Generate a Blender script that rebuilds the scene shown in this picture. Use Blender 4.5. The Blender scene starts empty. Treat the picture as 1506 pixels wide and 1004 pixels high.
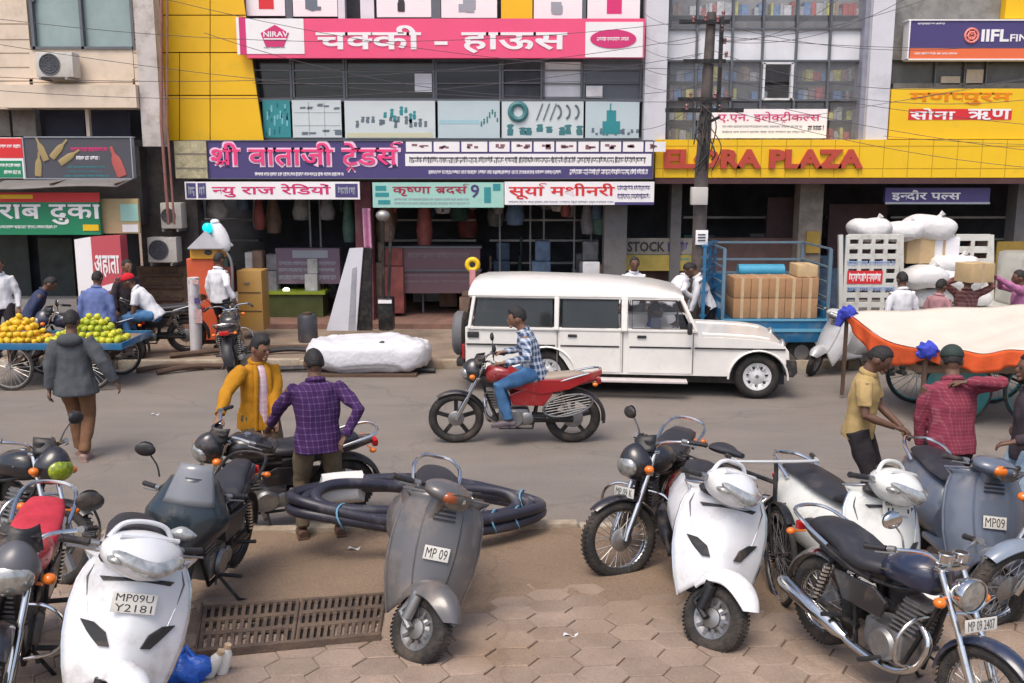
import bpy, bmesh, math, random
from mathutils import Vector, Matrix, Euler
from math import radians, sin, cos, tan, pi, sqrt, atan2
random.seed(7)
V = Vector
SC = bpy.context.scene
COL = SC.collection
# ---------------------------------------------------------------- camera, sky, sun, exposure
F, PITCH, CZ = 1400.0, radians(10.12), 3.2
cam_d = bpy.data.cameras.new('camera'); cam = bpy.data.objects.new('camera', cam_d); COL.objects.link(cam)
cam.location = (0, 0, CZ); cam.rotation_euler = (pi/2 - PITCH, 0, 0)
cam_d.sensor_width = 36; cam_d.lens = 36*F/1506; cam_d.clip_start = .05; cam_d.clip_end = 600
SC.camera = cam
SUN_EL, SUN_AZ = radians(62), radians(205)      # azimuth of the sun, from +Y clockwise
w = bpy.data.worlds.new('World'); SC.world = w; w.use_nodes = True
nt = w.node_tree; bg = nt.nodes['Background']
sky = nt.nodes.new('ShaderNodeTexSky'); sky.sky_type = 'NISHITA'; sky.sun_disc = False
sky.sun_elevation = SUN_EL; sky.sun_rotation = SUN_AZ; sky.dust_density = 4; sky.air_density = .8; sky.ozone_density = .6
nt.links.new(sky.outputs[0], bg.inputs[0]); bg.inputs[1].default_value = .15
sl = bpy.data.lights.new('sun', 'SUN'); so = bpy.data.objects.new('sun', sl); COL.objects.link(so)
sl.energy = 1.05; sl.angle = radians(28); sl.color = (1, .93, .84)
so.rotation_euler = Euler((0, 0, 0)); d = V((sin(SUN_AZ)*cos(SUN_EL), cos(SUN_AZ)*cos(SUN_EL), sin(SUN_EL)))
so.rotation_euler = d.to_track_quat('Z', 'Y').to_euler()
SC.view_settings.view_transform = 'Standard'; SC.view_settings.look = 'None'; SC.view_settings.exposure = .68; SC.view_settings.gamma = 1
SC.cycles.max_bounces = 6; SC.cycles.diffuse_bounces = 3; SC.cycles.transparent_max_bounces = 12

# ---------------------------------------------------------------- where a point of the street lies
def ray(x, y):
    a, b = (x - 753)/F, (502 - y)/F
    return V((a, cos(PITCH) + b*sin(PITCH), -sin(PITCH) + b*cos(PITCH)))
def P(x, y, Y):
    r = ray(x, y); t = Y/r.y
    return V((r.x*t, Y, CZ + r.z*t))
GZ = [(3.0, .34), (4.5, .33), (5.6, .27), (6.6, .18), (7.6, .09), (8.02, .07), (8.2, 0), (15.4, 0), (15.45, .13), (60, .13)]
def gz(Y):
    if Y <= GZ[0][0]: return GZ[0][1]
    for (a, b), (c, e) in zip(GZ, GZ[1:]):
        if a <= Y <= c: return b + (e - b)*(Y - a)/(c - a)
    return GZ[-1][1]
def G(x, y, z=None):
    r = ray(x, y); Z = 0.
    for k in range(12):
        t = (CZ - Z)/-r.z; Y = r.y*t; Z = gz(Y) if z is None else z
    return V((r.x*t, Y, Z))

# ---------------------------------------------------------------- materials
MATS = {}
def mat(name, c, rough=.55, metal=0., var=.18, vs=5., bump=0., bs=60., dirt=None, da=.0, ds=3., coat=0., emit=0., alpha=1., trans=0., spec=.5, island=0., stretch=None, grit=0., objrand=0.):
    if name in MATS: return MATS[name]
    m = bpy.data.materials.new(name); m.use_nodes = True; nt = m.node_tree; N = nt.nodes; L = nt.links
    b = N['Principled BSDF']; c = tuple(c)
    b.inputs['Roughness'].default_value = rough; b.inputs['Metallic'].default_value = metal
    b.inputs['Specular IOR Level'].default_value = spec
    if coat: b.inputs['Coat Weight'].default_value = coat; b.inputs['Coat Roughness'].default_value = .08
    if trans: b.inputs['Transmission Weight'].default_value = trans
    if alpha < 1: b.inputs['Alpha'].default_value = alpha
    tc = N.new('ShaderNodeTexCoord'); co = tc.outputs['Object']
    if stretch:
        mp = N.new('ShaderNodeMapping'); mp.inputs['Scale'].default_value = stretch; L.new(co, mp.inputs[0]); co = mp.outputs[0]
    n1 = N.new('ShaderNodeTexNoise'); n1.inputs['Scale'].default_value = vs; n1.inputs['Detail'].default_value = 6; n1.inputs['Roughness'].default_value = .62; L.new(co, n1.inputs['Vector'])
    hi = tuple(min(1, x*(1 + var)) for x in c); lo = tuple(x*(1 - var) for x in c)
    r = N.new('ShaderNodeValToRGB'); r.color_ramp.elements[0].position = .3; r.color_ramp.elements[1].position = .7
    r.color_ramp.elements[0].color = (*lo, 1); r.color_ramp.elements[1].color = (*hi, 1); L.new(n1.outputs['Fac'], r.inputs[0]); out = r.outputs[0]
    if island:
        g = N.new('ShaderNodeNewGeometry'); hs = N.new('ShaderNodeHueSaturation'); mr = N.new('ShaderNodeMapRange')
        mr.inputs['To Min'].default_value = 1 - island; mr.inputs['To Max'].default_value = 1 + island
        L.new(g.outputs['Random Per Island'], mr.inputs['Value']); L.new(mr.outputs[0], hs.inputs['Value']); L.new(out, hs.inputs['Color']); out = hs.outputs[0]
    if objrand:
        oi = N.new('ShaderNodeObjectInfo'); hs = N.new('ShaderNodeHueSaturation'); mr = N.new('ShaderNodeMapRange'); mr.inputs['To Min'].default_value = .5 - objrand; mr.inputs['To Max'].default_value = .5 + objrand
        L.new(oi.outputs['Random'], mr.inputs['Value']); L.new(mr.outputs[0], hs.inputs['Hue']); L.new(out, hs.inputs['Color']); mv = N.new('ShaderNodeMapRange'); mv.inputs['To Min'].default_value = 1.1; mv.inputs['To Max'].default_value = .75; L.new(oi.outputs['Random'], mv.inputs['Value']); L.new(mv.outputs[0], hs.inputs['Value']); out = hs.outputs[0]
    if dirt:
        n2 = N.new('ShaderNodeTexNoise'); n2.inputs['Scale'].default_value = ds; n2.inputs['Detail'].default_value = 8; n2.inputs['Roughness'].default_value = .7; L.new(tc.outputs['Object'], n2.inputs['Vector'])
        mr2 = N.new('ShaderNodeMapRange'); mr2.inputs['From Min'].default_value = .62 - .4*da; mr2.inputs['From Max'].default_value = .82 - .2*da; mr2.inputs['To Max'].default_value = min(1, .4 + da); L.new(n2.outputs['Fac'], mr2.inputs['Value'])
        mx = N.new('ShaderNodeMix'); mx.data_type = 'RGBA'; L.new(mr2.outputs[0], mx.inputs['Factor']); L.new(out, mx.inputs['A']); mx.inputs['B'].default_value = (*dirt, 1); out = mx.outputs['Result']
        rr = N.new('ShaderNodeMapRange'); rr.inputs['To Min'].default_value = rough; rr.inputs['To Max'].default_value = min(1, rough + .35); L.new(mr2.outputs[0], rr.inputs['Value']); L.new(rr.outputs[0], b.inputs['Roughness'])
    if grit:
        ng = N.new('ShaderNodeTexNoise'); ng.inputs['Scale'].default_value = 55; ng.inputs['Detail'].default_value = 3; ng.inputs['Roughness'].default_value = .8; L.new(tc.outputs['Object'], ng.inputs['Vector'])
        vo = N.new('ShaderNodeTexVoronoi'); vo.feature = 'DISTANCE_TO_EDGE'; vo.inputs['Scale'].default_value = .55; nv = N.new('ShaderNodeTexNoise'); nv.inputs['Scale'].default_value = 2.5; nv.inputs['Detail'].default_value = 5; L.new(tc.outputs['Object'], nv.inputs['Vector'])
        vm = N.new('ShaderNodeMix'); vm.data_type = 'RGBA'; vm.inputs['Factor'].default_value = .35; L.new(tc.outputs['Object'], vm.inputs['A']); L.new(nv.outputs['Color'], vm.inputs['B']); L.new(vm.outputs['Result'], vo.inputs['Vector'])
        cr = N.new('ShaderNodeMapRange'); cr.inputs['From Max'].default_value = .012; cr.inputs['To Min'].default_value = .85; L.new(vo.outputs['Distance'], cr.inputs['Value'])
        gr = N.new('ShaderNodeMapRange'); gr.inputs['From Min'].default_value = .3; gr.inputs['From Max'].default_value = .7; gr.inputs['To Min'].default_value = 1 - grit; gr.inputs['To Max'].default_value = 1 + grit; L.new(ng.outputs['Fac'], gr.inputs['Value'])
        mu = N.new('ShaderNodeMath'); mu.operation = 'MULTIPLY'; L.new(cr.outputs[0], mu.inputs[0]); L.new(gr.outputs[0], mu.inputs[1])
        h2 = N.new('ShaderNodeHueSaturation'); L.new(mu.outputs[0], h2.inputs['Value']); L.new(out, h2.inputs['Color']); out = h2.outputs[0]
    L.new(out, b.inputs['Base Color'])
    if emit: L.new(out, b.inputs['Emission Color']); b.inputs['Emission Strength'].default_value = emit
    if bump:
        n3 = N.new('ShaderNodeTexNoise'); n3.inputs['Scale'].default_value = bs; n3.inputs['Detail'].default_value = 4; L.new(co, n3.inputs['Vector'])
        bp = N.new('ShaderNodeBump'); bp.inputs['Strength'].default_value = bump; bp.inputs['Distance'].default_value = .02; L.new(n3.outputs['Fac'], bp.inputs['Height']); L.new(bp.outputs[0], b.inputs['Normal'])
    MATS[name] = m; return m
DUST = (.23, .17, .12)
def paint(name, c, da=.25, **k): return mat(name, c, .28, 0, .06, 3, dirt=DUST, da=da, ds=4, coat=.5, **k)
def cloth(name, c, **k): return mat(name, c, .9, 0, k.pop('var', .2), k.pop('vs', 6), bump=k.pop('bump', .5), bs=k.pop('bs', 14), spec=.2, **k)
def check_cloth(name, c1, c2, size=.05, c3=None, thin=.25):
    """woven check: bands along the cloth's own width and height"""
    if name in MATS: return MATS[name]
    m = cloth(name, c1); nt = m.node_tree; N = nt.nodes; L = nt.links; b = N['Principled BSDF']
    tc = N.new('ShaderNodeTexCoord'); sep = N.new('ShaderNodeSeparateXYZ'); L.new(tc.outputs['Object'], sep.inputs[0])
    def band(sock, add=None):
        if add is not None:
            a = N.new('ShaderNodeMath'); a.operation = 'ADD'; L.new(sock, a.inputs[0]); L.new(add, a.inputs[1]); sock = a.outputs[0]
        d = N.new('ShaderNodeMath'); d.operation = 'DIVIDE'; d.inputs[1].default_value = size; L.new(sock, d.inputs[0])
        f = N.new('ShaderNodeMath'); f.operation = 'FRACT'; L.new(d.outputs[0], f.inputs[0])
        l = N.new('ShaderNodeMath'); l.operation = 'LESS_THAN'; l.inputs[1].default_value = thin; L.new(f.outputs[0], l.inputs[0]); return l.outputs[0]
    a, c = band(sep.outputs[2]), band(sep.outputs[0], sep.outputs[1])
    s = N.new('ShaderNodeMath'); s.operation = 'ADD'; L.new(a, s.inputs[0]); L.new(c, s.inputs[1])
    r = N.new('ShaderNodeValToRGB'); r.color_ramp.interpolation = 'CONSTANT'; e = r.color_ramp.elements
    e[0].position = 0; e[0].color = (*c1, 1); e[1].position = .4; e[1].color = (*(tuple((p + q)/2 for p, q in zip(c1, c2))), 1)
    x = e.new(.8); x.color = (*(c3 or c2), 1)
    h = N.new('ShaderNodeMath'); h.operation = 'MULTIPLY'; h.inputs[1].default_value = .5; L.new(s.outputs[0], h.inputs[0]); L.new(h.outputs[0], r.inputs[0]); L.new(r.outputs[0], b.inputs['Base Color'])
    return m

# ---------------------------------------------------------------- mesh builder
I4 = Matrix.Identity(4)
def T(x=0, y=0, z=0): return Matrix.Translation(V((x, y, z)))
def R(a, ax='Z'): return Matrix.Rotation(a, 4, ax)
def RD(a, ax='Z'): return R(radians(a), ax)
class MB:
    def __init__(s, M=None): s.v = []; s.f = []; s.m = []; s.M = M or I4; s.mi = 0
    def add(s, vs, fs, M=None):
        k = len(s.v); X = s.M @ M if M is not None else s.M
        s.v += [X @ V(p) for p in vs]; s.f += [tuple(i + k for i in f) for f in fs]; s.m += [s.mi]*len(fs); return s
    def box(s, c, d, M=None, ch=0.):
        x, y, z = d[0]/2, d[1]/2, d[2]/2; c = V(c)
        if ch:
            ch = min(ch, x*.9, y*.9, z*.9); pts = []; bm = bmesh.new()
            bmesh.ops.create_cube(bm, size=1)
            for q in bm.verts: q.co = V((q.co.x*2*x, q.co.y*2*y, q.co.z*2*z))
            bmesh.ops.bevel(bm, geom=bm.edges[:], offset=ch, segments=2, affect='EDGES', profile=.6)
            bm.verts.index_update(); s.add([q.co + c for q in bm.verts], [[q.index for q in f.verts] for f in bm.faces], M); bm.free(); return s
        vs = [c + V((a, b, e)) for a in (-x, x) for b in (-y, y) for e in (-z, z)]
        return s.add(vs, [(0, 1, 3, 2), (4, 6, 7, 5), (0, 4, 5, 1), (2, 3, 7, 6), (0, 2, 6, 4), (1, 5, 7, 3)], M)
    def bar(s, a, b, w, h, up=(0, 0, 1)):
        a, b = V(a), V(b); d = b - a; z = d.normalized(); u = V(up)
        if abs(z.dot(u)) > .99: u = V((1, 0, 0))
        x = u.cross(z).normalized(); y = z.cross(x)
        X = Matrix((x, y, z)).transposed().to_4x4(); X.translation = (a + b)/2
        return s.box((0, 0, 0), (w, h, d.length), X)
    def tube(s, path, r, n=10, caps=True, closed=False, flat=1., up=None):
        """sweep a circle (or ellipse: flat = height/width) along a path; r a number or one radius per point"""
        path = [V(p) for p in path]; k = len(path); rs = [r]*k if not isinstance(r, (list, tuple)) else r
        vs = []; N = None; prev = None
        for i, p in enumerate(path):
            if closed: t = (path[(i + 1) % k] - path[i - 1]).normalized()
            else: t = (path[min(i + 1, k - 1)] - path[max(i - 1, 0)])
            t = t.normalized() if t.length > 1e-9 else V((0, 0, 1))
            if N is None:
                N = V(up) if up else (V((0, 0, 1)) if abs(t.z) < .9 else V((1, 0, 0)))
            N = (N - t*N.dot(t)); N = N.normalized() if N.length > 1e-6 else t.orthogonal().normalized()
            B = t.cross(N)
            for j in range(n):
                a = 2*pi*j/n; vs.append(p + (B*cos(a) + N*sin(a)*flat)*rs[i])
        fs = []
        for i in range(k if closed else k - 1):
            q = (i + 1) % k
            for j in range(n): fs.append((i*n + j, i*n + (j + 1) % n, q*n + (j + 1) % n, q*n + j))
        if caps and not closed: fs += [tuple(range(n))[::-1], tuple(range((k - 1)*n, k*n))]
        return s.add(vs, fs)
    def cyl(s, a, b, r, r2=None, n=16): return s.tube([a, b], [r, r if r2 is None else r2], n)
    def lathe(s, prof, c=(0, 0, 0), ax='Z', n=32, M=None):
        """prof: (radius, height) pairs"""
        A = {'Z': I4, 'Y': RD(-90, 'X'), 'X': RD(90, 'Y')}[ax]; A = T(*c) @ A
        if M is not None: A = M @ A
        vs = []; fs = []
        for (r, h) in prof:
            for j in range(n): vs.append(V((r*cos(2*pi*j/n), r*sin(2*pi*j/n), h)))
        for i in range(len(prof) - 1):
            for j in range(n): fs.append((i*n + j, i*n + (j + 1) % n, (i + 1)*n + (j + 1) % n, (i + 1)*n + j))
        return s.add(vs, fs, A)
    def disc(s, prof, c=(0, 0, 0), ax='Z', n=32): return s.lathe([(1e-4, prof[0][1])] + list(prof) + [(1e-4, prof[-1][1])], c, ax, n)
    def torus(s, c, ax, Rr, r, n=36, k=10, sq=1.):
        return s.lathe([(Rr + r*cos(2*pi*i/k), r*sq*sin(2*pi*i/k)) for i in range(k + 1)], c, ax, n)
    def ell(s, c, d, n=16, k=10, M=None, fn=None):
        vs = []; fs = []; X = T(*c) @ (M if M is not None else I4)
        for i in range(k + 1):
            th = pi*i/k
            for j in range(n):
                a = 2*pi*j/n; p = V((sin(th)*cos(a), sin(th)*sin(a), cos(th)))
                if fn: p = fn(p)
                vs.append(V((p.x*d[0], p.y*d[1], p.z*d[2])))
        for i in range(k):
            for j in range(n): fs.append((i*n + j, (i + 1)*n + j, (i + 1)*n + (j + 1) % n, i*n + (j + 1) % n))
        return s.add(vs, fs, X)
    def loft(s, secs, caps=True, close=True):
        """secs: lists of equal length, each a ring of points"""
        n = len(secs[0]); vs = [V(p) for q in secs for p in q]; fs = []
        for i in range(len(secs) - 1):
            for j in range(n if close else n - 1): fs.append((i*n + j, i*n + (j + 1) % n, (i + 1)*n + (j + 1) % n, (i + 1)*n + j))
        if caps and close: fs += [tuple(range(n))[::-1], tuple(range((len(secs) - 1)*n, len(secs)*n))]
        return s.add(vs, fs)
    def prism(s, poly, d, M=None):
        """polygon in the local XZ plane, thickness d along Y"""
        n = len(poly); vs = [V((p[0], -d/2, p[1])) for p in poly] + [V((p[0], d/2, p[1])) for p in poly]
        return s.add(vs, [tuple(range(n)), tuple(range(n, 2*n))[::-1]] + [(i, n + i, n + (i + 1) % n, (i + 1) % n)[::1] for i in range(n)], M)
    def sheet(s, fn, nu, nv, th=0.):
        vs = [V(fn(i/nu, j/nv)) for i in range(nu + 1) for j in range(nv + 1)]; q = nv + 1
        fs = [(i*q + j, (i + 1)*q + j, (i + 1)*q + j + 1, i*q + j + 1) for i in range(nu) for j in range(nv)]
        return s.add(vs, fs)
    def build(s, name, m, parent=None, loc=None, smooth=40, bevel=0., sub=0, solid=0., rec=True):
        me = bpy.data.meshes.new(name); me.from_pydata(s.v, [], s.f)
        for x in (m if isinstance(m, (list, tuple)) else [m]): me.materials.append(x)
        if isinstance(m, (list, tuple)): me.polygons.foreach_set('material_index', s.m)
        if rec:
            bm = bmesh.new(); bm.from_mesh(me); bmesh.ops.remove_doubles(bm, verts=bm.verts, dist=1e-5); bmesh.ops.recalc_face_normals(bm, faces=bm.faces); bm.to_mesh(me); bm.free()
        if smooth and len(me.polygons):
            me.shade_smooth(); me.set_sharp_from_angle(angle=radians(smooth))
        o = bpy.data.objects.new(name, me); COL.objects.link(o)
        if parent is not None: o.parent = parent
        if loc is not None: o.location = loc
        if solid: q = o.modifiers.new('solid', 'SOLIDIFY'); q.thickness = solid; q.offset = 0
        if bevel: q = o.modifiers.new('bevel', 'BEVEL'); q.width = bevel; q.segments = 2; q.limit_method = 'ANGLE'; q.angle_limit = radians(35)
        if sub: q = o.modifiers.new('sub', 'SUBSURF'); q.levels = q.render_levels = sub
        return o
def tag(o, label=None, cat=None, group=None, kind=None):
    if label: o['label'] = label
    if cat: o['category'] = cat
    if group: o['group'] = group
    if kind: o['kind'] = kind
    return o
def thing(name, loc, label, cat, group=None, rz=0.):
    o = bpy.data.objects.new(name, None); COL.objects.link(o); o.location = loc; o.rotation_euler = (0, 0, rz); o.empty_display_size = .1
    return tag(o, label, cat, group)
def rr(poly_w, poly_h, r, n=5):
    """rounded rectangle outline, centred"""
    w, h = poly_w/2, poly_h/2; out = []
    for cx, cy, a0 in ((w - r, h - r, 0), (-w + r, h - r, 90), (-w + r, -h + r, 180), (w - r, -h + r, 270)):
        for i in range(n + 1): a = radians(a0 + 90*i/n); out.append((cx + r*cos(a), cy + r*sin(a)))
    return out
def catmull(pts, n=6):
    pts = [V(p) for p in pts]; out = []
    for i in range(len(pts) - 1):
        a, b, c, d = pts[max(i - 1, 0)], pts[i], pts[i + 1], pts[min(i + 2, len(pts) - 1)]
        for k in range(n):
            t = k/n; out.append(.5*((2*b) + (c - a)*t + (2*a - 5*b + 4*c - d)*t*t + (3*b - a - 3*c + d)*t**3))
    out.append(pts[-1]); return out
# ================================================================ the ground, road and pavements
m_road = mat('asphalt', (.192, .168, .146), .85, 0, .13, 1.3, bump=.45, bs=110, dirt=(.245, .2, .16), da=.35, ds=.45, stretch=(.5, 1.6, 1), grit=.22)
m_dirt = mat('packed dirt', (.235, .165, .11), .95, 0, .2, 2.2, bump=.6, bs=35, dirt=(.15, .105, .075), da=.4, ds=1.1, grit=.25)
m_kerb = mat('worn kerb', (.40, .34, .26), .9, 0, .25, 3, bump=.5, bs=50, dirt=(.2, .13, .08), da=.5, ds=2)
m_paver = mat('concrete pavers', (.285, .215, .165), .88, 0, .16, 3, bump=.5, bs=60, dirt=(.25, .165, .1), da=.4, ds=.9, island=.14, grit=.15)
def struct(o): o['kind'] = 'structure'; return o
KY = -.045                                       # the kerb drifts away towards the right
def kx(x): return 8.12 - KY*x
b = MB(); b.box((0, 40, -.2), (400, 400, .1)); struct(b.build('ground', m_dirt))
b = MB(); b.sheet(lambda u, v: (-40 + 80*u, 7.4 + 8.3*v, 0.), 40, 12); struct(b.build('road', m_road))
def nearz(x, Y):
    z = gz(Y + KY*x); return z + .004*sin(3.1*x + 1.7*Y) + .003*sin(7.3*x - 4*Y)
def ground_z(x, Y): return nearz(x, Y) + .014 if Y < kx(x) - .02 else gz(Y if Y > 8.2 else 8.3)
b = MB(); b.sheet(lambda u, v: (-12 + 24*u, kx(-12 + 24*u)*v + 1.5*(1 - v) - .08*v, nearz(-12 + 24*u, kx(-12 + 24*u)*v + 1.5*(1 - v) - .08*v) if v < 1 else .07), 60, 40)
struct(b.build('pavement', m_dirt))
b = MB(); N_ = 40
for i in range(N_):
    x0, x1 = -12 + 24*i/N_, -12 + 24*(i + 1)/N_ - .015; j = random.uniform(-.01, .012)
    M_ = T((x0 + x1)/2, (kx(x0) + kx(x1))/2 - .04 + j, .04 + j) @ R(-KY*1.)
    b.box((0, 0, 0), (x1 - x0, .12, .13), M_, ch=.02)
struct(b.build('kerb', m_kerb))
# hexagonal pavers of the near pavement, the outer rows buried under dirt
b = MB(); pw, ph = .30, .235
for r_ in range(16):
    for c in range(-23, 24):
        x = c*.262; Y = 3.0 + r_*.236 + .118*(c % 2)
        edge = 6.35 + .22*sin(x*1.9 + .6) + .12*sin(x*5.3) + (.5 if x < -2.6 else 0)
        if Y > edge: continue
        z = nearz(x, Y) + random.uniform(0, .002) + .008 - .018*max(0, 1 - (edge - Y)/.4)
        ring = []
        w2, h2 = .162, .115
        pts = [(-w2, -h2*.25), (-w2*.55, -h2*.95), (w2*.55, -h2*.95), (w2, -h2*.25 + .04), (w2*.62, h2*.95), (-w2*.62, h2*.95)]
        pts = [(w2*a, h2*e) for a, e in ((-1, 0), (-.59, -1), (.59, -1), (1, 0), (.59, 1), (-.59, 1))]
        sl_ = (nearz(x, Y + .1) - nearz(x, Y - .1))/.2
        for k_, zz in ((1, -.05), (1, 0), (.95, .005)): ring.append([(x + p*k_, Y + q*k_ + .008*sin(p*18), z + zz + sl_*q) for p, q in pts])
        b.loft(ring)
struct(b.build('pavers', m_paver, smooth=30))
# far pavement
m_far = mat('far pavement', (.25, .19, .14), .9, 0, .25, 2, bump=.4, bs=30, dirt=(.1, .075, .055), da=.35, ds=1.2)
b = MB(); b.box((0, 18.6, .0), (60, 6.3, .26)); struct(b.build('far_pavement', m_far))
b = MB()
for i in range(60): b.box((-30 + i + random.uniform(-.02, .02), 15.42 + random.uniform(-.02, .02), .06), (.985, .16, .17 + random.uniform(-.01, .02)), ch=.02)
struct(b.build('far_kerb', m_kerb))

# ================================================================ buildings
YL, YM = 18.5, 19.2
m_beige = mat('beige cladding', (.66, .55, .43), .7, 0, .08, 1.5, dirt=(.3, .24, .18), da=.25, ds=1.2)
m_yel = mat('yellow cladding', (.80, .465, .004), .4, 0, .05, 1.2, dirt=(.5, .33, .03), da=.15, ds=1.5)
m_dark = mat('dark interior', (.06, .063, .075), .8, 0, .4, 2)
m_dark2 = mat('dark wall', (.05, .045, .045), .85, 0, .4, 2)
m_joint = mat('dark joint', (.06, .045, .02), .8)
m_white = mat('white plaster', (.6, .6, .64), .6, 0, .06, 2, dirt=(.3, .3, .32), da=.2, ds=1.2)
m_frame = mat('grey aluminium', (.14, .15, .165), .45, .5, .1, 4)
m_glassd = mat('dark glass', (.022, .026, .03), .12, 0, .2, 2, spec=.6)
m_glassm = mat('mint glass', (.26, .34, .33), .15, 0, .15, 1.2, spec=.6)
m_frost = mat('frosted glass', (.66, .67, .70), .35, 0, .12, 1.5)
m_conc = mat('stained concrete', (.23, .2, .17), .9, 0, .25, 3, bump=.4, bs=30, dirt=(.07, .06, .05), da=.4, ds=2)
m_maroon = mat('maroon pillar', (.14, .035, .05), .6, 0, .2, 3, dirt=DUST, da=.3)
m_greyp = mat('grey pillar', (.15, .145, .145), .8, 0, .2, 3, dirt=(.07, .06, .05), da=.4)
m_steel = mat('dull steel', (.34, .33, .32), .45, .7, .15, 6, dirt=DUST, da=.3)
m_shut = mat('brown shutter', (.1, .06, .04), .8, 0, .3, 3)
def quad_box(b, x0, y0, x1, y1, Y, d=.06, ch=0.):
    """a box whose front face fills the pixel rectangle at distance Y, d deep"""
    ym = (max(y0, 0) + min(max(y1, 0), 1004))/2; p, q = P(x0, y0, Y), P(x1, y1, Y); p.x, q.x = P(x0, ym, Y).x, P(x1, ym, Y).x
    b.box(((p.x + q.x)/2, Y + d/2, (p.z + q.z)/2), (abs(q.x - p.x), d, abs(p.z - q.z)), ch=ch); return b
def poly_box(b, pts, Y, d=.06):
    ps = [P(x, y, Y) for x, y in pts]; n = len(ps)
    return b.prism([(p.x, p.z) for p in ps], d, T(0, Y + d/2, 0))
def rel(b, o): 
    """put a mesh built in world coordinates under a thing that stands at o's place"""
    q = V(o.location); b.v = [p - q for p in b.v]; return b
def qpart(name, m, parent, rects, Y, d=.06, ch=0., smooth=0):
    if name in ('frame', 'window', 'open_window', 'groove', 'product_print', 'edge_strip', 'wall', 'recess'): rects = [rects]
    else: rects = [[r_] for r_ in rects]
    first = None
    for rs in rects:
        b = MB()
        for r_ in rs: quad_box(b, *r_, Y, d, ch)
        o = rel(b, parent).build(name, m, parent, smooth=smooth); first = first or o
    return first
BX = lambda px, Y: P(px, 200, Y).x
# ---- left: beige building
bl = thing('beige_building', (BX(110, YL), YL, .13), 'beige panelled building with mint glass windows above the green liquor sign', 'building')
b = MB(); 
for x0, x1 in ((-420, 45), (196, 214)): quad_box(b, x0, -260, x1, 160, YL, .3)
quad_box(b, 45, -260, 196, -60, YL, .3); quad_box(b, 45, 116, 196, 160, YL, .3); quad_box(b, 45, 70, 196, 116, YL + .002, .298)
rel(b, bl).build('wall', m_beige, bl, smooth=0)
b = MB()
for y in (-120, -75, -35, 34, 57, 77, 98, 118):
    for x0, x1 in ((-420, 43), (196, 205)): quad_box(b, x0, y, x1, y + 1.5, YL - .004, .006)
for y in (120,): quad_box(b, 43, y, 196, y + 1.5, YL - .004, .006)
rel(b, bl).build('panel_joint', mat('joint shadow', (.3, .24, .18), .9), bl, smooth=0)
wf = qpart('window', m_frame, bl, [(45, 0, 49, 72), (117, -58, 121, 72), (192, -58, 196, 72), (45, 68, 196, 72), (45, -60, 196, -58), (45, -58, 49, 2)], YL - .03, .12)
qpart('pane', m_glassm, bl, [(48, -60, 193, 70)], YL + .08, .03)
qpart('ledge', m_beige, bl, [(0, 124, 200, 158)], YL - .25, .25)
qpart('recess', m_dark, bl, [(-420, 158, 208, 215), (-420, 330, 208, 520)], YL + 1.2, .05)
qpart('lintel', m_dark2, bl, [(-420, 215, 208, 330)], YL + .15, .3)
qpart('post', m_conc, bl, [(18, 160, 52, 200), (-8, 160, 14, 200)], YL + .3, .2); qpart('post', m_beige, bl, [(126, 158, 131, 200)], YL + .05, .1)
qpart('blind', mat('navy blind', (.03, .03, .05), .7), bl, [(66, 168, 124, 200), (133, 165, 190, 200)], YL + .5, .05)
qpart('shutter', mat('dark steel shutter', (.05, .06, .055), .6, .3, .3, 4), bl, [(-60, 345, 45, 470), (60, 350, 110, 470)], YL + .9, .05)
qpart('counter', m_steel, bl, [(-120, 440, 115, 500)], YL - .5, .5)
b = MB(); quad_box(b, -420, 500, 208, 520, YL + .8, .05); rel(b, bl).build('floor_edge', m_conc, bl)
col_ = thing('white_column', (BX(214, YL - .1), YL - .1, .13), 'tall dirty white column with a reddish drain pipe between beige and yellow walls', 'column')
qpart('shaft', mat('dirty white column', (.52, .48, .45), .8, 0, .15, 2, bump=.3, bs=20, dirt=(.2, .16, .13), da=.35), col_, [(203, -260, 232, 215)], YL - .12, .3)
b = MB(); pth = [P(237, y, YL - .2) for y in (-260, -100, 60, 180, 230)]; pth[-1] = P(248, 330, YL - .2)
b.tube(pth, .03, 8); b.tube([p + V((.1, .03, 0)) for p in pth], .022, 8); rel(b, col_).build('drain_pipe', mat('rust red pipe', (.25, .11, .09), .6, 0, .3, 4), col_)
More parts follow.
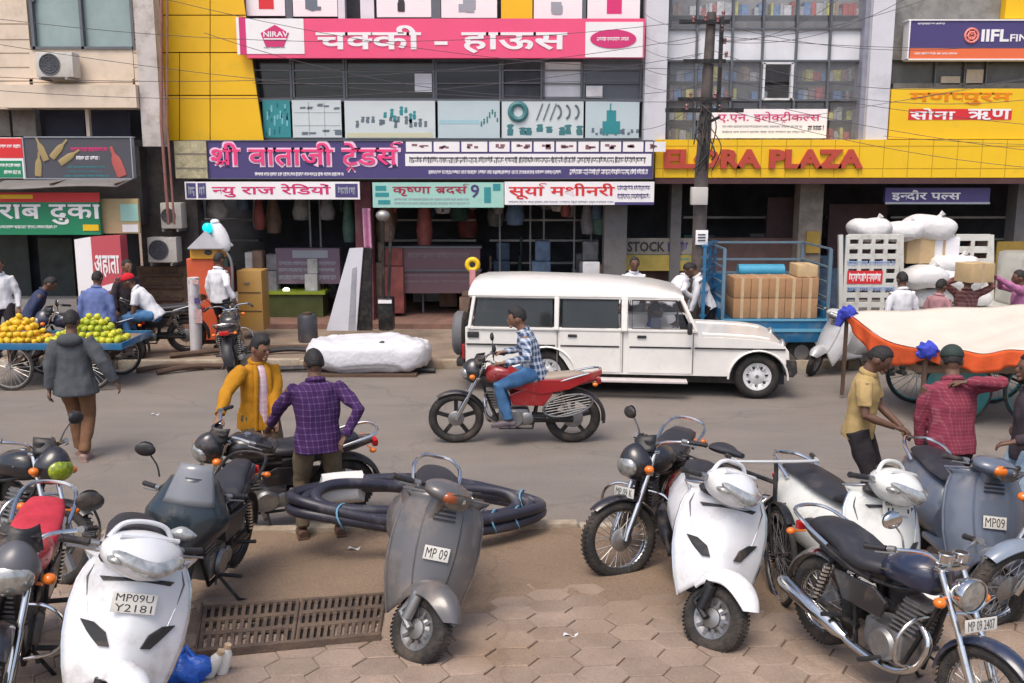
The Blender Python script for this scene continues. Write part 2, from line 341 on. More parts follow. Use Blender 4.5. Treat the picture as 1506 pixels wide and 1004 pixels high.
# dark gap with brick and air conditioners
gp = thing('narrow_building', (BX(240, YL + .5), YL + .5, .13), 'dark narrow wall with old brickwork in the gap between the two shop buildings', 'building')
qpart('wall', mat('dark gap wall', (.075, .065, .06), .9, 0, .4, 2.5, dirt=(.03, .028, .03), da=.5), gp, [(205, 205, 290, 410)], YL + .5, .2)  # very dark wall colour with random darker blotches
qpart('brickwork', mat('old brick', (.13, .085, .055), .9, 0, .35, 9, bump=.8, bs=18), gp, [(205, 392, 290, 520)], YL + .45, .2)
b = MB()
for y in (402, 420, 438, 456, 474): quad_box(b, 208, y, 268, y + 4, YL + .4, .05)
rel(b, gp).build('shelf', m_shut, gp, smooth=0)
def ac(x0, y0, x1, y1, Y, label):
    t = thing('air_conditioner', P((x0 + x1)/2, y1, Y), label, 'air conditioner', 'outdoor air conditioner units')
    p, q = P(x0, y0, Y), P(x1, y1, Y); W, H = q.x - p.x, p.z - q.z
    MB().box((0, .16, H/2), (W, .32, H), ch=.02).build('casing', mat('ac casing', (.55, .53, .48), .5, 0, .1, 3, dirt=DUST, da=.35), t)
    b = MB(); cx = -W*.12; rad = min(W*.33, H*.42); b.torus((cx, -.005, H*.5), 'Y', rad, .012, 28, 6)
    for k in range(1, 4): b.torus((cx, -.008, H*.5), 'Y', rad*k/4, .006, 24, 5)
    for k in range(8): b.bar((cx, -.01, H*.5), (cx + rad*cos(k*pi/4), -.01, H*.5 + rad*sin(k*pi/4)), .008, .006, up=(0, 1, 0))
    b.build('fan_grille', m_frame, t); MB().disc([(rad, 0), (rad, .01)], (cx, -.004, H*.5), 'Y').build('fan_opening', m_dark, t)
    b = MB()
    for s in (-.35, .35): b.box((W*s, .14, -.03), (.04, .45, .05))
    b.build('bracket', m_steel, t)
    return t
ac(52, 76, 110, 113, YL - .4, 'air conditioner unit under the mint glass window of the beige wall')
ac(236, 298, 269, 336, YL + .05, 'upper air conditioner of the two stacked in the dark gap')
ac(217, 349, 262, 386, YL, 'lower air conditioner of the two stacked in the dark gap')
# ---- middle: yellow shop building
bm_ = thing('yellow_shop_building', (BX(600, YM), YM, .13), 'yellow clad shop building with dark window bands behind the purple and pink signs', 'building')
# cladding in panels with open joints
def edge_x(y): return 358 + 29*y/202
xs, ys = [238, 264, 309, 999], [-260, -150, -60, 22, 77, 140, 207]
b = MB()
for j in range(len(ys) - 1):
    y0, y1 = ys[j] + .8, ys[j + 1] - .8
    for i in range(3):
        if i == 0 and j < 4: continue
        x0, x1 = (238 if j < 4 and i == 1 else xs[i]) + .7, xs[i + 1] - .7
        if i == 2: pts = [(x0, y0), (edge_x(y0), y0), (edge_x(y1), y1), (x0, y1)]
        else: pts = [(x0, y0), (x1, y0), (x1, y1), (x0, y1)]
        poly_box(b, pts[::-1], YM - .25, .05)
rel(b, bm_).build('cladding', m_yel, bm_, smooth=0)
b = MB(); poly_box(b, [(238, -260), (edge_x(-260), -260), (edge_x(207), 207), (238, 207)][::-1], YM - .2, .3); rel(b, bm_).build('wall', m_joint, bm_, smooth=0)
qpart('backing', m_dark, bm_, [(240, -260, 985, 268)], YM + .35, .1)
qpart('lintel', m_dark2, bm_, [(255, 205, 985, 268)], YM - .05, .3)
# upper window strip with frames
ux = [372, 430, 508, 640, 736, 798, 856, 944]
for (x0, x1, mm, y0, y1) in ((372, 427, m_glassd, 88, 145), (430, 505, m_glassd, 90, 145), (508, 637, m_glassd, 90, 145), (640, 735, mat('navy pane', (.018, .02, .035), .15, 0, .3, 2), 95, 146), (738, 796, m_dark, 90, 146), (799, 855, m_frost, 95, 144), (858, 942, mat('blue grey glass', (.11, .125, .15), .2, 0, .15, 1.5), 90, 146)):
    f_ = qpart('window', m_frame, bm_, [(x0, y0 - 4, x0 + 2.5, y1 + 2), (x1 - 1, y0 - 4, x1 + 2, y1 + 2), (x0, y1 - 1, x1, y1 + 2.5), (x0, 102, x1, 103.5), (x0, 122, x1, 123)], YM - .02, .1)
    b = MB(); quad_box(b, x0, y0 - 4, x1, y1, YM + .04, .03); pn = rel(b, bm_).build('pane', mm, f_, smooth=0)
qpart('window_box', m_frost, bm_, [(610, 108, 635, 135)], YM - .04, .02); qpart('paper', mat('white paper', (.7, .7, .7), .8), bm_, [(862, 126, 886, 143)], YM - .04, .01)
qpart('frame_band', m_frame, bm_, [(378, 145, 946, 149), (384, 202, 946, 207)], YM - .08, .2)
qpart('upper_post', m_frost, bm_, [(497, -100, 507, 27), (530, -100, 550, 27)], YM - .1, .2)
qpart('upper_post', m_frame, bm_, [(420, -100, 430, 27), (634, -100, 648, 27), (856, -100, 862, 27)], YM - .1, .2)
qpart('pilaster', m_white, bm_, [(949, -260, 981, 207)], YM - .32, .5)
# ground floor
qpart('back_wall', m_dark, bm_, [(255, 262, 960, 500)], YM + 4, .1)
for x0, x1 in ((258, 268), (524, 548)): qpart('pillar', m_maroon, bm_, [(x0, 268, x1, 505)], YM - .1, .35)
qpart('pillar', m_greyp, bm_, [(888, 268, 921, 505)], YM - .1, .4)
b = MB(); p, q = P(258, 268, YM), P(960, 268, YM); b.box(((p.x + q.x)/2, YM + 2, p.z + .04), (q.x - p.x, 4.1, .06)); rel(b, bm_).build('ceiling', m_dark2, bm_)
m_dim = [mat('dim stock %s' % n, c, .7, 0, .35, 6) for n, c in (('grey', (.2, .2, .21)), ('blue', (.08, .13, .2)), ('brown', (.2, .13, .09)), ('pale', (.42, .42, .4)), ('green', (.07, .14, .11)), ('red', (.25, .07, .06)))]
random.seed(21)
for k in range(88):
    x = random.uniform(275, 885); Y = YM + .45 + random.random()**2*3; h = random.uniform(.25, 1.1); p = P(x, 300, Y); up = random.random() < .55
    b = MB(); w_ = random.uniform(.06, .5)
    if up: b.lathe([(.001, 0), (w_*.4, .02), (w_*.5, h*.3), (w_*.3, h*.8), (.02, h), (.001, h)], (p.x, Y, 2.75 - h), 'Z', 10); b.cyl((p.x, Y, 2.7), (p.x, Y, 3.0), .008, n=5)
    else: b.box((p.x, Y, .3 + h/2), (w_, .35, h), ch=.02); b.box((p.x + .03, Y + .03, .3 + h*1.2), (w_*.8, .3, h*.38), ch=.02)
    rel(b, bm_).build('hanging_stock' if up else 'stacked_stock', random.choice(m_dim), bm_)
for x0, x1 in ((285, 380), (560, 700), (720, 880)):
    for y in (322, 352, 385):
        qpart('shelf', m_steel, bm_, [(x0, y, x1, y + 3)], YM + 2.6, .4)
for x in (455, 470, 620, 735, 780, 800, 845, 870): p = P(x, 300, YM + 1); b = MB(); b.box((p.x, p.y, 1.4), (.035, .035, 2.6)); rel(b, bm_).build('hanging_pipe', mat('dim pale pipe', (.2, .21, .22), .5), bm_)
b = MB(); p, q = P(258, 268, YM), P(960, 268, YM); b.box(((p.x + q.x)/2, YM + 1.7, .17), (q.x - p.x, 4.6, .12)); rel(b, bm_).build('shop_floor', mat('red brown shop floor', (.22, .12, .09), .8, 0, .2, 2, dirt=(.1, .07, .05), da=.4), bm_)
# ---- right: plaza
YP = YM + .05
bp = thing('plaza_building', (BX(1240, YP), YP, .13), 'plaza building with glass front, white pillars and a long yellow name band', 'building')
qpart('backing', mat('grey room wall', (.34, .34, .35), .8), bp, [(978, -260, 1900, 268)], YP + 1.3, .1)
mx = [980, 1024, 1076, 1120.5, 1170, 1219, 1268]
b = MB()
for x in mx: quad_box(b, x - 1.6, -260, x + 1.6, 207, YP - .04, .12)
for y in (-150, -60, 42, 89, 147): quad_box(b, 980, y - 1.3, 1268, y + 1.3, YP - .037, .11)
rel(b, bp).build('window', m_frame, bp, smooth=0)
b = MB(); b2 = MB()
for i in range(6):
    quad_box(b, mx[i] + 1, 43, mx[i + 1] - 1, 88, YP + .02, .02)
    if i not in (3,): quad_box(b2, mx[i] + 1, 90, mx[i + 1] - 1, 146, YP + .02, .015)
    quad_box(b2, mx[i] + 1, 148, mx[i + 1] - 1, 206, YP + .02, .015); quad_box(b2, mx[i] + 1, -60, mx[i + 1] - 1, 41, YP + .02, .015)
rel(b, bp).build('frosted_pane', m_frost, bp, smooth=0)
rel(b2, bp).build('pane', mat('clear shop glass', (.5, .53, .56), .06, 0, .05, 1, alpha=.12), bp, smooth=0)
qpart('open_window', mat('white window frame', (.62, .63, .64), .5), bp, [(1122, 92, 1125, 146), (1163, 92, 1167, 147), (1122, 144, 1167, 147), (1122, 91, 1167, 94)], YP - .08, .1)
b = MB()
for y0 in (22, 119, 146, 176, 205, -20):
    quad_box(b, 980, y0, 1268, y0 + 1.2, YP + .3, .7)
rel(b, bp).build('shelf', m_frame, bp, smooth=0)
goods = MB()
for y0, hh in ((22, 22), (119, 24), (146, 22), (176, 22), (205, 20), (-20, 20)):
    x = 982
    while x < 1262:
        wd = random.uniform(4, 13); h = hh*random.uniform(.45, .95)
        if random.random() < .85 and not (1120 < x < 1168 and 92 < y0 < 150): goods.mi = random.randrange(6); quad_box(goods, x, y0 - h, x + wd - .8, y0, YP + random.uniform(.3, .5), .25)
        x += wd
gm = [mat('pack %s' % n, c, .6, 0, .35, 14) for n, c in (('white', (.75, .77, .8)), ('red', (.6, .14, .12)), ('blue', (.2, .34, .6)), ('grey', (.5, .52, .55)), ('yellow', (.75, .7, .22)), ('brown', (.45, .32, .28)))]
o = rel(goods, bp).build('shelf_stock', gm, bp, smooth=0); o['kind'] = 'stuff'
qpart('pilaster', m_white, bp, [(1279, -260, 1311, 207)], YP - .34, .5); qpart('pilaster', mat('blue grey trim', (.25, .26, .32), .5), bp, [(1268, -260, 1278, 207)], YP - .2, .4)
qpart('wall', mat('grey upper wall', (.24, .235, .22), .8, 0, .2, 2, dirt=(.1, .09, .08), da=.4), bp, [(1311, -260, 1900, 88), (1311, 122, 1900, 210)], YP + .1, .3)
qpart('pane', mat('grey strip glass', (.1, .105, .11), .2, 0, .3, 2), bp, [(1311, 88, 1900, 124)], YP + .15, .1)
qpart('window', m_frame, bp, [(1375, 88, 1377, 126), (1418, 88, 1420, 126), (1450, 88, 1452, 126)], YP + .08, .06)
qpart('curtain', mat('cream curtain', (.5, .46, .4), .9), bp, [(1421, 102, 1446, 124), (1384, 112, 1412, 124)], YP + .1, .04)
qpart('roof_block', m_yel, bp, [(1479, -260, 1900, 27)], YP - .12, .2)
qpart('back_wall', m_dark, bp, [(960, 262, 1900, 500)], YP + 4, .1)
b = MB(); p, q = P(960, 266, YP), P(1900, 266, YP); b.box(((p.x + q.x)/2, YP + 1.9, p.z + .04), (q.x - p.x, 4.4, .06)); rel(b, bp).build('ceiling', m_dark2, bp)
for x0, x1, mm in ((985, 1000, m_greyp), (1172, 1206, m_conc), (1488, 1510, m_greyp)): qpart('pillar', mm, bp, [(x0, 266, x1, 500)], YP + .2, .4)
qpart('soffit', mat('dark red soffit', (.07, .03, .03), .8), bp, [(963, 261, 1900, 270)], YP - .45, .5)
qpart('shutter', mat('maroon shutter', (.06, .03, .03), .7, 0, .3, 3), bp, [(1125, 290, 1165, 480), (1215, 300, 1300, 480)], YP + 1, .1)
qpart('counter', mat('brown counter', (.12, .07, .06), .7, 0, .3, 3), bp, [(925, 395, 1040, 480), (1040, 350, 1170, 480)], YP + .6, .4)
qpart('side_board', mat('ochre board', (.32, .21, .04), .7, 0, .2, 3), bp, [(1465, 355, 1506, 405), (1186, 340, 1206, 372)], YP + .15, .05)
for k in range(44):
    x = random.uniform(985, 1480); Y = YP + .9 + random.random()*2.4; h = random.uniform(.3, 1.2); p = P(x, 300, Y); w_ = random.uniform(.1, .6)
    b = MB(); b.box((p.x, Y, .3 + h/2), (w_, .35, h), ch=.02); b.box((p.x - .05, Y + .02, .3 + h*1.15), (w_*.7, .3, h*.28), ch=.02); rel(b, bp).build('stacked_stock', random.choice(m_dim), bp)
for x0, x1 in ((1005, 1165), (1215, 1300), (1310, 1480)):
    for y in (318, 350): qpart('shelf', m_steel, bp, [(x0, y, x1, y + 3)], YP + 2.6, .4)
# the row of buildings runs on past the frame
for sx, lab, mm in ((-1, 'cream painted building further left along the street', m_beige), (1, 'plain grey building further right along the street', m_white)):
    t = thing('street_building', (sx*19, 22, .13), lab, 'building')
    MB().box((0, 0, 4.5), (14, 6, 9)).build('wall', mm, t, smooth=0)
    b = MB()
    for i in range(4): b.box((-5 + 3.3*i, -3.02, 6), (1.6, .08, 1.5))
    b.build('window', m_glassd, t, smooth=0); MB().box((0, -3.03, 1.5), (12, .1, 2.6)).build('shutter', m_shut, t, smooth=0)
# ================================================================ lettering
SUBS = {}
def glyph(ch, bold=.012):
    """outline of one character as a solid: (verts, faces, advance)"""
    k = (ch, bold)
    if k in SUBS: return SUBS[k]
    def run(t):
        c = bpy.data.curves.new('t', 'FONT'); c.body = t; c.size = 1; c.resolution_u = 2; c.offset = bold; c.extrude = .01
        o = bpy.data.objects.new('t', c); COL.objects.link(o); dg = bpy.context.evaluated_depsgraph_get()
        me = bpy.data.meshes.new_from_object(o.evaluated_get(dg)); r = ([v.co.copy() for v in me.vertices], [tuple(p.vertices) for p in me.polygons])
        bpy.data.objects.remove(o); bpy.data.curves.remove(c); bpy.data.meshes.remove(me); return r
    if ch == ' ': SUBS[k] = ([], [], .3); return SUBS[k]
    ref = '\u0915' if ord(ch) > 0x8ff else 'H'
    vs, fs = run(ch); a = max(v.x for v in run(ch + ref)[0]) - max(v.x for v in run(ref)[0])
    SUBS[k] = (vs, fs, a); return SUBS[k]
def cut(vs, fs, x1, keep_left=True, z=None):
    bm = bmesh.new(); q = [bm.verts.new(v) for v in vs]
    for f in fs:
        try: bm.faces.new([q[i] for i in f])
        except ValueError: pass
    bmesh.ops.bisect_plane(bm, geom=bm.verts[:] + bm.edges[:] + bm.faces[:], plane_co=(x1, 0, 0), plane_no=(1, 0, 0), clear_outer=True)
    bm.verts.index_update(); r = ([v.co.copy() for v in bm.verts], [tuple(v.index for v in f.verts) for f in bm.faces]); bm.free(); return r
HAL, RA = '\u094d', '\u0930'
def compose(text, bold=.012):
    """lay a line out, joining Devanagari consonants: half forms, reph, ra-stroke, short i before its cluster"""
    VS, FS = [], []; x = 0.
    def put(vs, fs, dx):
        k = len(VS); VS.extend(V((v.x + dx, v.y, v.z)) for v in vs); FS.extend(tuple(i + k for i in f) for f in fs)
    i = 0; n = len(text)
    while i < n:
        ch = text[i]
        if not 0x900 <= ord(ch) < 0x980:
            vs, fs, a = glyph(ch, bold); put(vs, fs, x); x += a; i += 1; continue
        cons = []; marks = []; cons.append(ch); i += 1
        while i + 1 < n and text[i] == HAL: cons.append(text[i + 1]); i += 2
        while i < n and 0x900 <= ord(text[i]) < 0x980 and not (0x904 <= ord(text[i]) <= 0x939 or 0x958 <= ord(text[i]) <= 0x961): marks.append(text[i]); i += 1
        reph = False; rasl = False
        if len(cons) > 1 and cons[0] == RA: reph = True; cons = cons[1:]
        if len(cons) > 1 and cons[-1] == RA: rasl = True; cons = cons[:-1]
        if '\u093f' in marks:
            vs, fs, a = glyph('\u093f', bold); put(vs, fs, x); x += a; marks.remove('\u093f')
        for c in cons[:-1]:
            vs, fs, a = glyph(c, bold); f_ = .74 if c in '\u0915\u092b' else .7
            put(*cut(vs, fs, a*f_), x); x += a*f_
        vs, fs, a = glyph(cons[-1], bold); put(vs, fs, x); x0 = x; x += a
        if rasl:
            q = MB(); 
            if cons[-1] in '\u091f\u0921': q.tube([(x0 + a*.3, -.24, 0), (x0 + a*.52, -.06, 0), (x0 + a*.74, -.24, 0)], .03, 6)
            else: q.tube([(x - a*.2, .2, 0), (x - a*.75, .02, 0)], .035, 6)
            put(q.v, q.f, 0)
        for m in marks:
            if m in '\u0947\u0948\u0902\u0901\u0941\u0942\u0943\u094b\u094c\u093e\u0940\u0945':
                vs, fs, a2 = glyph(m, bold); put(vs, fs, x); x += a2
        if reph:
            q = MB(); q.tube([(x - .02 + .17*cos(t), .80 + .1*sin(t), 0) for t in [radians(u) for u in (-95, -150, 170, 130, 80, 30)]], .03, 6); put(q.v, q.f, 0)
    return VS, FS
def letters(text, rect, Y, m, parent, bold=.012, th=.02, name='lettering', slant=0., base=None):
    """text filling the pixel rectangle rect on the plane at distance Y, facing the street"""
    vs, fs = compose(text, bold)
    x0, x1 = min(v.x for v in vs), max(v.x for v in vs); y0, y1 = min(v.y for v in vs), max(v.y for v in vs)
    p, q = P(rect[0], rect[1], Y), P(rect[2], rect[3], Y); o = V(parent.location)
    out = []
    for v in vs:
        u, t = (v.x - x0)/(x1 - x0), (v.y - y0)/(y1 - y0)
        out.append(V((p.x + (q.x - p.x)*u + slant*t, Y - (th if v.z > 0 else -.002), q.z + (p.z - q.z)*t)) - o)
    b = MB(); b.v = out; b.f = fs; b.m = [0]*len(fs); return b.build(name, m, parent, smooth=0)
def scribble(rows, Y, m, parent, name='small_print', th=.004, wmin=2, wmax=6):
    """rows of print too small to read: (x0, x1, y0, y1) each"""
    b = MB()
    for x0, x1, y0, y1 in rows:
        x = x0; h = y1 - y0
        while x < x1:                                           # words: a head stroke with short uneven stems
            wd = min(x1, x + random.uniform(wmin, wmax)*2.6) - x; quad_box(b, x, y0 + h*.12, x + wd, y0 + h*.30, Y - th, th + .001); q = x
            while q < x + wd - .4:
                sw = random.uniform(.5, 1.1)*max(.8, h/8); quad_box(b, q, y0 + h*random.choice((.3, .3, .5, 0)), min(q + sw, x + wd), y1 - h*random.uniform(0, .35), Y - th + .0004, th + .0006); q += sw + random.uniform(.5, 1.2)*max(.7, h/9)
            x += wd + random.uniform(.8, 1.8)
    return rel(b, parent).build(name, m, parent, smooth=0)
def signboard(name, rect, Y, d, m, label, cat='sign', group=None, frame=None, fw=2):
    t = thing(name, P((rect[0] + rect[2])/2, rect[3], Y), label, cat, group)
    qpart('panel', m, t, [rect], Y, d)
    if frame: qpart('frame', frame, t, [(rect[0] - fw, rect[1] - fw, rect[2] + fw, rect[1]), (rect[0] - fw, rect[3], rect[2] + fw, rect[3] + fw), (rect[0] - fw, rect[1], rect[0], rect[3]), (rect[2], rect[1], rect[2] + fw, rect[3])], Y - .02, d + .02)
    return t
def vinyl(name, c, **k): return mat(name, c, k.pop('rough', .45), 0, .04, 2, dirt=tuple(x*.6 + .03 for x in c), da=.12, ds=2, **k)
v_white, v_pink, v_red, v_navy = vinyl('white vinyl', (.82, .8, .8)), vinyl('pink vinyl', (.8, .085, .2)), vinyl('red vinyl', (.62, .025, .03)), vinyl('navy vinyl', (.065, .05, .17))
v_black, v_green, v_teal, v_yel = vinyl('black vinyl', (.03, .03, .035)), vinyl('green vinyl', (.01, .22, .1)), vinyl('teal vinyl', (.03, .25, .27)), vinyl('yellow vinyl', (.8, .5, .01))
v_grey, v_mag, v_mint = vinyl('grey vinyl', (.3, .33, .36)), vinyl('magenta vinyl', (.6, .03, .16)), vinyl('mint vinyl', (.33, .58, .5))
# pink mill sign
Yk = YM - .45
s = signboard('shop_sign', (362, 27, 948, 85), Yk, .18, v_pink, 'long pink shop sign with white lettering below the roof of the yellow building')
qpart('end_panel', v_white, s, [(362, 27, 447, 79), (861, 32, 944, 84)], Yk - .01, .012); qpart('edge_strip', v_white, s, [(348, 25, 352, 80), (943, 32, 945.5, 84)], Yk - .008, .05); qpart('edge_strip', v_mag, s, [(352, 25, 362, 80)], Yk - .004, .06)
letters('चक्की - हाऊस', (464, 37, 834, 78), Yk, v_white, s, .02, .012)
b = MB(); c_ = (404, 54); poly_box(b, [(c_[0] + 22*cos(a), c_[1] - 18*sin(a)) for a in [radians(90 + 72*k) for k in range(5)]], Yk - .02, .015); rel(b, s).build('emblem', v_mag, s, smooth=0)
letters('NIRAV', (387, 46, 424, 54), Yk - .02, v_white, s, .02, .006); qpart('emblem_band', v_white, s, [(388, 56, 421, 58)], Yk - .026, .008); scribble([(388, 421, 69, 71)], Yk - .01, v_grey, s)
b = MB(); poly_box(b, [(902 + 34*cos(a), 57 - 14*sin(a)) for a in [2*pi*k/28 for k in range(28)]], Yk - .02, .015); rel(b, s).build('emblem', v_mag, s, smooth=0)
scribble([(878, 926, 54, 60)], Yk - .02, v_white, s, wmin=4, wmax=8)
# purple traders sign
Yb = YM - .55
s = signboard('shop_sign', (275, 207, 960, 262), Yb, .2, v_navy, 'wide purple traders sign with outlined pink lettering over the shop doors', frame=m_frame, fw=1.2)
letters('श्री वाताजी ट्रेडर्स', (306, 206, 594, 254), Yb, vinyl('pale pink outline', (.78, .55, .68)), s, .045, .012, 'letter_outline')
letters('श्री वाताजी ट्रेडर्स', (309, 209, 591, 251), Yb - .012, vinyl('rose vinyl', (.78, .05, .2)), s, .012, .014)
scribble([(375, 505, 253, 259)], Yb, v_white, s, wmax=5)
qpart('white_band', v_white, s, [(596, 226, 958, 244)], Yb - .01, .012); scribble([(602, 950, 230, 240)], Yb - .01, v_black, s, wmin=3, wmax=9); scribble([(630, 825, 250, 256), (838, 953, 248, 257)], Yb, v_white, s)
b = MB(); bi = MB(); x = 597
for k in range(11):
    wd = 30 if k > 2 else 38; quad_box(b, x, 208, x + wd, 223, Yb - .012, .014)
    for q in range(4): xx = x + 6 + random.random()*(wd - 16); yy = 211 + random.random()*5; quad_box(bi, xx, yy, xx + random.uniform(4, 8), yy + random.uniform(2, 5), Yb - .016, .006)
    x += wd + 2.8
rel(b, s).build('picture_tile', v_white, s, smooth=0); rel(bi, s).build('product_print', vinyl('grey red print', (.25, .12, .14)), s, smooth=0)
t = thing('stone_box', P(281, 262, Yb - .02), 'small weathered cream panel at the left end of the purple traders sign', 'panel')
qpart('panel', mat('weathered cream', (.42, .38, .24), .9, 0, .3, 9, bump=.5, bs=20, dirt=(.2, .17, .1), da=.4), t, [(257, 207, 304, 262)], Yb - .06, .05); qpart('groove', m_conc, t, [(257, 225, 304, 227), (257, 246, 304, 248)], Yb - .066, .01)
# small banners
Yc = YM - .6
s = signboard('radio_banner', (272, 267, 529, 293), Yc, .05, v_white, 'white radio shop banner with pink lettering under the purple traders sign', 'banner')
letters('न्यु राज रेडियों', (311, 270, 487, 290), Yc, v_mag, s, .018, .006); qpart('picture', v_navy, s, [(274, 269, 288, 291), (291, 269, 303, 291), (493, 270, 526, 290)], Yc - .006, .008); scribble([(277, 286, 273, 288), (293, 301, 273, 288), (497, 522, 274, 287)], Yc - .006, v_grey, s)
s = signboard('brothers_banner', (548, 268, 741, 305), Yc, .05, v_mint, 'mint green banner with a row of maroon lettering beside the white machinery banner', 'banner')
letters('कृष्णा ब्रदर्स', (577, 270, 690, 288), Yc, vinyl('maroon vinyl', (.33, .02, .06)), s, .018, .006); letters('9', (692, 271, 705, 291), Yc, v_navy, s, .02, .006); scribble([(580, 690, 291, 295), (580, 690, 297, 301)], Yc, v_grey, s); qpart('picture', v_teal, s, [(552, 273, 568, 280), (552, 283, 572, 289), (556, 294, 574, 300), (712, 275, 722, 298), (725, 270, 736, 280)], Yc - .006, .008)
s = signboard('machinery_banner', (742, 267, 962, 301), Yc - .01, .05, v_white, 'white machinery banner with red lettering and blue pictures over the dark shop', 'banner')
letters('सूर्या मशीनरी', (748, 269, 904, 293), Yc - .01, v_red, s, .018, .006); scribble([(748, 902, 295, 299)], Yc - .01, v_grey, s); scribble([(908, 956, 272, 280), (908, 956, 284, 293)], Yc - .01, v_navy, s, wmin=6, wmax=12); qpart('blue_strip', v_navy, s, [(904, 297, 962, 301)], Yc - .016, .008)
# plaza band
Yz = YP - .45
s = signboard('plaza_sign', (964, 205, 1900, 262), Yz, .4, v_yel, 'long yellow fascia band with raised red plaza letters', 'sign')
b = MB()
for x in range(975, 1600, 36): quad_box(b, x, 205, x + 1, 262, Yz - .003, .006)
for y in (214, 247): quad_box(b, 964, y, 1900, y + 1, Yz - .0035, .006)
rel(b, s).build('panel_joint', mat('fascia joint', (.45, .27, .01), .8), s, smooth=0)
x = 977
letters('ELORA PLAZA', (977, 219, 1268, 248), Yz, vinyl('brick red letters', (.45, .06, .035)), s, .05, .06)
# right billboards
Yr = YP - .3
s = signboard('finance_sign', (1338, 30, 1700, 86), Yr, .25, v_navy, 'navy finance office sign with orange base strip at upper right', frame=v_white, fw=2)
qpart('base_strip', vinyl('orange red vinyl', (.75, .15, .05)), s, [(1338, 71, 1700, 86)], Yr - .006, .008)
letters('IIFL', (1444, 43, 1483, 61), Yr, v_white, s, .03, .01); letters('FINANCE', (1486, 50, 1560, 61), Yr, v_white, s, .015, .01)
b = MB(); b2 = MB(); cc = P(1429, 52, Yr - .01); b.torus(cc, 'Y', .125, .022, 24, 8); b.torus(cc, 'Y', .065, .02, 20, 8)
for k in range(6): a = k*pi/3; b.bar(cc, cc + V((.12*cos(a), 0, .12*sin(a))), .02, .02, up=(0, 1, 0))
rel(b, s).build('emblem', vinyl('coral vinyl', (.8, .25, .2)), s); scribble([(1350, 1390, 33, 36)], Yr, v_white, s, wmin=8, wmax=14); scribble([(1345, 1408, 77, 80)], Yr - .006, v_white, s)
s = signboard('gold_loan_sign', (1309, 130, 1700, 204), Yr - .05, .25, v_yel, 'yellow gold loan billboard with orange and white lettering at right', 'billboard')
letters('मणप्पुरम', (1338, 136, 1487, 154), Yr - .05, vinyl('orange letters', (.75, .22, .0)), s, .02, .01); qpart('red_strip', v_red, s, [(1336, 160, 1488, 176)], Yr - .056, .008)
letters('सोना', (1339, 159, 1404, 176), Yr - .056, v_white, s, .018, .006); letters('ऋण', (1424, 160, 1486, 176), Yr - .056, v_white, s, .018, .006)
s = signboard('glass_banner', (1047, 160, 1216, 203), YP - .12, .03, v_white, 'white cloth banner with small red lettering hung across the glass front', 'banner')
letters('ए.एन. इलेक्ट्रीकल्स', (1056, 164, 1206, 181), YP - .12, v_mag, s, .01, .006); scribble([(1062, 1180, 184, 188), (1062, 1185, 192, 196)], YP - .12, v_grey, s); scribble([(1188, 1212, 184, 192)], YP - .12, v_black, s)
Yi = YP + .3
s = signboard('indore_sign', (1302, 276, 1456, 297), YP - .2, .1, v_navy, 'dark blue shop sign with white lettering in shade under the yellow band'); letters('इन्दौर पल्स', (1312, 279, 1412, 295), YP - .2, v_white, s, .02, .006); qpart('white_edge', v_frame if 0 else v_grey, s, [(1302, 297, 1456, 300)], YP - .21, .018)
s = signboard('stock_board', (918, 350, 1036, 374), YP + .3, .05, mat('dull grey board', (.26, .24, .2), .7, 0, .2, 4), 'grey counter board reading STOCK above an ochre board', 'board'); letters('STOCK', (923, 355, 978, 370), YP + .3, v_black, s, .03, .006); scribble([(982, 1012, 354, 372)], YP + .3, v_navy, s)
s = signboard('ochre_board', (903, 375, 1032, 398), YP + .25, .05, mat('ochre board face', (.4, .31, .07), .7, 0, .2, 4), 'ochre counter board with faint print beneath the grey board', 'board'); scribble([(985, 1025, 379, 384)], YP + .25, v_teal, s)
# counters in the middle shops
s = signboard('service_board', (406, 365, 500, 417), YM + .5, .3, vinyl('mauve board', (.17, .12, .16)), 'mauve service counter with a band of pale print inside the radio shop', 'counter'); qpart('pale_band', v_grey, s, [(430, 368, 482, 379)], YM + .49, .02); scribble([(410, 494, 384, 390), (410, 494, 394, 400), (410, 494, 404, 412)], YM + .5, v_grey, s, wmin=5, wmax=14)
s = signboard('machine_counter', (557, 364, 706, 431), YM + .5, .4, vinyl('plum board', (.15, .085, .1)), 'long plum coloured counter with printed lines inside the machinery shop', 'counter'); scribble([(600, 690, 371, 380), (565, 700, 403, 407), (565, 700, 412, 416)], YM + .5, vinyl('dim grey print', (.2, .17, .18)), s, wmin=8, wmax=20); qpart('top_edge', m_frame, s, [(555, 362, 708, 365), (555, 396, 708, 399)], YM + .46, .5)
s = thing('green_glow_counter', P(432, 478, YM + .3), 'low counter with green glow painted on top inside the radio shop', 'counter')
qpart('cabinet', mat('green glow cabinet', (.06, .075, .02), .5, 0, .3, 3), s, [(388, 432, 475, 470)], YM + .3, .6); qpart('counter_top', mat('green glow top', (.25, .32, .04), .2), s, [(384, 428, 478, 433)], YM + .25, .7)  # green light on the shop floor is put into the counter's colours
b = MB(); b.ell(P(421, 426, YM + .4), (.07, .07, .05)); rel(b, s).build('lamp', mat('lit lamp', (1, 1, .8), emit=2.5), s)
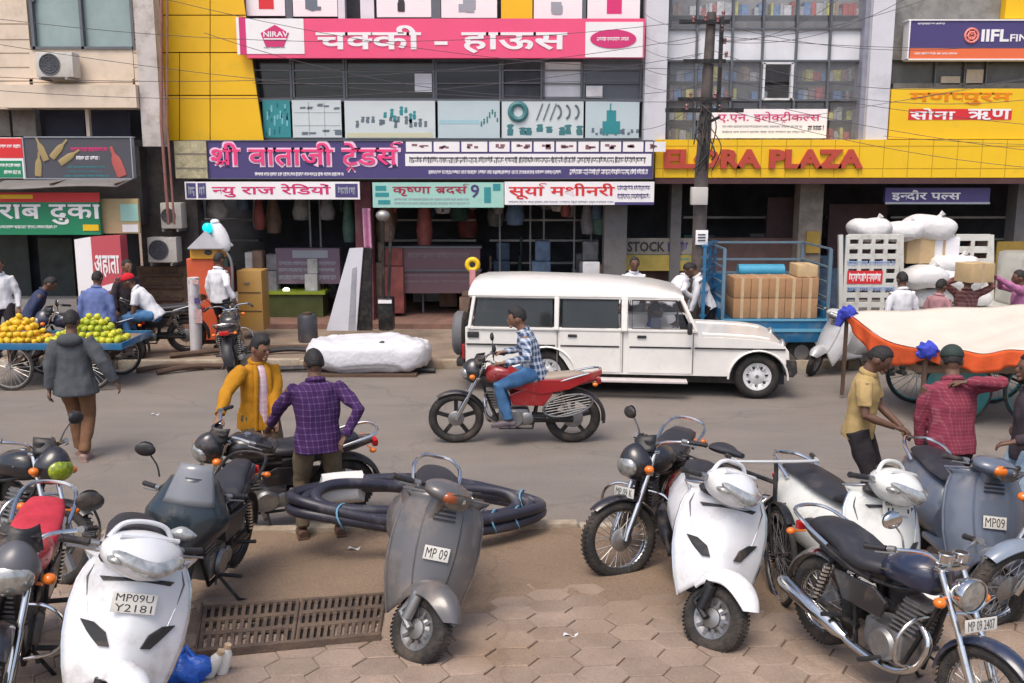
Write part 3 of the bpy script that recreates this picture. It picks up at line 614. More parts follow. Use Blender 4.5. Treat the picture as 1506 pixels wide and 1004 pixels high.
# posters on the window bands
def poster(rect, m, label, prints=(), Y=YM - .1, d=.03):
    t = thing('window_poster', P((rect[0] + rect[2])/2, rect[3], Y), label, 'poster', 'product posters on the window bands'); qpart('sheet', m, t, [rect], Y, d)
    for nm, mm, fn in prints:
        b = MB(); fn(b); rel(b, t).build(nm, mm, t, smooth=0)
    return t
v_pal = vinyl('pale blue poster', (.5, .6, .62)); v_pal2 = vinyl('white poster', (.6, .66, .66)); v_dkteal = vinyl('dark teal print', (.05, .19, .2)); v_slate = vinyl('slate print', (.13, .17, .2))
def blobs(x0, y0, x1, y1, n, a, e):
    def fn(b):
        for k in range(n): x = x0 + (x1 - x0)*(k + random.random()*.6)/n; h = random.uniform(a, e); yb = y1 - random.random()*(y1 - y0 - h) if y1 - y0 > h else y1; wd = (x1 - x0)/n*.42; s_ = [(.55, 1), (1, .8), (.7, .3), (.9, 0), (.8, -1), (-.8, -1), (-.9, 0), (-.5, .3), (-1, .7), (-.4, 1)]; poly_box(b, [(x + wd + wd*u*random.uniform(.7, 1.1), yb - h/2 - h/2*v) for u, v in s_], YM - .104, .006)
    return fn
poster((387, 147, 427, 202), v_teal, 'narrow teal poster at the left end of the lower window band', [('picture', vinyl('light teal print', (.2, .5, .55)), blobs(390, 150, 424, 200, 9, 4, 16)), ('picture', vinyl('deep teal print', (.01, .13, .17)), blobs(390, 150, 424, 200, 9, 3, 12))])
def gridp(b):
    for y in (165, 184): quad_box(b, 432, y, 500, y + .8, YM - .104, .006)
    for x in (454, 477): quad_box(b, x, 150, x + .8, 200, YM - .104, .006)
poster((430, 147, 502, 202), v_pal2, 'pale poster ruled into a grid of faint small pictures', [('ruling', v_grey, gridp), ('picture', v_slate, blobs(436, 152, 498, 162, 5, 2, 5)), ('picture', v_slate, blobs(436, 190, 498, 199, 4, 3, 8))])
poster((507, 148, 640, 203), v_pal2, 'wide pale poster with a row of grey and green pumps', [('pump_picture', v_slate, blobs(522, 170, 628, 188, 14, 6, 13)), ('pump_picture', v_teal, blobs(562, 155, 612, 182, 7, 8, 15)), ('ground_stripe', vinyl('cream stripe', (.6, .58, .4)), lambda b: quad_box(b, 510, 195, 637, 202, YM - .104, .006))])
poster((644, 148, 735, 203), v_pal, 'pale blue poster with swirl and branch at its right side', [('branch_picture', v_dkteal, blobs(705, 160, 732, 190, 7, 3, 10)), ('band', vinyl('soft aqua', (.35, .55, .6)), lambda b: quad_box(b, 646, 176, 705, 182, YM - .104, .006))])
def arcs(b):
    for k in range(3):
        p = P(822 + k*13, 164, YM - .11); b.tube([p + V((.12*cos(t) - .08, 0, .14*sin(t))) for t in [radians(q) for q in range(-65, 66, 13)]], .02, 6)
        a_, e_ = P(789 + k*10, 176, YM - .11), P(798 + k*10, 152, YM - .11); b.bar(a_, e_, .022, .02)
def ring(b): b.torus(P(762, 164, YM - .11), 'Y', .15, .055, 28, 8)
poster((738, 149, 858, 203), v_pal2, 'poster with a teal ring, slanted bars, arcs and a row of fittings', [('ring_picture', v_dkteal, ring), ('tool_picture', v_slate, arcs), ('fitting_picture', v_dkteal, blobs(742, 180, 856, 200, 8, 9, 18))])
def tower(b):
    quad_box(b, 892, 162, 906, 196, YM - .104, .006); quad_box(b, 897, 152, 899, 163, YM - .104, .006); quad_box(b, 886, 178, 912, 197, YM - .105, .006)
poster((861, 149, 940, 203), v_pal, 'pale poster with a teal tower rising from scattered fittings', [('tower_picture', v_teal, tower), ('fitting_picture', v_slate, blobs(866, 186, 938, 200, 12, 3, 9))])
for r_, lab, mm in (((362, -70, 419, 23), 'white display card with a red block over the pink sign', v_red), ((431, -70, 496, 24), 'white display card with a dark tool over the pink sign', v_slate), ((554, -70, 634, 25), 'white display card with a small black machine over the pink sign', v_black), ((649, -70, 731, 26), 'white display card with a thin grey machine over the pink sign', v_grey), ((785, -70, 856, 29), 'white display card with grey script over the pink sign', v_grey), ((864, -70, 941, 30), 'white display card with a pink pillar over the pink sign', v_mag)):
    xm = (r_[0] + r_[2])/2; y1 = r_[3]
    poster(r_, v_white, lab, [('picture', mm, (lambda xm, y1: lambda b: [quad_box(b, xm - 10, -22, xm + 12, y1 - 10, YM - .105, .006)] if mm in (v_red, v_mag) else [quad_box(b, xm - 12 + random.uniform(-4, 10), y1 - 18 + k*2 - random.uniform(0, 12), xm + 2 + random.uniform(-4, 10), y1 - 12 + k, YM - .105 - .001*k, .006) for k in range(5)])(xm, y1))])
qpart('yellow_panel', m_yel, bm_, [(737, -100, 783, 29)], YM - .12, .1)
# left signs
Yo = YL - .5
s = signboard('billboard', (36, 202, 193, 262), Yo, .12, vinyl('charcoal poster', (.07, .07, .085)), 'dark drinks billboard with bottles above the grey awning', 'billboard', frame=v_grey, fw=1.5)
b = MB()
BOT = [(.001, 0), (.055, .0), (.062, .03), (.062, .22), (.05, .28), (.022, .34), (.02, .44), (.024, .45), (.001, .455)]
for x, y, a in ((56, 259, .12), (68, 236, -.35), (76, 232, .75), (88, 240, 1.0)): p = P(x, y, Yo - .012); b.lathe(BOT, (0, 0, 0), 'Z', 12, M=T(*p) @ Matrix.Diagonal((1, .12, 1, 1)) @ R(a, 'Y'))
rel(b, s).build('bottle_picture', vinyl('gold bottle print', (.33, .25, .11)), s); b = MB(); p = P(180, 259, Yo - .012); b.lathe([(r*1.5, z*1.25) for r, z in BOT], (0, 0, 0), 'Z', 14, M=T(*p) @ Matrix.Diagonal((1, .1, 1, 1)) @ R(-.32, 'Y')); rel(b, s).build('bottle_picture', vinyl('red bottle print', (.42, .09, .08)), s)
scribble([(104, 158, 216, 223)], Yo, v_mag, s, wmin=5, wmax=12); scribble([(112, 146, 229, 235)], Yo, v_white, s); scribble([(100, 155, 244, 247), (100, 150, 251, 253), (95, 160, 257, 260)], Yo, v_teal, s)
s = signboard('small_sign', (-60, 202, 34, 262), Yo - .01, .12, v_white, 'red and green panel at the far left of the billboard row', 'sign'); qpart('red_half', v_red, s, [(-60, 203, 33, 232)], Yo - .016, .01); qpart('green_half', v_green, s, [(-60, 236, 33, 261)], Yo - .016, .01); scribble([(0, 30, 212, 218), (0, 30, 240, 246), (6, 30, 250, 256)], Yo - .016, v_white, s)
s = thing('metal_awning', P(105, 285, YL - .6), 'sagging grey sheet metal awning over the green liquor shop sign', 'awning')
b = MB(); pa, pb = P(-120, 268, YL - .1), P(206, 268, YL - .1)
b.sheet(lambda u, v: (pa.x + (pb.x - pa.x)*u, YL - .1 - 1.1*v, pa.z + .12 - .2*v + .03*sin(u*9)*v), 24, 4); rel(b, s).build('sheet', mat('weathered tin', (.2, .19, .18), .7, .3, .3, 3, dirt=(.08, .06, .05), da=.4), s, solid=.02)
b = MB()
for x in (20, 110, 200): p = P(x, 262, YL - .15); b.bar(p, p + V((0, -1., -.1)), .03, .03)
rel(b, s).build('bracket', m_shut, s)
Yg = YL - .85
s = signboard('liquor_sign', (-140, 283, 146, 345), Yg, .1, v_green, 'green liquor shop sign with large white lettering and red top strip')
qpart('top_strip', v_red, s, [(-140, 283, 146, 297)], Yg - .008, .01); qpart('yellow_flash', v_yel, s, [(-20, 286, 48, 292), (122, 330, 145, 339)], Yg - .014, .01)
letters('शराब दुकान', (-34, 300, 178, 330), Yg, v_white, s, .018, .01)
for o in list(s.children):
    if o.name.startswith('lettering'):                 # the sign stops inside its last letter
        me = o.data; bm = bmesh.new(); bm.from_mesh(me); xl = P(146, 300, Yg).x - s.location.x
        bmesh.ops.bisect_plane(bm, geom=bm.verts[:] + bm.edges[:] + bm.faces[:], plane_co=(xl, 0, 0), plane_no=(1, 0, 0), clear_outer=True); bm.to_mesh(me); bm.free()
scribble([(0, 84, 331, 336)], Yg, v_white, s, wmin=4, wmax=10)
s = signboard('cream_notice', (147, 292, 204, 343), Yg + .15, .08, mat('cream notice', (.48, .38, .2), .7, 0, .15, 3, dirt=DUST, da=.3), 'cream framed notice board at the right end of the green sign', 'notice'); qpart('picture', v_mint, s, [(177, 300, 203, 325)], Yg + .14, .01); qpart('picture', v_white, s, [(180, 330, 203, 341)], Yg + .14, .01)
# leaning lightbox in red and white
s = thing('standing_sign', P(152, 440, YL - .9), 'tilted red and white standing sign box under the green liquor sign', 'sign')
b = MB(); poly_box(b, [(109, 352), (133, 348), (140, 440), (116, 440)][::-1], YL - .95, .3); rel(b, s).build('side_panel', v_white, s, smooth=0)
b = MB(); poly_box(b, [(133, 348), (176, 346), (182, 428), (140, 440)][::-1], YL - .97, .32); rel(b, s).build('front_panel', vinyl('faded red vinyl', (.5, .08, .1)), s, smooth=0)
letters('अहाता', (138, 375, 177, 408), YL - .97, v_white, s, .018, .01); b = MB(); poly_box(b, [(138, 424), (181, 412), (182, 428), (140, 440)][::-1], YL - .975, .01); rel(b, s).build('foot_panel', v_white, s, smooth=0)
b = MB(); quad_box(b, 120, 438, 124, 500, YL - .8, .05); quad_box(b, 168, 430, 172, 500, YL - .8, .05); rel(b, s).build('stand', m_steel, s)
# ================================================================ two-wheelers
SX = 1.08                                        # the street's things are a little broad along the road
m_tyre = mat('tyre rubber', (.022, .021, .02), .85, 0, .25, 8, bump=.5, bs=70, dirt=(.13, .1, .075), da=.35, ds=5)
m_chrome = mat('chrome', (.62, .62, .61), .16, 1, .08, 5, dirt=(.2, .16, .12), da=.2, ds=8)
m_alu = mat('cast aluminium', (.3, .3, .3), .42, .8, .15, 8, dirt=(.15, .12, .09), da=.35, ds=6)
m_blkp = mat('black plastic', (.02, .02, .022), .5, 0, .2, 6, dirt=DUST, da=.25, ds=5)
m_blkm = mat('black metal', (.018, .018, .02), .35, .3, .3, 8, dirt=(.1, .08, .06), da=.35, ds=8)
m_seat = mat('seat vinyl', (.024, .024, .03), .48, 0, .15, 6, bump=.15, bs=120, dirt=(.13, .11, .1), da=.22, ds=4)
m_brown = mat('amber brown lens', (.3, .07, .02), .2, 0, .1, 20, coat=.4); m_lens = mat('lamp glass', (.34, .34, .32), .06, .5, .35, 25, coat=1.); m_refl = mat('reflector', (.75, .75, .72), .1, 1, .1, 30)
m_orange = mat('orange lens', (.75, .17, .01), .2, 0, .1, 20, coat=.4); m_redl = mat('red lens', (.45, .01, .01), .2, 0, .1, 20, coat=.4)
m_mirror = mat('mirror glass', (.5, .52, .54), .05, 1, .02, 5)
m_plate = mat('plate face', (.58, .57, .52), .5, 0, .06, 6, dirt=DUST, da=.25); m_ink = mat('plate ink', (.03, .03, .03), .6)
m_spoke = mat('spokes', (.42, .41, .4), .35, .8)
def base_mat(yaw, lean=0., pitch=0., k=1.):
    return Matrix.Diagonal((SX*k, k, k, 1)) @ RD(yaw) @ RD(-pitch, 'Y') @ RD(-lean, 'X')     # lean > 0: to its own left
def anchor(M, p, px):
    """where the thing stands so that its own point p shows at pixel px"""
    q = M @ V(p); z = .2
    for k in range(12):
        r = ray(*px); t = (CZ - z - q.z)/-r.z; Y = r.y*t; loc = V((r.x*t - q.x, Y - q.y, 0)); z = loc.z = ground_z(loc.x, loc.y)
    return loc
def steer_mat(p0, ax, deg): a = V(ax).normalized(); return T(*p0) @ Matrix.Rotation(radians(deg), 4, a) @ T(*[-c for c in p0])
def wheel(t, M, c, Rr, tr, style='spoke', name='front_wheel', m_rim=None, hub=.05, drum=True, wide=1.):
    """tyre, rim and hub about the axle at c (axle along Y)"""
    b = MB(M); b.torus(c, 'Y', Rr - tr, tr, 44, 12, sq=wide)
    for k in range(52):
        a = 2*pi*k/52
        for s in (-1, 1): b.box((0, 0, 0), (.014, tr*.75, .004), T(*c) @ R(a, 'Y') @ T(0, s*tr*.35*wide, Rr - .002) @ R(s*.5, 'Z'))
    ty = b.build(name, m_tyre, t)
    b = MB(M); ri = Rr - tr*1.75; b.lathe([(ri, -tr*.62*wide), (ri + .02, -tr*.72*wide), (ri + .012, 0), (ri + .02, tr*.72*wide), (ri, tr*.62*wide), (ri - .012, tr*.3*wide), (ri - .012, -tr*.3*wide), (ri, -tr*.62*wide)], c, 'Y', 40)
    mr = m_rim or (m_chrome if style == 'spoke' else m_alu)
    if style == 'alloy':
        for k in range(5):
            a = 2*pi*k/5
            for da in (-.13, .13):
                p, q = V(c) + V((hub*.8*sin(a + da*2), 0, hub*.8*cos(a + da*2))), V(c) + V(((ri - .005)*sin(a + da), 0, (ri - .005)*cos(a + da))); b.bar(p, q, .022, .03, up=(0, 1, 0))
    if style == 'five':
        for k in range(5):
            a = 2*pi*k/5; b.bar(V(c) + V((hub*.6*sin(a), 0, hub*.6*cos(a))), V(c) + V(((ri)*sin(a), 0, ri*cos(a))), .045, .035, up=(0, 1, 0))
    if style == 'disc':
        q = max(1, tr*wide*.62/.035); prof = [(.02, -.035), (hub, -.03), (ri*.62, -.012), (ri*.8, -.03), (ri, -.035), (ri, .035), (ri*.8, .02), (hub, .03), (.02, .035)]; b.lathe([(r_, h_*q) for r_, h_ in prof], c, 'Y', 36)
        for k in range(10):
            a = 2*pi*k/10; b.box((0, 0, 0), (.02, .012, .05), T(*c) @ R(a, 'Y') @ T(0, -.03*q, ri*.72))
    b.build('rim', mr, ty)
    if style == 'spoke':
        b = MB(M)
        for k in range(28):
            a = 2*pi*k/28; s = (-1)**k; a2 = a + (.35 if k % 4 < 2 else -.35)
            b.tube([V(c) + V((hub*.8*sin(a2), s*.03, hub*.8*cos(a2))), V(c) + V((ri*sin(a), 0, ri*cos(a)))], .0028, 4)
        b.build('spokes', m_spoke, ty)
    b = MB(M); b.disc([(.018, -.06), (hub, -.045), (hub*1.05, 0), (hub, .045), (.018, .06)], c, 'Y', 24)
    if drum: b.disc([(hub*1.5, .01), (hub*1.65, .03), (hub*1.2, .045)], c, 'Y', 24)
    b.build('hub', m_alu, ty); return ty
def arc_shell(b, c, Rr, a0, a1, w, n=16, drop=.03, taper=.7, th=.012):
    """a mudguard: strip bent round the axle at c from angle a0 to a1 (degrees, 0 up, + forward)"""
    rows = []
    for i in range(n + 1):
        a = radians(a0 + (a1 - a0)*i/n); e = 1 - (1 - taper)*abs(2*i/n - 1)**3; row = []
        for o in (0, -th):
            js = range(-5, 6) if o == 0 else range(5, -6, -1)
            for j in js:
                u = j/5; r = Rr + o - drop*abs(u)**2.2*e; row.append((c[0] + r*sin(a), c[1] + u*w/2*e*(1 if o == 0 else .94), c[2] + r*cos(a)))
        rows.append(row)
    return b.loft(rows)
def mirror(t, M, p, side, stem=(.02, .05, .16), r=.055, m=None, rect=False):
    b = MB(M); e = V(p) + V((stem[0], stem[1]*side, stem[2])); b.tube(catmull([p, V(p) + V((0, .3*stem[1]*side, stem[2]*.5)), e], 4), .006, 6)
    sh = b.build('mirror', m or m_blkp, t)
    b = MB(M); b.ell(e + V((.012, .02*side, .02)), (.022, r*1.15, r*.85), 16, 8); b.build('shell', m or m_blkp, sh)
    b = MB(M); b.disc([(r*.92, 0), (r*.92, .003)], e + V((-.011, .02*side, .02)), 'X', 20); b.build('glass', m_mirror, sh)
def plate(t, M, c, w, h, lines, tilt=0., fwd=True, yaw=0.):
    """number plate facing forward (or back), tilted back by tilt degrees"""
    X = T(*c) @ (I4 if fwd else RD(180)) @ RD(-tilt, 'Y')
    b = MB(M); b.box((0, 0, 0), (.006, w, h), X, ch=.002); pl = b.build('number_plate', m_plate, t)
    b = MB(M); n = len(lines)
    for i, tx in enumerate(lines):
        vs, fs = compose(tx, 0.); x0, x1 = min(v.x for v in vs), max(v.x for v in vs); y0, y1 = min(v.y for v in vs), max(v.y for v in vs)
        hh = h*.74/n; zc = h*(.5 - (i + .5)/n)
        b.add([(.0032 + (.001 if v.z > 0 else 0), ((v.x - x0)/(x1 - x0) - .5)*w*.84, zc + ((v.y - y0)/(y1 - y0) - .5)*hh) for v in vs], fs, X)
    b.build('lettering', m_ink, pl, smooth=0); return pl
def grip_bar(t, M, pts, r=.011, m=None, grip=.12, lever=True):
    """handlebar tube with black grips at both ends"""
    b = MB(M); p = catmull(pts, 6); b.tube(p, r, 8); h = b.build('handlebar', m or m_chrome, t)
    for s, (e, q) in enumerate(((p[0], p[2]), (p[-1], p[-3]))):
        d = (q - e).normalized(); b = MB(M); b.cyl(e - d*.005, e + d*grip, .018, n=10); b.disc([(.021, 0), (.021, .006)], e, 'Y', 10); b.build('grip', m_blkp, h)
        if lever:
            b = MB(M); b.tube([e + d*(grip + .03), e + d*(grip + .02) + V((.045, 0, -.01)), e + d*.01 + V((.06, 0, -.012))], .006, 6); b.cyl(e + d*(grip + .01), e + d*(grip + .05), .02, n=10); b.build('lever', m_alu, h)
    return h
# ---------------------------------------------------------------- scooter
def scooter(px, ank, yaw, lean, steer, m_body, label, kind='modern', lines=('MP 09',), plate_at=None, m_seat_=None, mirrors=True, rail=True, extra=None, dark=None, pitch=0., lampm=None):
    M = base_mat(yaw, lean, pitch); loc = V((*px[:2], ground_z(*px[:2]))) if ank is None else anchor(M, ank, px)
    t = thing('scooter', loc, label, 'scooter', 'parked scooters'); old = kind == 'old'; fz = .20; Rr, tr = .215, .05
    S = M @ steer_mat((.36, 0, .9), (-.32, 0, .9), steer)
    # steering side: wheel, mudguard, link
    c = (.62, 0, Rr); wheel(t, S, c, Rr, tr, 'disc', 'front_wheel', hub=.06, drum=False)
    b = MB(S)
    if old: arc_shell(b, (c[0] + .005, 0, c[2] + .06), Rr + .035, -95, 62, .215, 22, .1, .55, .008)
    else: arc_shell(b, (c[0] + .01, 0, c[2] + .075), Rr + .03, -80, 64, .20, 22, .085, .62, .008)
    b.build('front_fender', m_body, t)
    b = MB(S); b.tube([(.53, -.085, .42), (.545, -.085, .34)], .028, 10); b.tube([(.53, -.085, .36), (.50, -.085, .26), (.62, -.085, .215)], .022, 8); b.cyl((.56, -.088, .25), (.55, -.08, .40), .032, n=12)
    if not old: b.tube([(.53, .085, .42), (.545, .085, .34), (.62, .085, .215)], .024, 8)
    b.build('fork', m_alu if old else m_blkm, t)
    # leg shield
    def w_(v): return [.16, .2, .225, .23, .215, .165][int(v*4.999)]*(1 - (v*5 % 1)) + [.16, .2, .225, .23, .215, .165][min(5, int(v*4.999) + 1)]*(v*5 % 1)
    def apron(u, v):
        u = 2*u - 1; w = w_(v)*(1.08 if old else 1.2)*(1 if not old else (1.06 + .12*max(0, v - .6))); zb = .42 - (.18 if not old else .22)*abs(u)**1.6; zt = .955 - .035*u*u; z = zb + (zt - zb)*v
        x = .475 - .2*(z - .42)/.5 - (.13 if not old else .115)*abs(u)**(2.0 if not old else 2.6)
        if not old: x += .035*max(0, 1 - abs(u)*1.5)*max(0, 1 - abs(v - .35)/.5)
        return (x, u*w, z)
    b = MB(M); b.sheet(apron, 28, 22); ap = b.build('apron', m_body, t, solid=.02, smooth=60)
    b = MB(M)                                                   # rim round the leg shield
    edge = [apron(0, k/14) for k in range(15)] + [apron(k/10, 1) for k in range(1, 10)] + [apron(1, 1 - k/14) for k in range(15)]
    b.tube(edge, .012, 8); b.build('edge_trim', m_chrome if not old else m_body, ap)
    b = MB(M); b.sheet(lambda u, v: V(apron(.08 + .84*u, .12 + .83*v)) + V((-.075 + .05*abs(2*u - 1), 0, 0)), 12, 8); b.build('inner_panel', dark or m_blkp, ap, solid=.012)
    def on(u, v, d=.008): p = V(apron(u, v)); q = V(apron(u, min(1, v + .02))) - p; r_ = V(apron(min(1, u + .02), v)) - p; n_ = r_.cross(q).normalized(); n_ = n_ if n_.x > 0 else -n_; return p + n_*(d + .01)
    b = MB(M); b.sheet(lambda u, v: (.40 - .08*v + .10*(1 - v)*(1 - (2*u - 1)**2), (2*u - 1)*.15, .30 + .2*v), 8, 5); b.build('wheel_housing', m_blkp, t, solid=.01)
    if not old:
        for s in (-1, 1):                                       # slanted dark vents
            b = MB(M); pts = [(.5 + s*.13, .25), (.5 + s*.21, .27), (.5 + s*.33, .40), (.5 + s*.375, .50), (.5 + s*.27, .46), (.5 + s*.17, .37)]
            b.loft([[on(*p, .0) for p in pts], [on(*p, .012) for p in pts]])
            b.build('vent', m_blkp, ap, smooth=0)
        b = MB(M)                                               # raised centre beak
        for s in (-1, 1): b.tube([on(.5 + s*x, v, -.004) for x, v in ((.36, .62), (.3, .38), (.16, .2), (.06, .1))], .008, 6)
        b.build('crease', m_body, ap)
        b = MB(M); b.loft([[on(.5 + q, v, d) for q, v in [(-.3 + .06*k, .80) for k in range(11)] + [(.28 - .056*k, .775) for k in range(11)]] for d in (.0, .007)]); b.build('grille_strip', m_blkp, ap, smooth=0)
        b = MB(M)
        for s in (-1, 1): b.tube([on(.5 + s*q, v, -.006) for q, v in ((.44, .98), (.4, .8), (.36, .62))], .005, 6)
        for q in (0, 1): b.tube([on(k/16, .985 - .02*q, -.007) for k in range(1, 16)], .004, 6)
        b.build('panel_seam', mat('seam shade', (.12, .12, .12), .8), ap)
    else:
        b = MB(M)                                               # horn cover standing proud
        b.loft([[V(apron(.5 + s*w, v)) + V((d, 0, 0)) for s, w, d in ((-1, .25, .0), (-1, .215, .028), (-.5, .23, .034), (.5, .23, .034), (1, .215, .028), (1, .25, .0))] for v in (.02, .1, .25, .45, .65, .82, .93)]); hc = b.build('horn_cover', m_body, ap)
        b = MB(M)
        for k in range(3): b.loft([[V(apron(.5 + q, .76 + .045*k + e)) + V((d, 0, 0)) for q, e in ((-.13, 0), (.13, 0), (.13, .016), (-.13, .016))] for d in (.03, .046)])
        b.build('horn_grille', m_blkp, hc, smooth=0)
    if lines:
        pv = plate_at or ((.62 if not old else .40)); p = V(apron(.5, pv)); plate(t, M, p + V((.034 if not old else .05, 0, 0)), .2 if not old else .15, .1 if not old else .085, lines, 20)
    # handlebar cover with the headlight in it
    if old:
        b = MB(S); b.ell((.30, 0, .985), (.13, .17, .075), 24, 12, fn=lambda p: V((p.x, p.y, p.z*(1 if p.z > 0 else .8)))); b.tube([(.27, 0, .78), (.27, 0, .99)], .05, 12); hb = b.build('handlebar_cover', m_body, t)
        b = MB(S); b.loft([[(.405 + d, .085*y, .975 + .052*z) for y, z in rr(2, 2, .6, 4)] for d in (-.05, .012)]); b.build('headlight', mat('smoked lamp', (.10, .085, .07), .1, .1, .3, 20, coat=1.), hb)
        b = MB(S); b.ell((.39, -.055, .985), (.04, .06, .04)); b.build('indicator', lampm or m_lens, hb); b = MB(S); b.ell((.40, .03, .985), (.03, .03, .025)); b.build('reflector', m_refl, hb)
    else:
        b = MB(S); b.ell((.30, 0, .99), (.17, .205, .1), 28, 14, fn=lambda p: V((p.x*(1 - .25*abs(p.y)), p.y, p.z*(1 if p.z > 0 else 1.25) - .25*max(0, p.x)))); hb = b.build('handlebar_cover', m_body, t)
        b = MB(S); b.ell((.375, 0, .965), (.125, .185, .062), 24, 12, fn=lambda p: V((p.x*(1 - .3*abs(p.y)), p.y, p.z*(1 - .35*abs(p.y)) + .55*abs(p.y)**1.5 - .25*max(0, p.x)))); b.build('headlight', mat('clear lamp', (.36, .37, .36), .06, .3, .35, 25, coat=1.), hb)
        b = MB(S); b.tube([(.33 - .06*abs(y)**2*8, y, 1.075 - .3*y*y) for y in (-.15, -.1, -.05, 0, .05, .1, .15)], .014, 8); b.build('cover_ridge', m_body, hb)
        b = MB(M); b.ell((.26, 0, .93), (.09, .2, .06), 18, 8); b.build('neck_cover', m_blkp, t)
        b = MB(S); b.ell((.42, 0, .95), (.06, .07, .04), 16, 8); b.build('reflector', m_refl, hb)
        for s in (-1, 1): b = MB(S); b.ell((.37, s*.15, .965), (.05, .045, .025), 12, 8); b.build('indicator', m_lens, hb)
        b = MB(S); b.ell((.22, 0, 1.06), (.06, .11, .03), 16, 8); b.build('speedometer', m_blkp, hb)
        b = MB(S); b.tube(catmull([(.25, .165, 1.03), (.235, .12, 1.095), (.23, .05, 1.12), (.23, -.05, 1.12), (.235, -.12, 1.095), (.25, -.165, 1.03)], 4), .013, 8); b.build('cover_arch', m_body, hb)
    gb = grip_bar(t, S, [(.20, .36, .985), (.24, .22, .99), (.26, 0, .99), (.24, -.22, .99), (.20, -.36, .985)], .012, m_blkm)
    if mirrors:
        for s in ((-1, 1) if mirrors is True else mirrors): mirror(t, S, (.24, .2*s, 1.01), s, (.0, .1, .17), .06)
    # floor, body, seat
    b = MB(M); b.box((.1, 0, .285), (.62, .30, .05), ch=.02); b.build('floorboard', m_blkp if not old else m_body, t)
    secs = []
    for x, zl, zh, w in ((-.08, .3, .62, .13), (-.14, .28, .71, .16), (-.3, .30, .745, .2), (-.5, .33, .765, .215), (-.68, .40, .775, .19), (-.82, .52, .765, .12), (-.88, .6, .745, .06)):
        if old: w *= 1.12
        secs.append([(x, w*cos(a)*(1 if sin(a) < .3 else .92), (zl + zh)/2 + (zh - zl)/2*max(-1, min(1, 1.12*sin(a)))) for a in [2*pi*k/20 for k in range(20)]])
    b = MB(M); b.loft(secs); b.build('body_panel', m_body, t, smooth=50)
    if old:
        for s in (-1, 1): b = MB(M); b.ell((-.5, s*.17, .48), (.3, .1, .16), 20, 12); b.build('side_cowl', m_body, t)
    b = MB(M); b.loft([[(x, w*cos(a), z + h*sin(a)*(1 if sin(a) > 0 else .5)) for a in [2*pi*k/18 for k in range(18)]] for x, z, w, h in ((-.07, .735, .06, .02), (-.1, .745, .13, .05), (-.28, .755, .155, .06), (-.42, .775, .155, .065), (-.62, .79, .145, .065), (-.76, .785, .11, .05), (-.79, .78, .05, .02))]); b.build('seat', m_seat_ or m_seat, t)
    if rail: b = MB(M); b.tube(catmull([(-.6, .15, .74), (-.75, .16, .82), (-.9, .1, .85), (-.93, 0, .85), (-.9, -.1, .85), (-.75, -.16, .82), (-.6, -.15, .74)], 5), .014, 8); b.build('grab_rail', m_chrome if rail is True else rail, t)
    wheel(t, M, (-.62, 0, Rr), Rr, tr, 'disc', 'rear_wheel', hub=.07, drum=False)
    b = MB(M); arc_shell(b, (-.62, 0, Rr + .03), Rr + .03, -115, -10, .13, 10, .03, .8); b.build('rear_fender', m_blkp, t)
    b = MB(M); b.box((-.42, .1, .26), (.5, .07, .16), ch=.03); b.build('engine', m_alu, t)
    b = MB(M); b.tube([(-.35, -.14, .2), (-.5, -.15, .24), (-.56, -.15, .26), (-.85, -.16, .31), (-.87, -.16, .31)], [.018, .02, .05, .055, .03], 12); b.build('exhaust', m_blkm, t)
    b = MB(M); b.ell((-.885, 0, .68), (.03, .09, .04)); b.build('tail_light', m_redl, t)
    b = MB(M); b.tube([(-.18, .12, .24), (-.2, .25, .01), (-.24, .28, -.0)], .011, 6); b.build('side_stand', m_blkm, t)
    if extra: extra(t, M, S)
    return t
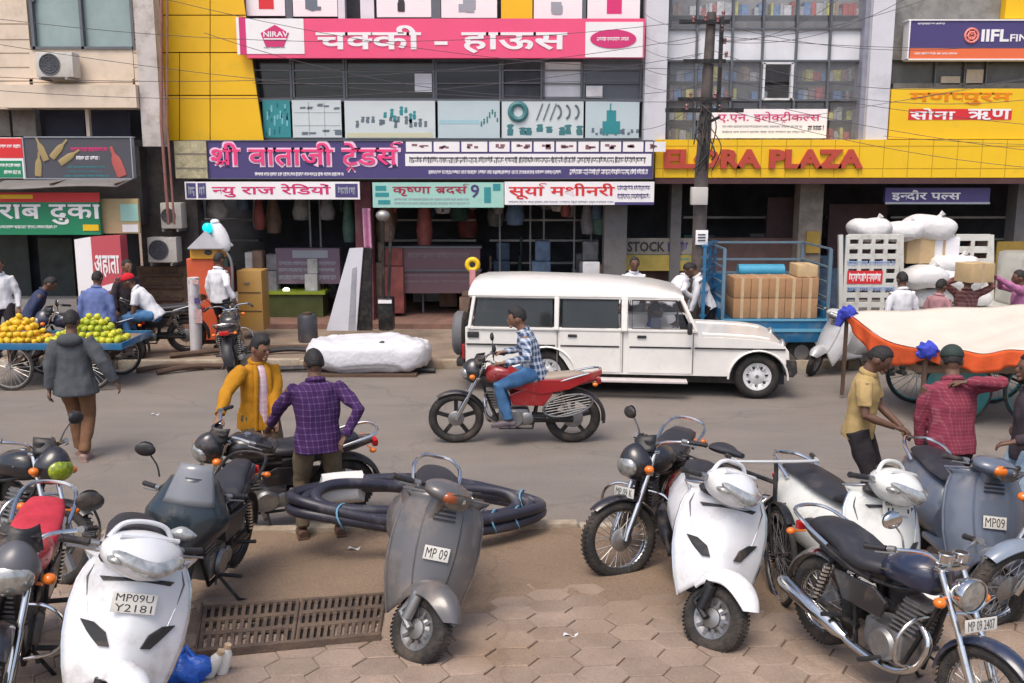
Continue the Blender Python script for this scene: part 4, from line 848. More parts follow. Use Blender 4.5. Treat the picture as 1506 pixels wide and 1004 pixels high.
# ---------------------------------------------------------------- motorcycle
def loft_x(b, secs, n=18, sq=1.):
    """secs: (x, z, half width, half height[, top power])"""
    def e(c): return abs(c)**sq*(1 if c > 0 else -1)
    return b.loft([[(s[0], s[2]*e(cos(a)), s[1] + s[3]*e(sin(a))) for a in [2*pi*k/n for k in range(n)]] for s in secs])
def motorcycle(px, ank, yaw, lean, steer, label, m_tank, style='commuter', m_tail=None, group='parked motorcycles', wh='spoke', lines=None, mirrors=(1, -1), seat_m=None, name='motorcycle', loc=None, guard=True, cat='motorcycle', extra=None, stand=True, m_fend=None, m_cowl=None, lampon=True, m_side=None, m_rimf=None, k=1., m_lamp=None):
    M = base_mat(yaw, lean, 0, k); loc = loc or (V((*px[:2], ground_z(*px[:2]))) if ank is None else anchor(M, ank, px))
    t = thing(name, loc, label, cat, group); m_tail = m_tail or m_tank; m_fend = m_fend or m_tank
    cr = style == 'cruiser'; fa = style == 'faired'
    Rr, tr = .305, .046 if not fa else .055
    fx, rx = (.70 if cr else .64), -.65
    S = M @ steer_mat((.34, 0, .93), (-.30, 0, .63), steer)
    wheel(t, S, (fx, 0, Rr), Rr, tr, wh, 'front_wheel', hub=.055, m_rim=m_rimf); wheel(t, M, (rx, 0, Rr), Rr, tr*1.15, wh, 'rear_wheel', hub=.07, m_rim=m_rimf)
    b = MB(S)
    for s in (-1, 1): b.tube([(fx, .085*s, Rr), (fx - .02, .085*s, Rr + .05), (fx - .13, .085*s, .57)], [.022, .026, .026], 10); b.tube([(fx - .13, .085*s, .57), (.335 + (fx - .64)*.4, .085*s, .95)], .018, 10)
    for z, x in ((.95, .335), (.80, .40)): b.box((x + (fx - .64)*.4, 0, z), (.05, .22, .025), ch=.008)
    b.build('fork', m_chrome if not fa else m_blkm, t)
    b = MB(S); arc_shell(b, (fx, 0, Rr), Rr + .04, -70 if not cr else -85, 38 if not cr else 45, .125, 18, .03, .75); b.build('front_fender', m_fend, t)
    # handlebar
    if cr: pts = [(.10, .39, 1.02), (.22, .33, 1.04), (.30, .16, 1.03), (.345, .06, .97), (.345, -.06, .97), (.30, -.16, 1.03), (.22, -.33, 1.04), (.10, -.39, 1.02)]
    elif fa: pts = [(.14, .34, .93), (.24, .22, .95), (.30, .08, .96), (.30, -.08, .96), (.24, -.22, .95), (.14, -.34, .93)]
    else: pts = [(.10, .36, 1.0), (.22, .28, 1.03), (.30, .13, 1.02), (.33, .05, .96), (.33, -.05, .96), (.30, -.13, 1.02), (.22, -.28, 1.03), (.10, -.36, 1.0)]
    grip_bar(t, S, pts, .012, m_chrome if not fa else m_blkm)
    for s in mirrors: mirror(t, S, (.23, .24*s, 1.03), s, (-.01, .1, .17), .06, m_chrome if cr else m_blkp)
    # lamp and clocks
    if fa:
        def cowl(u, v):
            a = (2*u - 1)*1.25; z = .60 + .46*v; r = .09 + .17*min(1, v/.38)**.7 - .12*max(0, v - .5)/.5; return (.28 + (.34 - .16*v)*cos(a)*(1 - .25*max(0, v - .5)), r*1.05*sin(a)*1.05, z - .04 + .06*v + .05*cos(a))
        b = MB(S); b.sheet(cowl, 24, 16); cw = b.build('front_cowl', m_cowl or m_tank, t, solid=.014, smooth=60)
        b = MB(S); b.ell((.545, 0, .76), (.07, .10, .06), 20, 12, fn=lambda p: V((p.x, p.y*(1 - .45*max(0, p.z)), p.z))); b.build('headlight', mat('clear lamp', (.36, .37, .36), .06, .3, .35, 25, coat=1.), cw)
        b = MB(S); b.sheet(lambda u, v: V(cowl(.2 + .6*u, .66 + .34*v)) + V((.014 - .05*v, 0, .09*v)), 14, 6); b.build('windscreen', mat('smoked screen', (.24, .25, .27), .1, 0, .1, 3, coat=.6, alpha=.75), cw, solid=.006)
    else:
        if cr:
            b = MB(S); b.lathe([(.001, -.10), (.06, -.09), (.095, -.03), (.105, .02), (.1, .035), (.092, .03)], (.50, 0, .84), 'X', 28); hl = b.build('headlight', m_chrome, t)
            b = MB(S); b.lathe([(.001, .045), (.05, .04), (.092, .025)], (.50, 0, .84), 'X', 28); b.build('lens', m_lens, hl); b = MB(S); b.ell((.525, 0, .84), (.02, .035, .035)); b.build('bulb', m_refl, hl)
        else:
            b = MB(S); b.ell((.44, 0, .88), (.13, .13, .15), 24, 14, fn=lambda p: V((p.x*(.75 if p.x < 0 else 1), p.y*(1 - .25*max(0, p.z)), p.z))); hl = b.build('headlight_cowl', m_cowl or m_tank, t)
            b = MB(S); b.ell((.53, 0, .855), (.055, .105, .085), 20, 12); b.build('headlight', m_lamp or m_lens, hl)
            b = MB(S); b.sheet(lambda u, v: (.47 - .06*v - .10*(2*u - 1)**2, (2*u - 1)*(.12 - .04*v), .96 + .12*v), 10, 5); b.build('visor', m_blkp, hl, solid=.006)
        b = MB(S)
        for s in (-1, 1): b.lathe([(.001, -.03), (.04, -.03), (.045, .02), (.04, .025), (.001, .022)], (.36, .055*s, 1.02), 'Z', 18, M=None)
        ck = b.build('speedometer', m_chrome if cr else m_blkp, t)
        for s in (-1, 1): b = MB(S); b.disc([(.036, 0), (.036, .002)], (.36, .055*s, 1.044), 'Z', 16); b.build('dial', m_blkp, ck)
    for s in (-1, 1):
        b = MB(S); b.ell((.46, .17*s, .79 if cr else .84), (.035, .035, .03), 14, 8); b.tube([(.43, .07*s, .81), (.45, .15*s, .8)], .009, 6); b.build('indicator', m_orange, t)
    if lines: plate(t, S, (fx - .10 if cr else .57, 0, .70 if cr else .66), .24, .075 if len(lines) == 1 else .11, lines, 10)
    # tank, seat, tail
    b = MB(M); loft_x(b, [(.32, .83, .04, .05), (.29, .84, .1, .095), (.2, .85, .15, .115), (.06, .835, .15, .115), (-.06, .80, .11, .085), (-.12, .78, .06, .05)] if not fa else [(.33, .84, .06, .06), (.27, .86, .15, .11), (.12, .87, .17, .12), (-.02, .82, .13, .1), (-.12, .78, .07, .05)], 22, .85); tk = b.build('fuel_tank', m_tank, t, smooth=60)
    b = MB(M); b.disc([(.032, 0), (.03, .012)], (.14, 0, .955 if not fa else .985), 'Z', 16); b.build('filler_cap', m_chrome, tk)
    b = MB(M)
    for s in (-1, 1): b.loft([[(.02 + .16*x + .07*z, s*(.148 + d - .02*abs(z)), .83 + .03*z) for x, z in ((0, -1), (1, -.6), (1.1, .6), (.1, .3))] for d in (-.02, .006)])
    b.build('tank_badge', m_chrome, tk, smooth=0)
    sm = seat_m or m_seat
    b = MB(M)
    if cr: loft_x(b, [(-.02, .79, .06, .03), (-.06, .78, .13, .05), (-.2, .765, .165, .06), (-.33, .775, .165, .06), (-.42, .81, .145, .07), (-.6, .845, .14, .06), (-.74, .84, .11, .05), (-.78, .84, .05, .03)], 20, .75)
    elif fa: loft_x(b, [(-.02, .79, .06, .03), (-.08, .78, .12, .04), (-.25, .775, .15, .045), (-.4, .79, .13, .05), (-.46, .84, .11, .05), (-.7, .88, .08, .04), (-.76, .88, .03, .02)], 20, .75)
    else: loft_x(b, [(.0, .80, .05, .03), (-.05, .795, .11, .045), (-.2, .79, .135, .05), (-.4, .80, .13, .05), (-.6, .82, .12, .05), (-.74, .825, .1, .045), (-.78, .825, .04, .02)], 20, .7)
    b.build('seat', sm, t, smooth=60)
    b = MB(M); loft_x(b, [(-.12, .70, .13, .05), (-.3, .715, .14, .06), (-.55, .74, .12, .055), (-.75, .765, .09, .05), (-.9, .785, .05, .035)], 16, .7); b.build('tail_panel', m_tail, t)
    b = MB(M)
    for s in (-1, 1): b.loft([[(-.15 + .28*x, s*(.125 + d), .58 + .1*z) for x, z in ((-1, .6), (-.6, -1), (.6, -.9), (.75, .3), (.3, .9))] for d in (0, .025)])
    b.build('side_panel', m_side or m_tail, t, smooth=0, bevel=.008)
    b = MB(M); b.box((-.93, 0, .76), (.05, .14, .07), ch=.02); b.build('tail_light', m_redl, t)
    for s in (-1, 1): b = MB(M); b.ell((-.88, .15*s, .74), (.03, .03, .025), 12, 8); b.tube([(-.86, .05*s, .74), (-.88, .14*s, .74)], .007, 6); b.build('indicator', m_orange, t)
    b = MB(M); b.tube(catmull([(-.5, .15, .78), (-.72, .16, .85), (-.9, .12, .89), (-.95, 0, .9), (-.9, -.12, .89), (-.72, -.16, .85), (-.5, -.15, .78)], 5), .013, 8); b.build('grab_rail', m_chrome if not fa else m_blkm, t)
    b = MB(M); arc_shell(b, (rx, 0, Rr), Rr + .06, -100, 15, .15, 16, .03, .9); b.build('rear_fender', m_blkp if not cr else m_chrome, t)
    # frame, engine, exhaust
    b = MB(M)
    for s in (-1, 1): b.tube(catmull([(.36, .03*s, .82), (.1, .09*s, .72), (-.3, .11*s, .68), (-.62, .1*s, .72)], 5), .016, 8); b.tube([(.36, .02*s, .76), (.24, .06*s, .42), (.16, .09*s, .2), (-.2, .1*s, .2), (-.28, .1*s, .62)], .016, 8); b.tube([(-.2, .1*s, .33), (rx, .1*s, Rr)], .02, 8); b.tube([(rx + .04, .12*s, Rr + .02), (-.47, .13*s, .68)], .014, 8)
    b.build('frame', m_blkm, t)
    b = MB(M)
    for s in (-1, 1):
        for k in range(9): f_ = .15 + .7*k/8; p = V((rx + .04, .12*s, Rr + .02)).lerp(V((-.47, .13*s, .68)), f_); b.disc([(.034, -.008), (.034, .008)], p, 'Z', 12)
    b.build('shock_absorber', m_chrome, t)
    b = MB(M); b.box((.0, 0, .33), (.34, .2, .22), ch=.05); b.disc([(.1, -.0), (.11, .012), (.09, .035)], (.0, .1, .32), 'Y', 24); b.disc([(.09, -.035), (.11, -.012), (.1, 0)], (.03, -.1, .32), 'Y', 24); b.disc([(.07, 0), (.075, .012), (.05, .03)], (-.14, .1, .32), 'Y', 20)
    en = b.build('engine', m_alu, t)
    b = MB(M); 
    for k in range(7): b.box((.14 + .012*k, 0, .46 + .032*k), (.19, .18 - .004*k, .013), RD(0))
    b.box((.17, 0, .55), (.12, .12, .24)); b.build('cylinder', m_alu, en)
    b = MB(M); b.tube(catmull([(.24, -.05, .55), (.34, -.07, .46), (.28, -.1, .28), (.1, -.13, .2), (-.2, -.15, .22), (-.28, -.15, .25)], 5), .022, 10); ex = b.build('exhaust', m_chrome, t)
    b = MB(M); b.tube([(-.24, -.15, .24), (-.32, -.155, .26), (-.85, -.17, .36 if cr else .34), (-.9, -.17, .37 if cr else .35), (-.9, -.17, .37)], [.024, .05, .052, .036, .02], 14); b.build('muffler', m_chrome if cr else m_alu, ex)
    b = MB(M); b.box((-.34, .1, .32), (.62, .03, .1), ch=.015); b.build('chain_cover', m_blkm, t)
    for s in (-1, 1): b = MB(M); b.cyl((.05, .1*s, .24), (.05, .29*s, .25), .016, n=8); b.cyl((-.35, .1*s, .34), (-.36, .25*s, .36), .016, n=8); b.build('footrest', m_blkp, t)
    b = MB(M); b.tube([(.1, .12, .28), (.22, .16, .24), (.25, .17, .26)], .008, 6); b.build('gear_lever', m_blkp, t)
    if guard:
        b = MB(M)
        for s in (-1, 1): b.tube(catmull([(.30, .04*s, .62), (.32, .18*s, .62), (.32, .27*s, .52), (.30, .25*s, .36), (.26, .1*s, .28)], 5), .011, 8)
        b.build('leg_guard', m_chrome, t)
    if stand: b = MB(M); b.tube([(.0, .11, .2), (-.03, .25, .02), (-.06, .30, .0)], .012, 6); b.build('side_stand', m_blkm, t)
    if extra: extra(t, M, S)
    return t
# ---------------------------------------------------------------- the ones in the street
p_white, p_white2 = paint('white paint', (.66, .67, .68), .24), paint('ivory paint', (.66, .67, .63), .2)
p_grey = paint('worn grey paint', (.095, .09, .09), .3, ); p_blue = paint('slate blue paint', (.10, .12, .16), .25); p_black = paint('black paint', (.016, .016, .02), .2); p_navy = paint('night blue paint', (.02, .028, .06), .2)
p_red = paint('red paint', (.30, .014, .018), .25); p_teal = paint('dark teal paint', (.016, .026, .033), .2); p_silver = mat('silver paint', (.42, .43, .44), .35, .6, .08, 3, dirt=DUST, da=.25)
def saree_guard(t, M, S):
    b = MB(M); ring = [(-.58 + .27*cos(a), .2, .50 + .125*sin(a) + .05*cos(a)*-1) for a in [2*pi*k/24 for k in range(24)]]; b.tube(ring, .011, 8, closed=True)
    for k in range(-3, 4): z = .032*k; x = .27*sqrt(max(0, 1 - (z/.125)**2)); b.tube([(-.58 - x*.92, .2, .50 + z + .046), (-.58 + x*.92, .2, .50 + z - .046)], .006, 6)
    b.build('saree_guard', mat('dull guard steel', (.2, .2, .2), .4, .7, .2, 8, dirt=DUST, da=.3), t)
    b = MB(M); b.loft([[(x, .145*s, z) for x, z in ((.05, .70), (-.3, .62), (-.6, .68), (-.95, .86), (-.95, .92), (-.5, .80), (0, .80))] for s in (.85, 1.12)]); b.build('side_fairing', p_red, t, smooth=0, bevel=.01)
def bikes():
    scooter((-2.25, 4.80), None, -70, 15, 24, p_white, 'white scooter with number plate MP09U Y2181 at bottom left', lines=('MP09U', 'Y2181'), mirrors=(-1,), rail=False)
    scooter((-.695, 6.01), None, -84, 15, 38, p_grey, 'worn grey old style scooter with amber lamp beside the drain grate', 'old', lines=('MP 09',), mirrors=False, lampm=m_brown)
    scooter((1.24, 6.173), None, -92, 11, 40, p_white, 'white scooter with two dark slanted vents parked in front of the black bicycle', lines=None, mirrors=False, rail=False)
    scooter((2.22, 6.125), None, -74, 10, 24, p_white2, 'white scooter with number on its apron beside the bare chrome cruiser', lines=('8P 24', 'JL 1'), mirrors=False, plate_at=.8)
    scooter((3.217, 6.627), None, -90, 7, 26, p_blue, 'slate blue old style scooter with orange indicator at right', 'old', lines=('MP09',), mirrors=False, lampm=m_orange)
    scooter((1198, 533), (.62, 0, .215), -150, 8, 24, mat('silver grey paint', (.5, .5, .5), .35, .2, .1, 3, dirt=DUST, da=.3), 'silver grey scooter parked on the far side by the blue cargo cart', 'old', lines=None, mirrors=False)
    motorcycle((1.056, 7.56), None, -114, 10, -42, 'black motorcycle with wire wheels and leaning left by the white scooter', p_black, lines=('MP 09 K',), mirrors=(-1,), wh='spoke', stand=True, m_side=p_red)
    motorcycle((1430, 878), (.53, 0, .84), -70, 3, 6, 'black cruiser motorcycle with round chrome headlight and long silver exhaust', p_navy, 'cruiser', k=.88, mirrors=(-1,), lines=('MP 09 2407',), m_tail=p_black)
    motorcycle((-2.2, 6.35), None, -94, 6, 14, 'dark teal motorcycle with a full front cowl and smoked screen', p_teal, 'faired', k=.92, wh='five', mirrors=(-1,), guard=False)
    motorcycle((-2.27, 8.3), None, 205, 12, 16, 'black motorcycle held at its handlebar by the man in the mustard jacket', p_black, wh='alloy', mirrors=(), lines=None)
    motorcycle((88, 690), (.53, 0, .86), -28, 12, 4, 'black motorcycle with a yellow green lamp at the left edge', p_black, wh='five', mirrors=(1,), m_cowl=p_black, m_lamp=mat('lime lens', (.26, .32, .02), .15, 0, .6, 30, coat=.6))
    motorcycle((10, 850), (.53, 0, .86), -74, 11, 8, 'motorcycle with red seat and tank and dark visor at the bottom left corner', paint('dull red cover', (.5, .05, .06), .1), seat_m=cloth('red seat cloth', (.48, .04, .06)), mirrors=(), m_cowl=mat('grey lamp cowl', (.12, .12, .13), .35, .2, .1, 4, dirt=DUST, da=.2), m_tail=p_black, m_fend=p_black)
    motorcycle((1476, 862), (.64, 0, .305), 196, 8, 10, 'pale blue motorcycle at the right edge behind the cruiser handlebar', paint('pale blue paint', (.22, .26, .32), .2), mirrors=(), lines=None, m_fend=paint('pale blue fender', (.2, .24, .3), .2))
    motorcycle((756, 650), (0, 0, 0), 181, 0, 2, 'moving red motorcycle with black alloy wheels in front of the white car', p_red, wh='five', seat_m=mat('tan seat vinyl', (.34, .28, .22), .5, 0, .12, 5, dirt=DUST, da=.25), extra=saree_guard, mirrors=(1, -1), m_fend=p_black, m_cowl=p_black, group=None, stand=False, m_rimf=m_blkm)
    motorcycle((343, 545), (-.6, 0, .1), 100, 6, 0, 'black motorcycle with a white box at its tail on the far pavement', p_black, wh='spoke', mirrors=(1,))
    motorcycle((232, 505), (-.2, 0, .3), 190, 6, 0, 'old black motorcycle with pale fenders by the dark wall', p_black, wh='spoke', mirrors=(), m_fend=m_chrome)
    motorcycle((80, 462), (.3, 0, .95), 200, 6, 0, 'dark motorcycle parked behind the fruit cart by the liquor shop', p_navy, wh='spoke', mirrors=(1,))
bikes()
from mathutils import noise
# ================================================================ the white car
p_car = paint('car white', (.74, .72, .67), .1); m_tint = mat('tinted car glass', (.03, .034, .034), .08, 0, .2, 2, alpha=.72, spec=.6); m_clear = mat('clear car glass', (.1, .11, .12), .05, 0, .1, 2, alpha=.14)
def car():
    f0 = G(1113, 588, 0.); yaw = -6.; k = 1/103.
    M = T(0, 0, 0) @ RD(yaw)
    t = thing('car', (f0.x, f0.y, 0), 'long white high roofed car with spare wheel at the back driving along the road', 'car')
    X = lambda px: (px - 1113)*k/ .995
    W0, W1 = 0., 1.66                                # near side y=0, far side y=W1
    def arch(cx, r, z0, n=12): return [(cx + r*cos(pi - pi*i/n), max(z0, .30 + r*sin(pi - pi*i/n))) for i in range(n + 1)]
    xr, xf = X(806), 0.
    prof = [(X(684), .40), (X(684), .98), (X(1022), .98), (X(1028), .90), (X(1077), .885), (X(1112), .865), (X(1136), .83), (X(1150), .775), (X(1155), .71), (X(1157), .55), (X(1150), .46)]
    bottom = [(X(1150), .46)] + [p for p in arch(xf, .40, .33)][::-1] + [p for p in arch(xr, .40, .33)][::-1] + [(X(684), .40)]
    poly = prof[:-1] + bottom[:-1]
    b = MB(M); n = len(poly); 
    vs = []; 
    for y in (W0, W1): vs += [V((p[0], y, p[1])) for p in poly]
    b.add(vs, [tuple(range(n)), tuple(range(n, 2*n))[::-1]] + [(i, n + i, n + (i + 1) % n, (i + 1) % n) for i in range(n)])
    bd = b.build('body', p_car, t, smooth=16, bevel=.028)
    b = MB(M)
    for cx in (xf, xr): b.tube([(cx + .415*cos(a), -.012, .30 + .415*sin(a)) for a in [pi*i/16 for i in range(17)]], .028, 8, flat=.6)
    b.build('wheel_arch', p_car, bd)
    b = MB(M); b.box((X(915), W1/2, .36), (X(1150) - X(690), W1 - .25, .3)); b.build('chassis', m_blkm, t)
    for cx in (xf, xr): b = MB(M); b.box((cx, W1/2, .42), (.84, W1 - .6, .5)); b.build('wheel_well', m_dark, t)
    b = MB(M); b.add([(X(1026), .03, .90), (X(1026), W1 - .03, .90), (X(1018), W1 - .05, .985), (X(1018), .05, .985)], [(0, 1, 2, 3)]); b.build('cowl', p_car, t, solid=.02, smooth=0)
    # bonnet crown
    b = MB(M)
    for y in (.30, W1 - .30): b.tube([(X(1034), y, .90), (X(1077), y, .887), (X(1112), y, .867), (X(1132), y, .838)], .012, 6)
    b.build('bonnet_crease', p_car, bd)
    b = MB(M); b.box((X(1155), W1/2, .66), (.03, .9, .2), ch=.01)
    for k_ in range(7): b.box((X(1155) + .016, W1/2 - .36 + .12*k_, .66), (.02, .03, .18))
    b.build('grille', m_blkp, t)
    # cabin frame
    zb, zt = .975, 1.41
    tum = .07                                         # sides lean in
    def side(x, z): return (x, W0 + tum*(z - zb)/(zt - zb), z)
    def far(x, z): return (x, W1 - tum*(z - zb)/(zt - zb), z)
    post = [(X(690), X(697), .05), (X(820), X(820), .07), (X(919), X(919), .09), (X(1024), X(1001), .05)]
    b = MB(M)
    for fn in (side, far):
        for x0, x1, wd in post: b.bar(fn(x0, zb - .02), fn(x1, zt + .02), wd, wd*1.3 if wd > .06 else .06, up=(0, 1, 0))
        b.bar(fn(X(690), zt + .03), fn(X(1001), zt + .015), .05, .06); b.bar(fn(X(688), zb), fn(X(1024), zb), .05, .05)
    b.build('cabin_frame', p_car, t, bevel=.012)
    for fn, nm in ((side, 'window'), (far, 'window')):
        for x0, x1, mm, sl in ((X(696), X(814), m_tint, .05), (X(828), X(910), m_tint, 0), (X(930), X(1012), m_clear, -.18)):
            p = [fn(x0, zb + .02), fn(x1, zb + .02), fn(x1 + (sl if sl < 0 else 0), zt - .01), fn(x0 + (sl if sl > 0 else 0), zt - .01)]
            wq = MB(M); wq.add(p, [(0, 1, 2, 3)]); g = wq.build(nm, mm, t, smooth=0, solid=.006)
            bq = MB(M); bq.tube([V(q) + V((0, -.012 if fn is side else .012, 0)) for q in p], .014, 6, closed=True); bq.build('rubber_seal', m_blkp, g)
    b = MB(M); b.add([(X(1022), .06, zb + .03), (X(1022), W1 - .06, zb + .03), (X(1002), W1 - .1, zt), (X(1002), .1, zt)], [(0, 1, 2, 3)]); b.build('windscreen', m_clear, t, solid=.008, smooth=0)
    b = MB(M); b.add([(X(683), .08, zb + .03), (X(683), W1 - .08, zb + .03), (X(690), W1 - .12, zt - .02), (X(690), .12, zt - .02)], [(0, 1, 2, 3)]); b.build('rear_window', m_tint, t, solid=.008, smooth=0)
    # high roof
    secs = []
    for px, zr, e in ((688, .10, .02), (692, .2, 0), (705, .235, 0), (760, .25, 0), (880, .225, 0), (960, .16, 0), (990, .09, .02), (1004, .02, .04)):
        x = X(px); secs.append([(x, W0 + tum - .03 + e + (W1 - 2*tum + .06 - 2*e)*(.5 - .5*cos(pi*j/16)), zt + .03 + zr*sin(pi*j/16)**.45) for j in range(17)] + [(x, W1 - tum, zt + .01), (x, W0 + tum, zt + .01)])
    b = MB(M); b.loft(secs); rf = b.build('roof', p_car, t, smooth=50)
    b = MB(M); b.tube([side(X(690), zt + .035), side(X(1001), zt + .02)], .022, 8); b.build('gutter', p_car, rf)
    # doors, stripe, handles
    for x0, x1, nm in ((X(824), X(914), 'door'), (X(925), X(1018), 'door')):
        b = MB(M); cut_ = [(x0, .36), (x1, .36), (x1, .955), (x0, .955)]
        if x0 < X(850): cut_ = [(x0 + .17, .36), (x1, .36), (x1, .955), (x0, .955), (x0, .6), (x0 + .07, .52)]
        b.prism(cut_, .014, T(0, -.007, 0)); d_ = b.build(nm, p_car, t, smooth=0, bevel=.005)
        b = MB(M); b.box((x0 + .19, -.024, .885), (.13, .02, .04), ch=.008); b.build('handle', m_blkp, d_)
    b = MB(M)
    for x0, x1 in ((686, 818), (826, 912), (927, 1016), (1021, 1150)): b.box(((X(x0) + X(x1))/2, -.016, .735), (X(x1) - X(x0), .012, .022))
    b.build('side_stripe', m_blkp, bd, smooth=0)
    b = MB(M)
    for x in (821, 917, 1019): b.box((X(x), -.004, .66), (.012, .012, .6))
    b.build('door_gap', mat('gap shade grey', (.2, .19, .18), .9), bd, smooth=0)
    b = MB(M); b.box((X(696), -.014, .875), (.17, .02, .085), ch=.01); b.build('vent', m_blkp, bd)
    b = MB(M); b.box((X(920), -.11, .27), (X(1012) - X(830), .2, .035), ch=.012); b.build('side_step', mat('step rail', (.55, .5, .48), .5, 0, .1, 3, dirt=DUST, da=.3), t)
    b = MB(M); b.box((X(757), -.03, .40), (X(800) - X(694), .05, .05), ch=.02); b.build('lower_trim', p_car, t)
    b = MB(M); b.loft([[(X(1152) + dx, y, z + dz) for dx, dz in ((0, .12), (.14, .10), (.16, -.06), (.1, -.13), (0, -.12))] for y, z in ((-.02, .47), (.2, .5), (W1 - .2, .5), (W1 + .02, .47))]); b.build('front_bumper', m_blkp, t)
    b = MB(M); b.box((X(676), W1/2, .45), (.12, W1, .12), ch=.03); b.build('rear_bumper', m_blkp, t)
    b = MB(M); b.box((X(681), .03, .62), (.03, .1, .22), ch=.01); b.build('tail_light', m_redl, t)
    b = MB(M); b.ell((X(1150), .3, .72), (.05, .12, .12)); b.ell((X(1150), W1 - .3, .72), (.05, .12, .12)); b.build('headlight', m_lens, t)
    for cx in (xf, xr):
        for y in (.12, W1 - .12): 
            wheel(t, M, (cx, y, .325), .325, .072, 'disc', 'wheel', m_rim=mat('wheel cap', (.62, .62, .62), .4, 0, .05, 5, dirt=DUST, da=.2), hub=.06, drum=False, wide=1.3)
            if y < 1:
                q = MB(M)
                for j in range(7): a = 2*pi*j/7 + .2; q.ell((cx + .135*cos(a), y - .042, .325 + .135*sin(a)), (.024, .016, .024), 10, 6)
                q.build('cap_hole', m_blkp, t)
    # spare wheel with grey cover top
    b = MB(M); b.torus((X(684) - .13, .55, .80), 'X', .23, .1, 36, 12); sp = b.build('spare_wheel', m_tyre, t); b = MB(M); b.disc([(.3, -.02), (.335, .02), (.335, .12), (.3, .14)], (X(684) - .22, .55, .80), 'X', 32); b.build('cover', mat('grey cover', (.12, .12, .125), .7, 0, .15, 4), sp)
    b = MB(M); b.tube([(X(1016), -.02, zb), (X(1014), -.12, zb + .04)], .014, 6); b.box((X(1012), -.17, zb + .06), (.07, .12, .16), ch=.025); b.build('mirror', m_blkp, t)
    # inside
    b = MB(M); 
    for x in (880, 800, 965): b.box((X(x), W1/2, .82), (.14, W1 - .2, .62), RD(0), ch=.04)
    b.build('seat', mat('grey blue seat cloth', (.05, .06, .09), .9), t); b = MB(M); b.box((X(1010), W1/2, .92), (.24, W1 - .1, .12), ch=.03); b.build('dashboard', m_blkp, t)
    b = MB(M); b.torus((X(998), .42, 1.0), 'X', .17, .014, 24, 6); b.build('steering_wheel', m_blkp, t)
    return t, M, X
CAR, CARM, CARX = car()
# ================================================================ bicycle
def bicycle():
    M = base_mat(-66, 8); loc = anchor(M, (.52, 0, .35), (1140, 815))
    t = thing('bicycle', loc, 'black roadster bicycle with pale straight handlebar between two white scooters', 'bicycle')
    S = M @ steer_mat((.40, 0, .9), (-.2, 0, .6), -24)
    for MM, x, nm in ((S, .55, 'front_wheel'), (M, -.55, 'rear_wheel')):
        b = MB(MM); b.torus((x, 0, .35), 'Y', .335, .019, 44, 8); w_ = b.build(nm, m_tyre, t); b = MB(MM); b.torus((x, 0, .35), 'Y', .312, .011, 40, 6); b.build('rim', m_chrome, w_)
        b = MB(MM)
        for k in range(28): a = 2*pi*k/28; b.tube([(x + .02*sin(a + .8*(-1)**k), .025*(-1)**k, .35 + .02*cos(a + .8*(-1)**k)), (x + .31*sin(a), 0, .35 + .31*cos(a))], .002, 4)
        b.build('spokes', m_spoke, w_)
    b = MB(M); r_ = .016
    for p, q in (((.40, 0, .84), (-.15, 0, .82)), ((.42, 0, .74), (-.02, 0, .3)), ((-.16, 0, .86), (-.02, 0, .3)), ((-.15, .02, .8), (-.55, .06, .35)), ((-.15, -.02, .8), (-.55, -.06, .35)), ((-.02, .03, .3), (-.55, .06, .35)), ((-.02, -.03, .3), (-.55, -.06, .35)), ((.39, 0, .9), (.43, 0, .7))): b.tube([p, q], r_, 8)
    b.build('frame', m_blkm, t)
    b = MB(S); 
    for s in (-1, 1): b.tube([(.43, .05*s, .7), (.48, .05*s, .52), (.55, .05*s, .35)], .012, 8)
    b.tube([(.40, 0, .85), (.37, 0, 1.0)], .014, 8); b.build('fork', m_blkm, t)
    b = MB(S); b.tube(catmull([(.22, .29, .99), (.36, .27, 1.0), (.41, .22, 1.0), (.41, -.22, 1.0), (.36, -.27, 1.0), (.22, -.29, .99)], 5), .012, 8); hb = b.build('handlebar', mat('pale worn steel', (.6, .6, .58), .3, .4, .1, 6), t)
    b = MB(S)
    for s in (-1, 1): b.tube([(.2, .29*s, .99), (.32, .275*s, .998)], .016, 8)
    b.build('grip', m_blkp, hb)
    b = MB(M); b.loft([[(x, w*cos(a), .93 + .02*sin(a)*h) for a in [2*pi*k/14 for k in range(14)]] for x, w, h in ((.02, .02, 1), (-.08, .035, 1.5), (-.18, .09, 2), (-.25, .1, 2), (-.28, .06, 1))]); b.build('saddle', m_seat, t)
    b = MB(M)
    for s in (-1, 1): b.tube([(-.24, .07*s, .74), (-.85, .07*s, .74), (-.55, .07*s, .36)], .008, 6)
    for x in (-.35, -.5, -.65, -.8): b.tube([(x, -.07, .74), (x, .07, .74)], .007, 6)
    b.build('carrier', m_blkm, t)
    b = MB(M); arc_shell(b, (-.55, 0, .35), .38, -100, 60, .06, 16, .01, .9, .006); b.build('rear_fender', m_blkm, t); b = MB(S); arc_shell(b, (.55, 0, .35), .38, -80, 35, .06, 14, .01, .9, .006); b.build('front_fender', m_blkm, t)
    b = MB(M); b.disc([(.09, -.004), (.09, .004)], (-.02, -.05, .3), 'Y', 24); b.tube([(-.02, -.06, .3), (.1, -.07, .2)], .01, 6); b.tube([(-.02, .06, .3), (-.14, .07, .4)], .01, 6); b.box((.1, -.11, .2), (.08, .08, .02)); b.box((-.14, .11, .4), (.08, .08, .02)); b.build('crank', m_blkm, t)
bicycle()
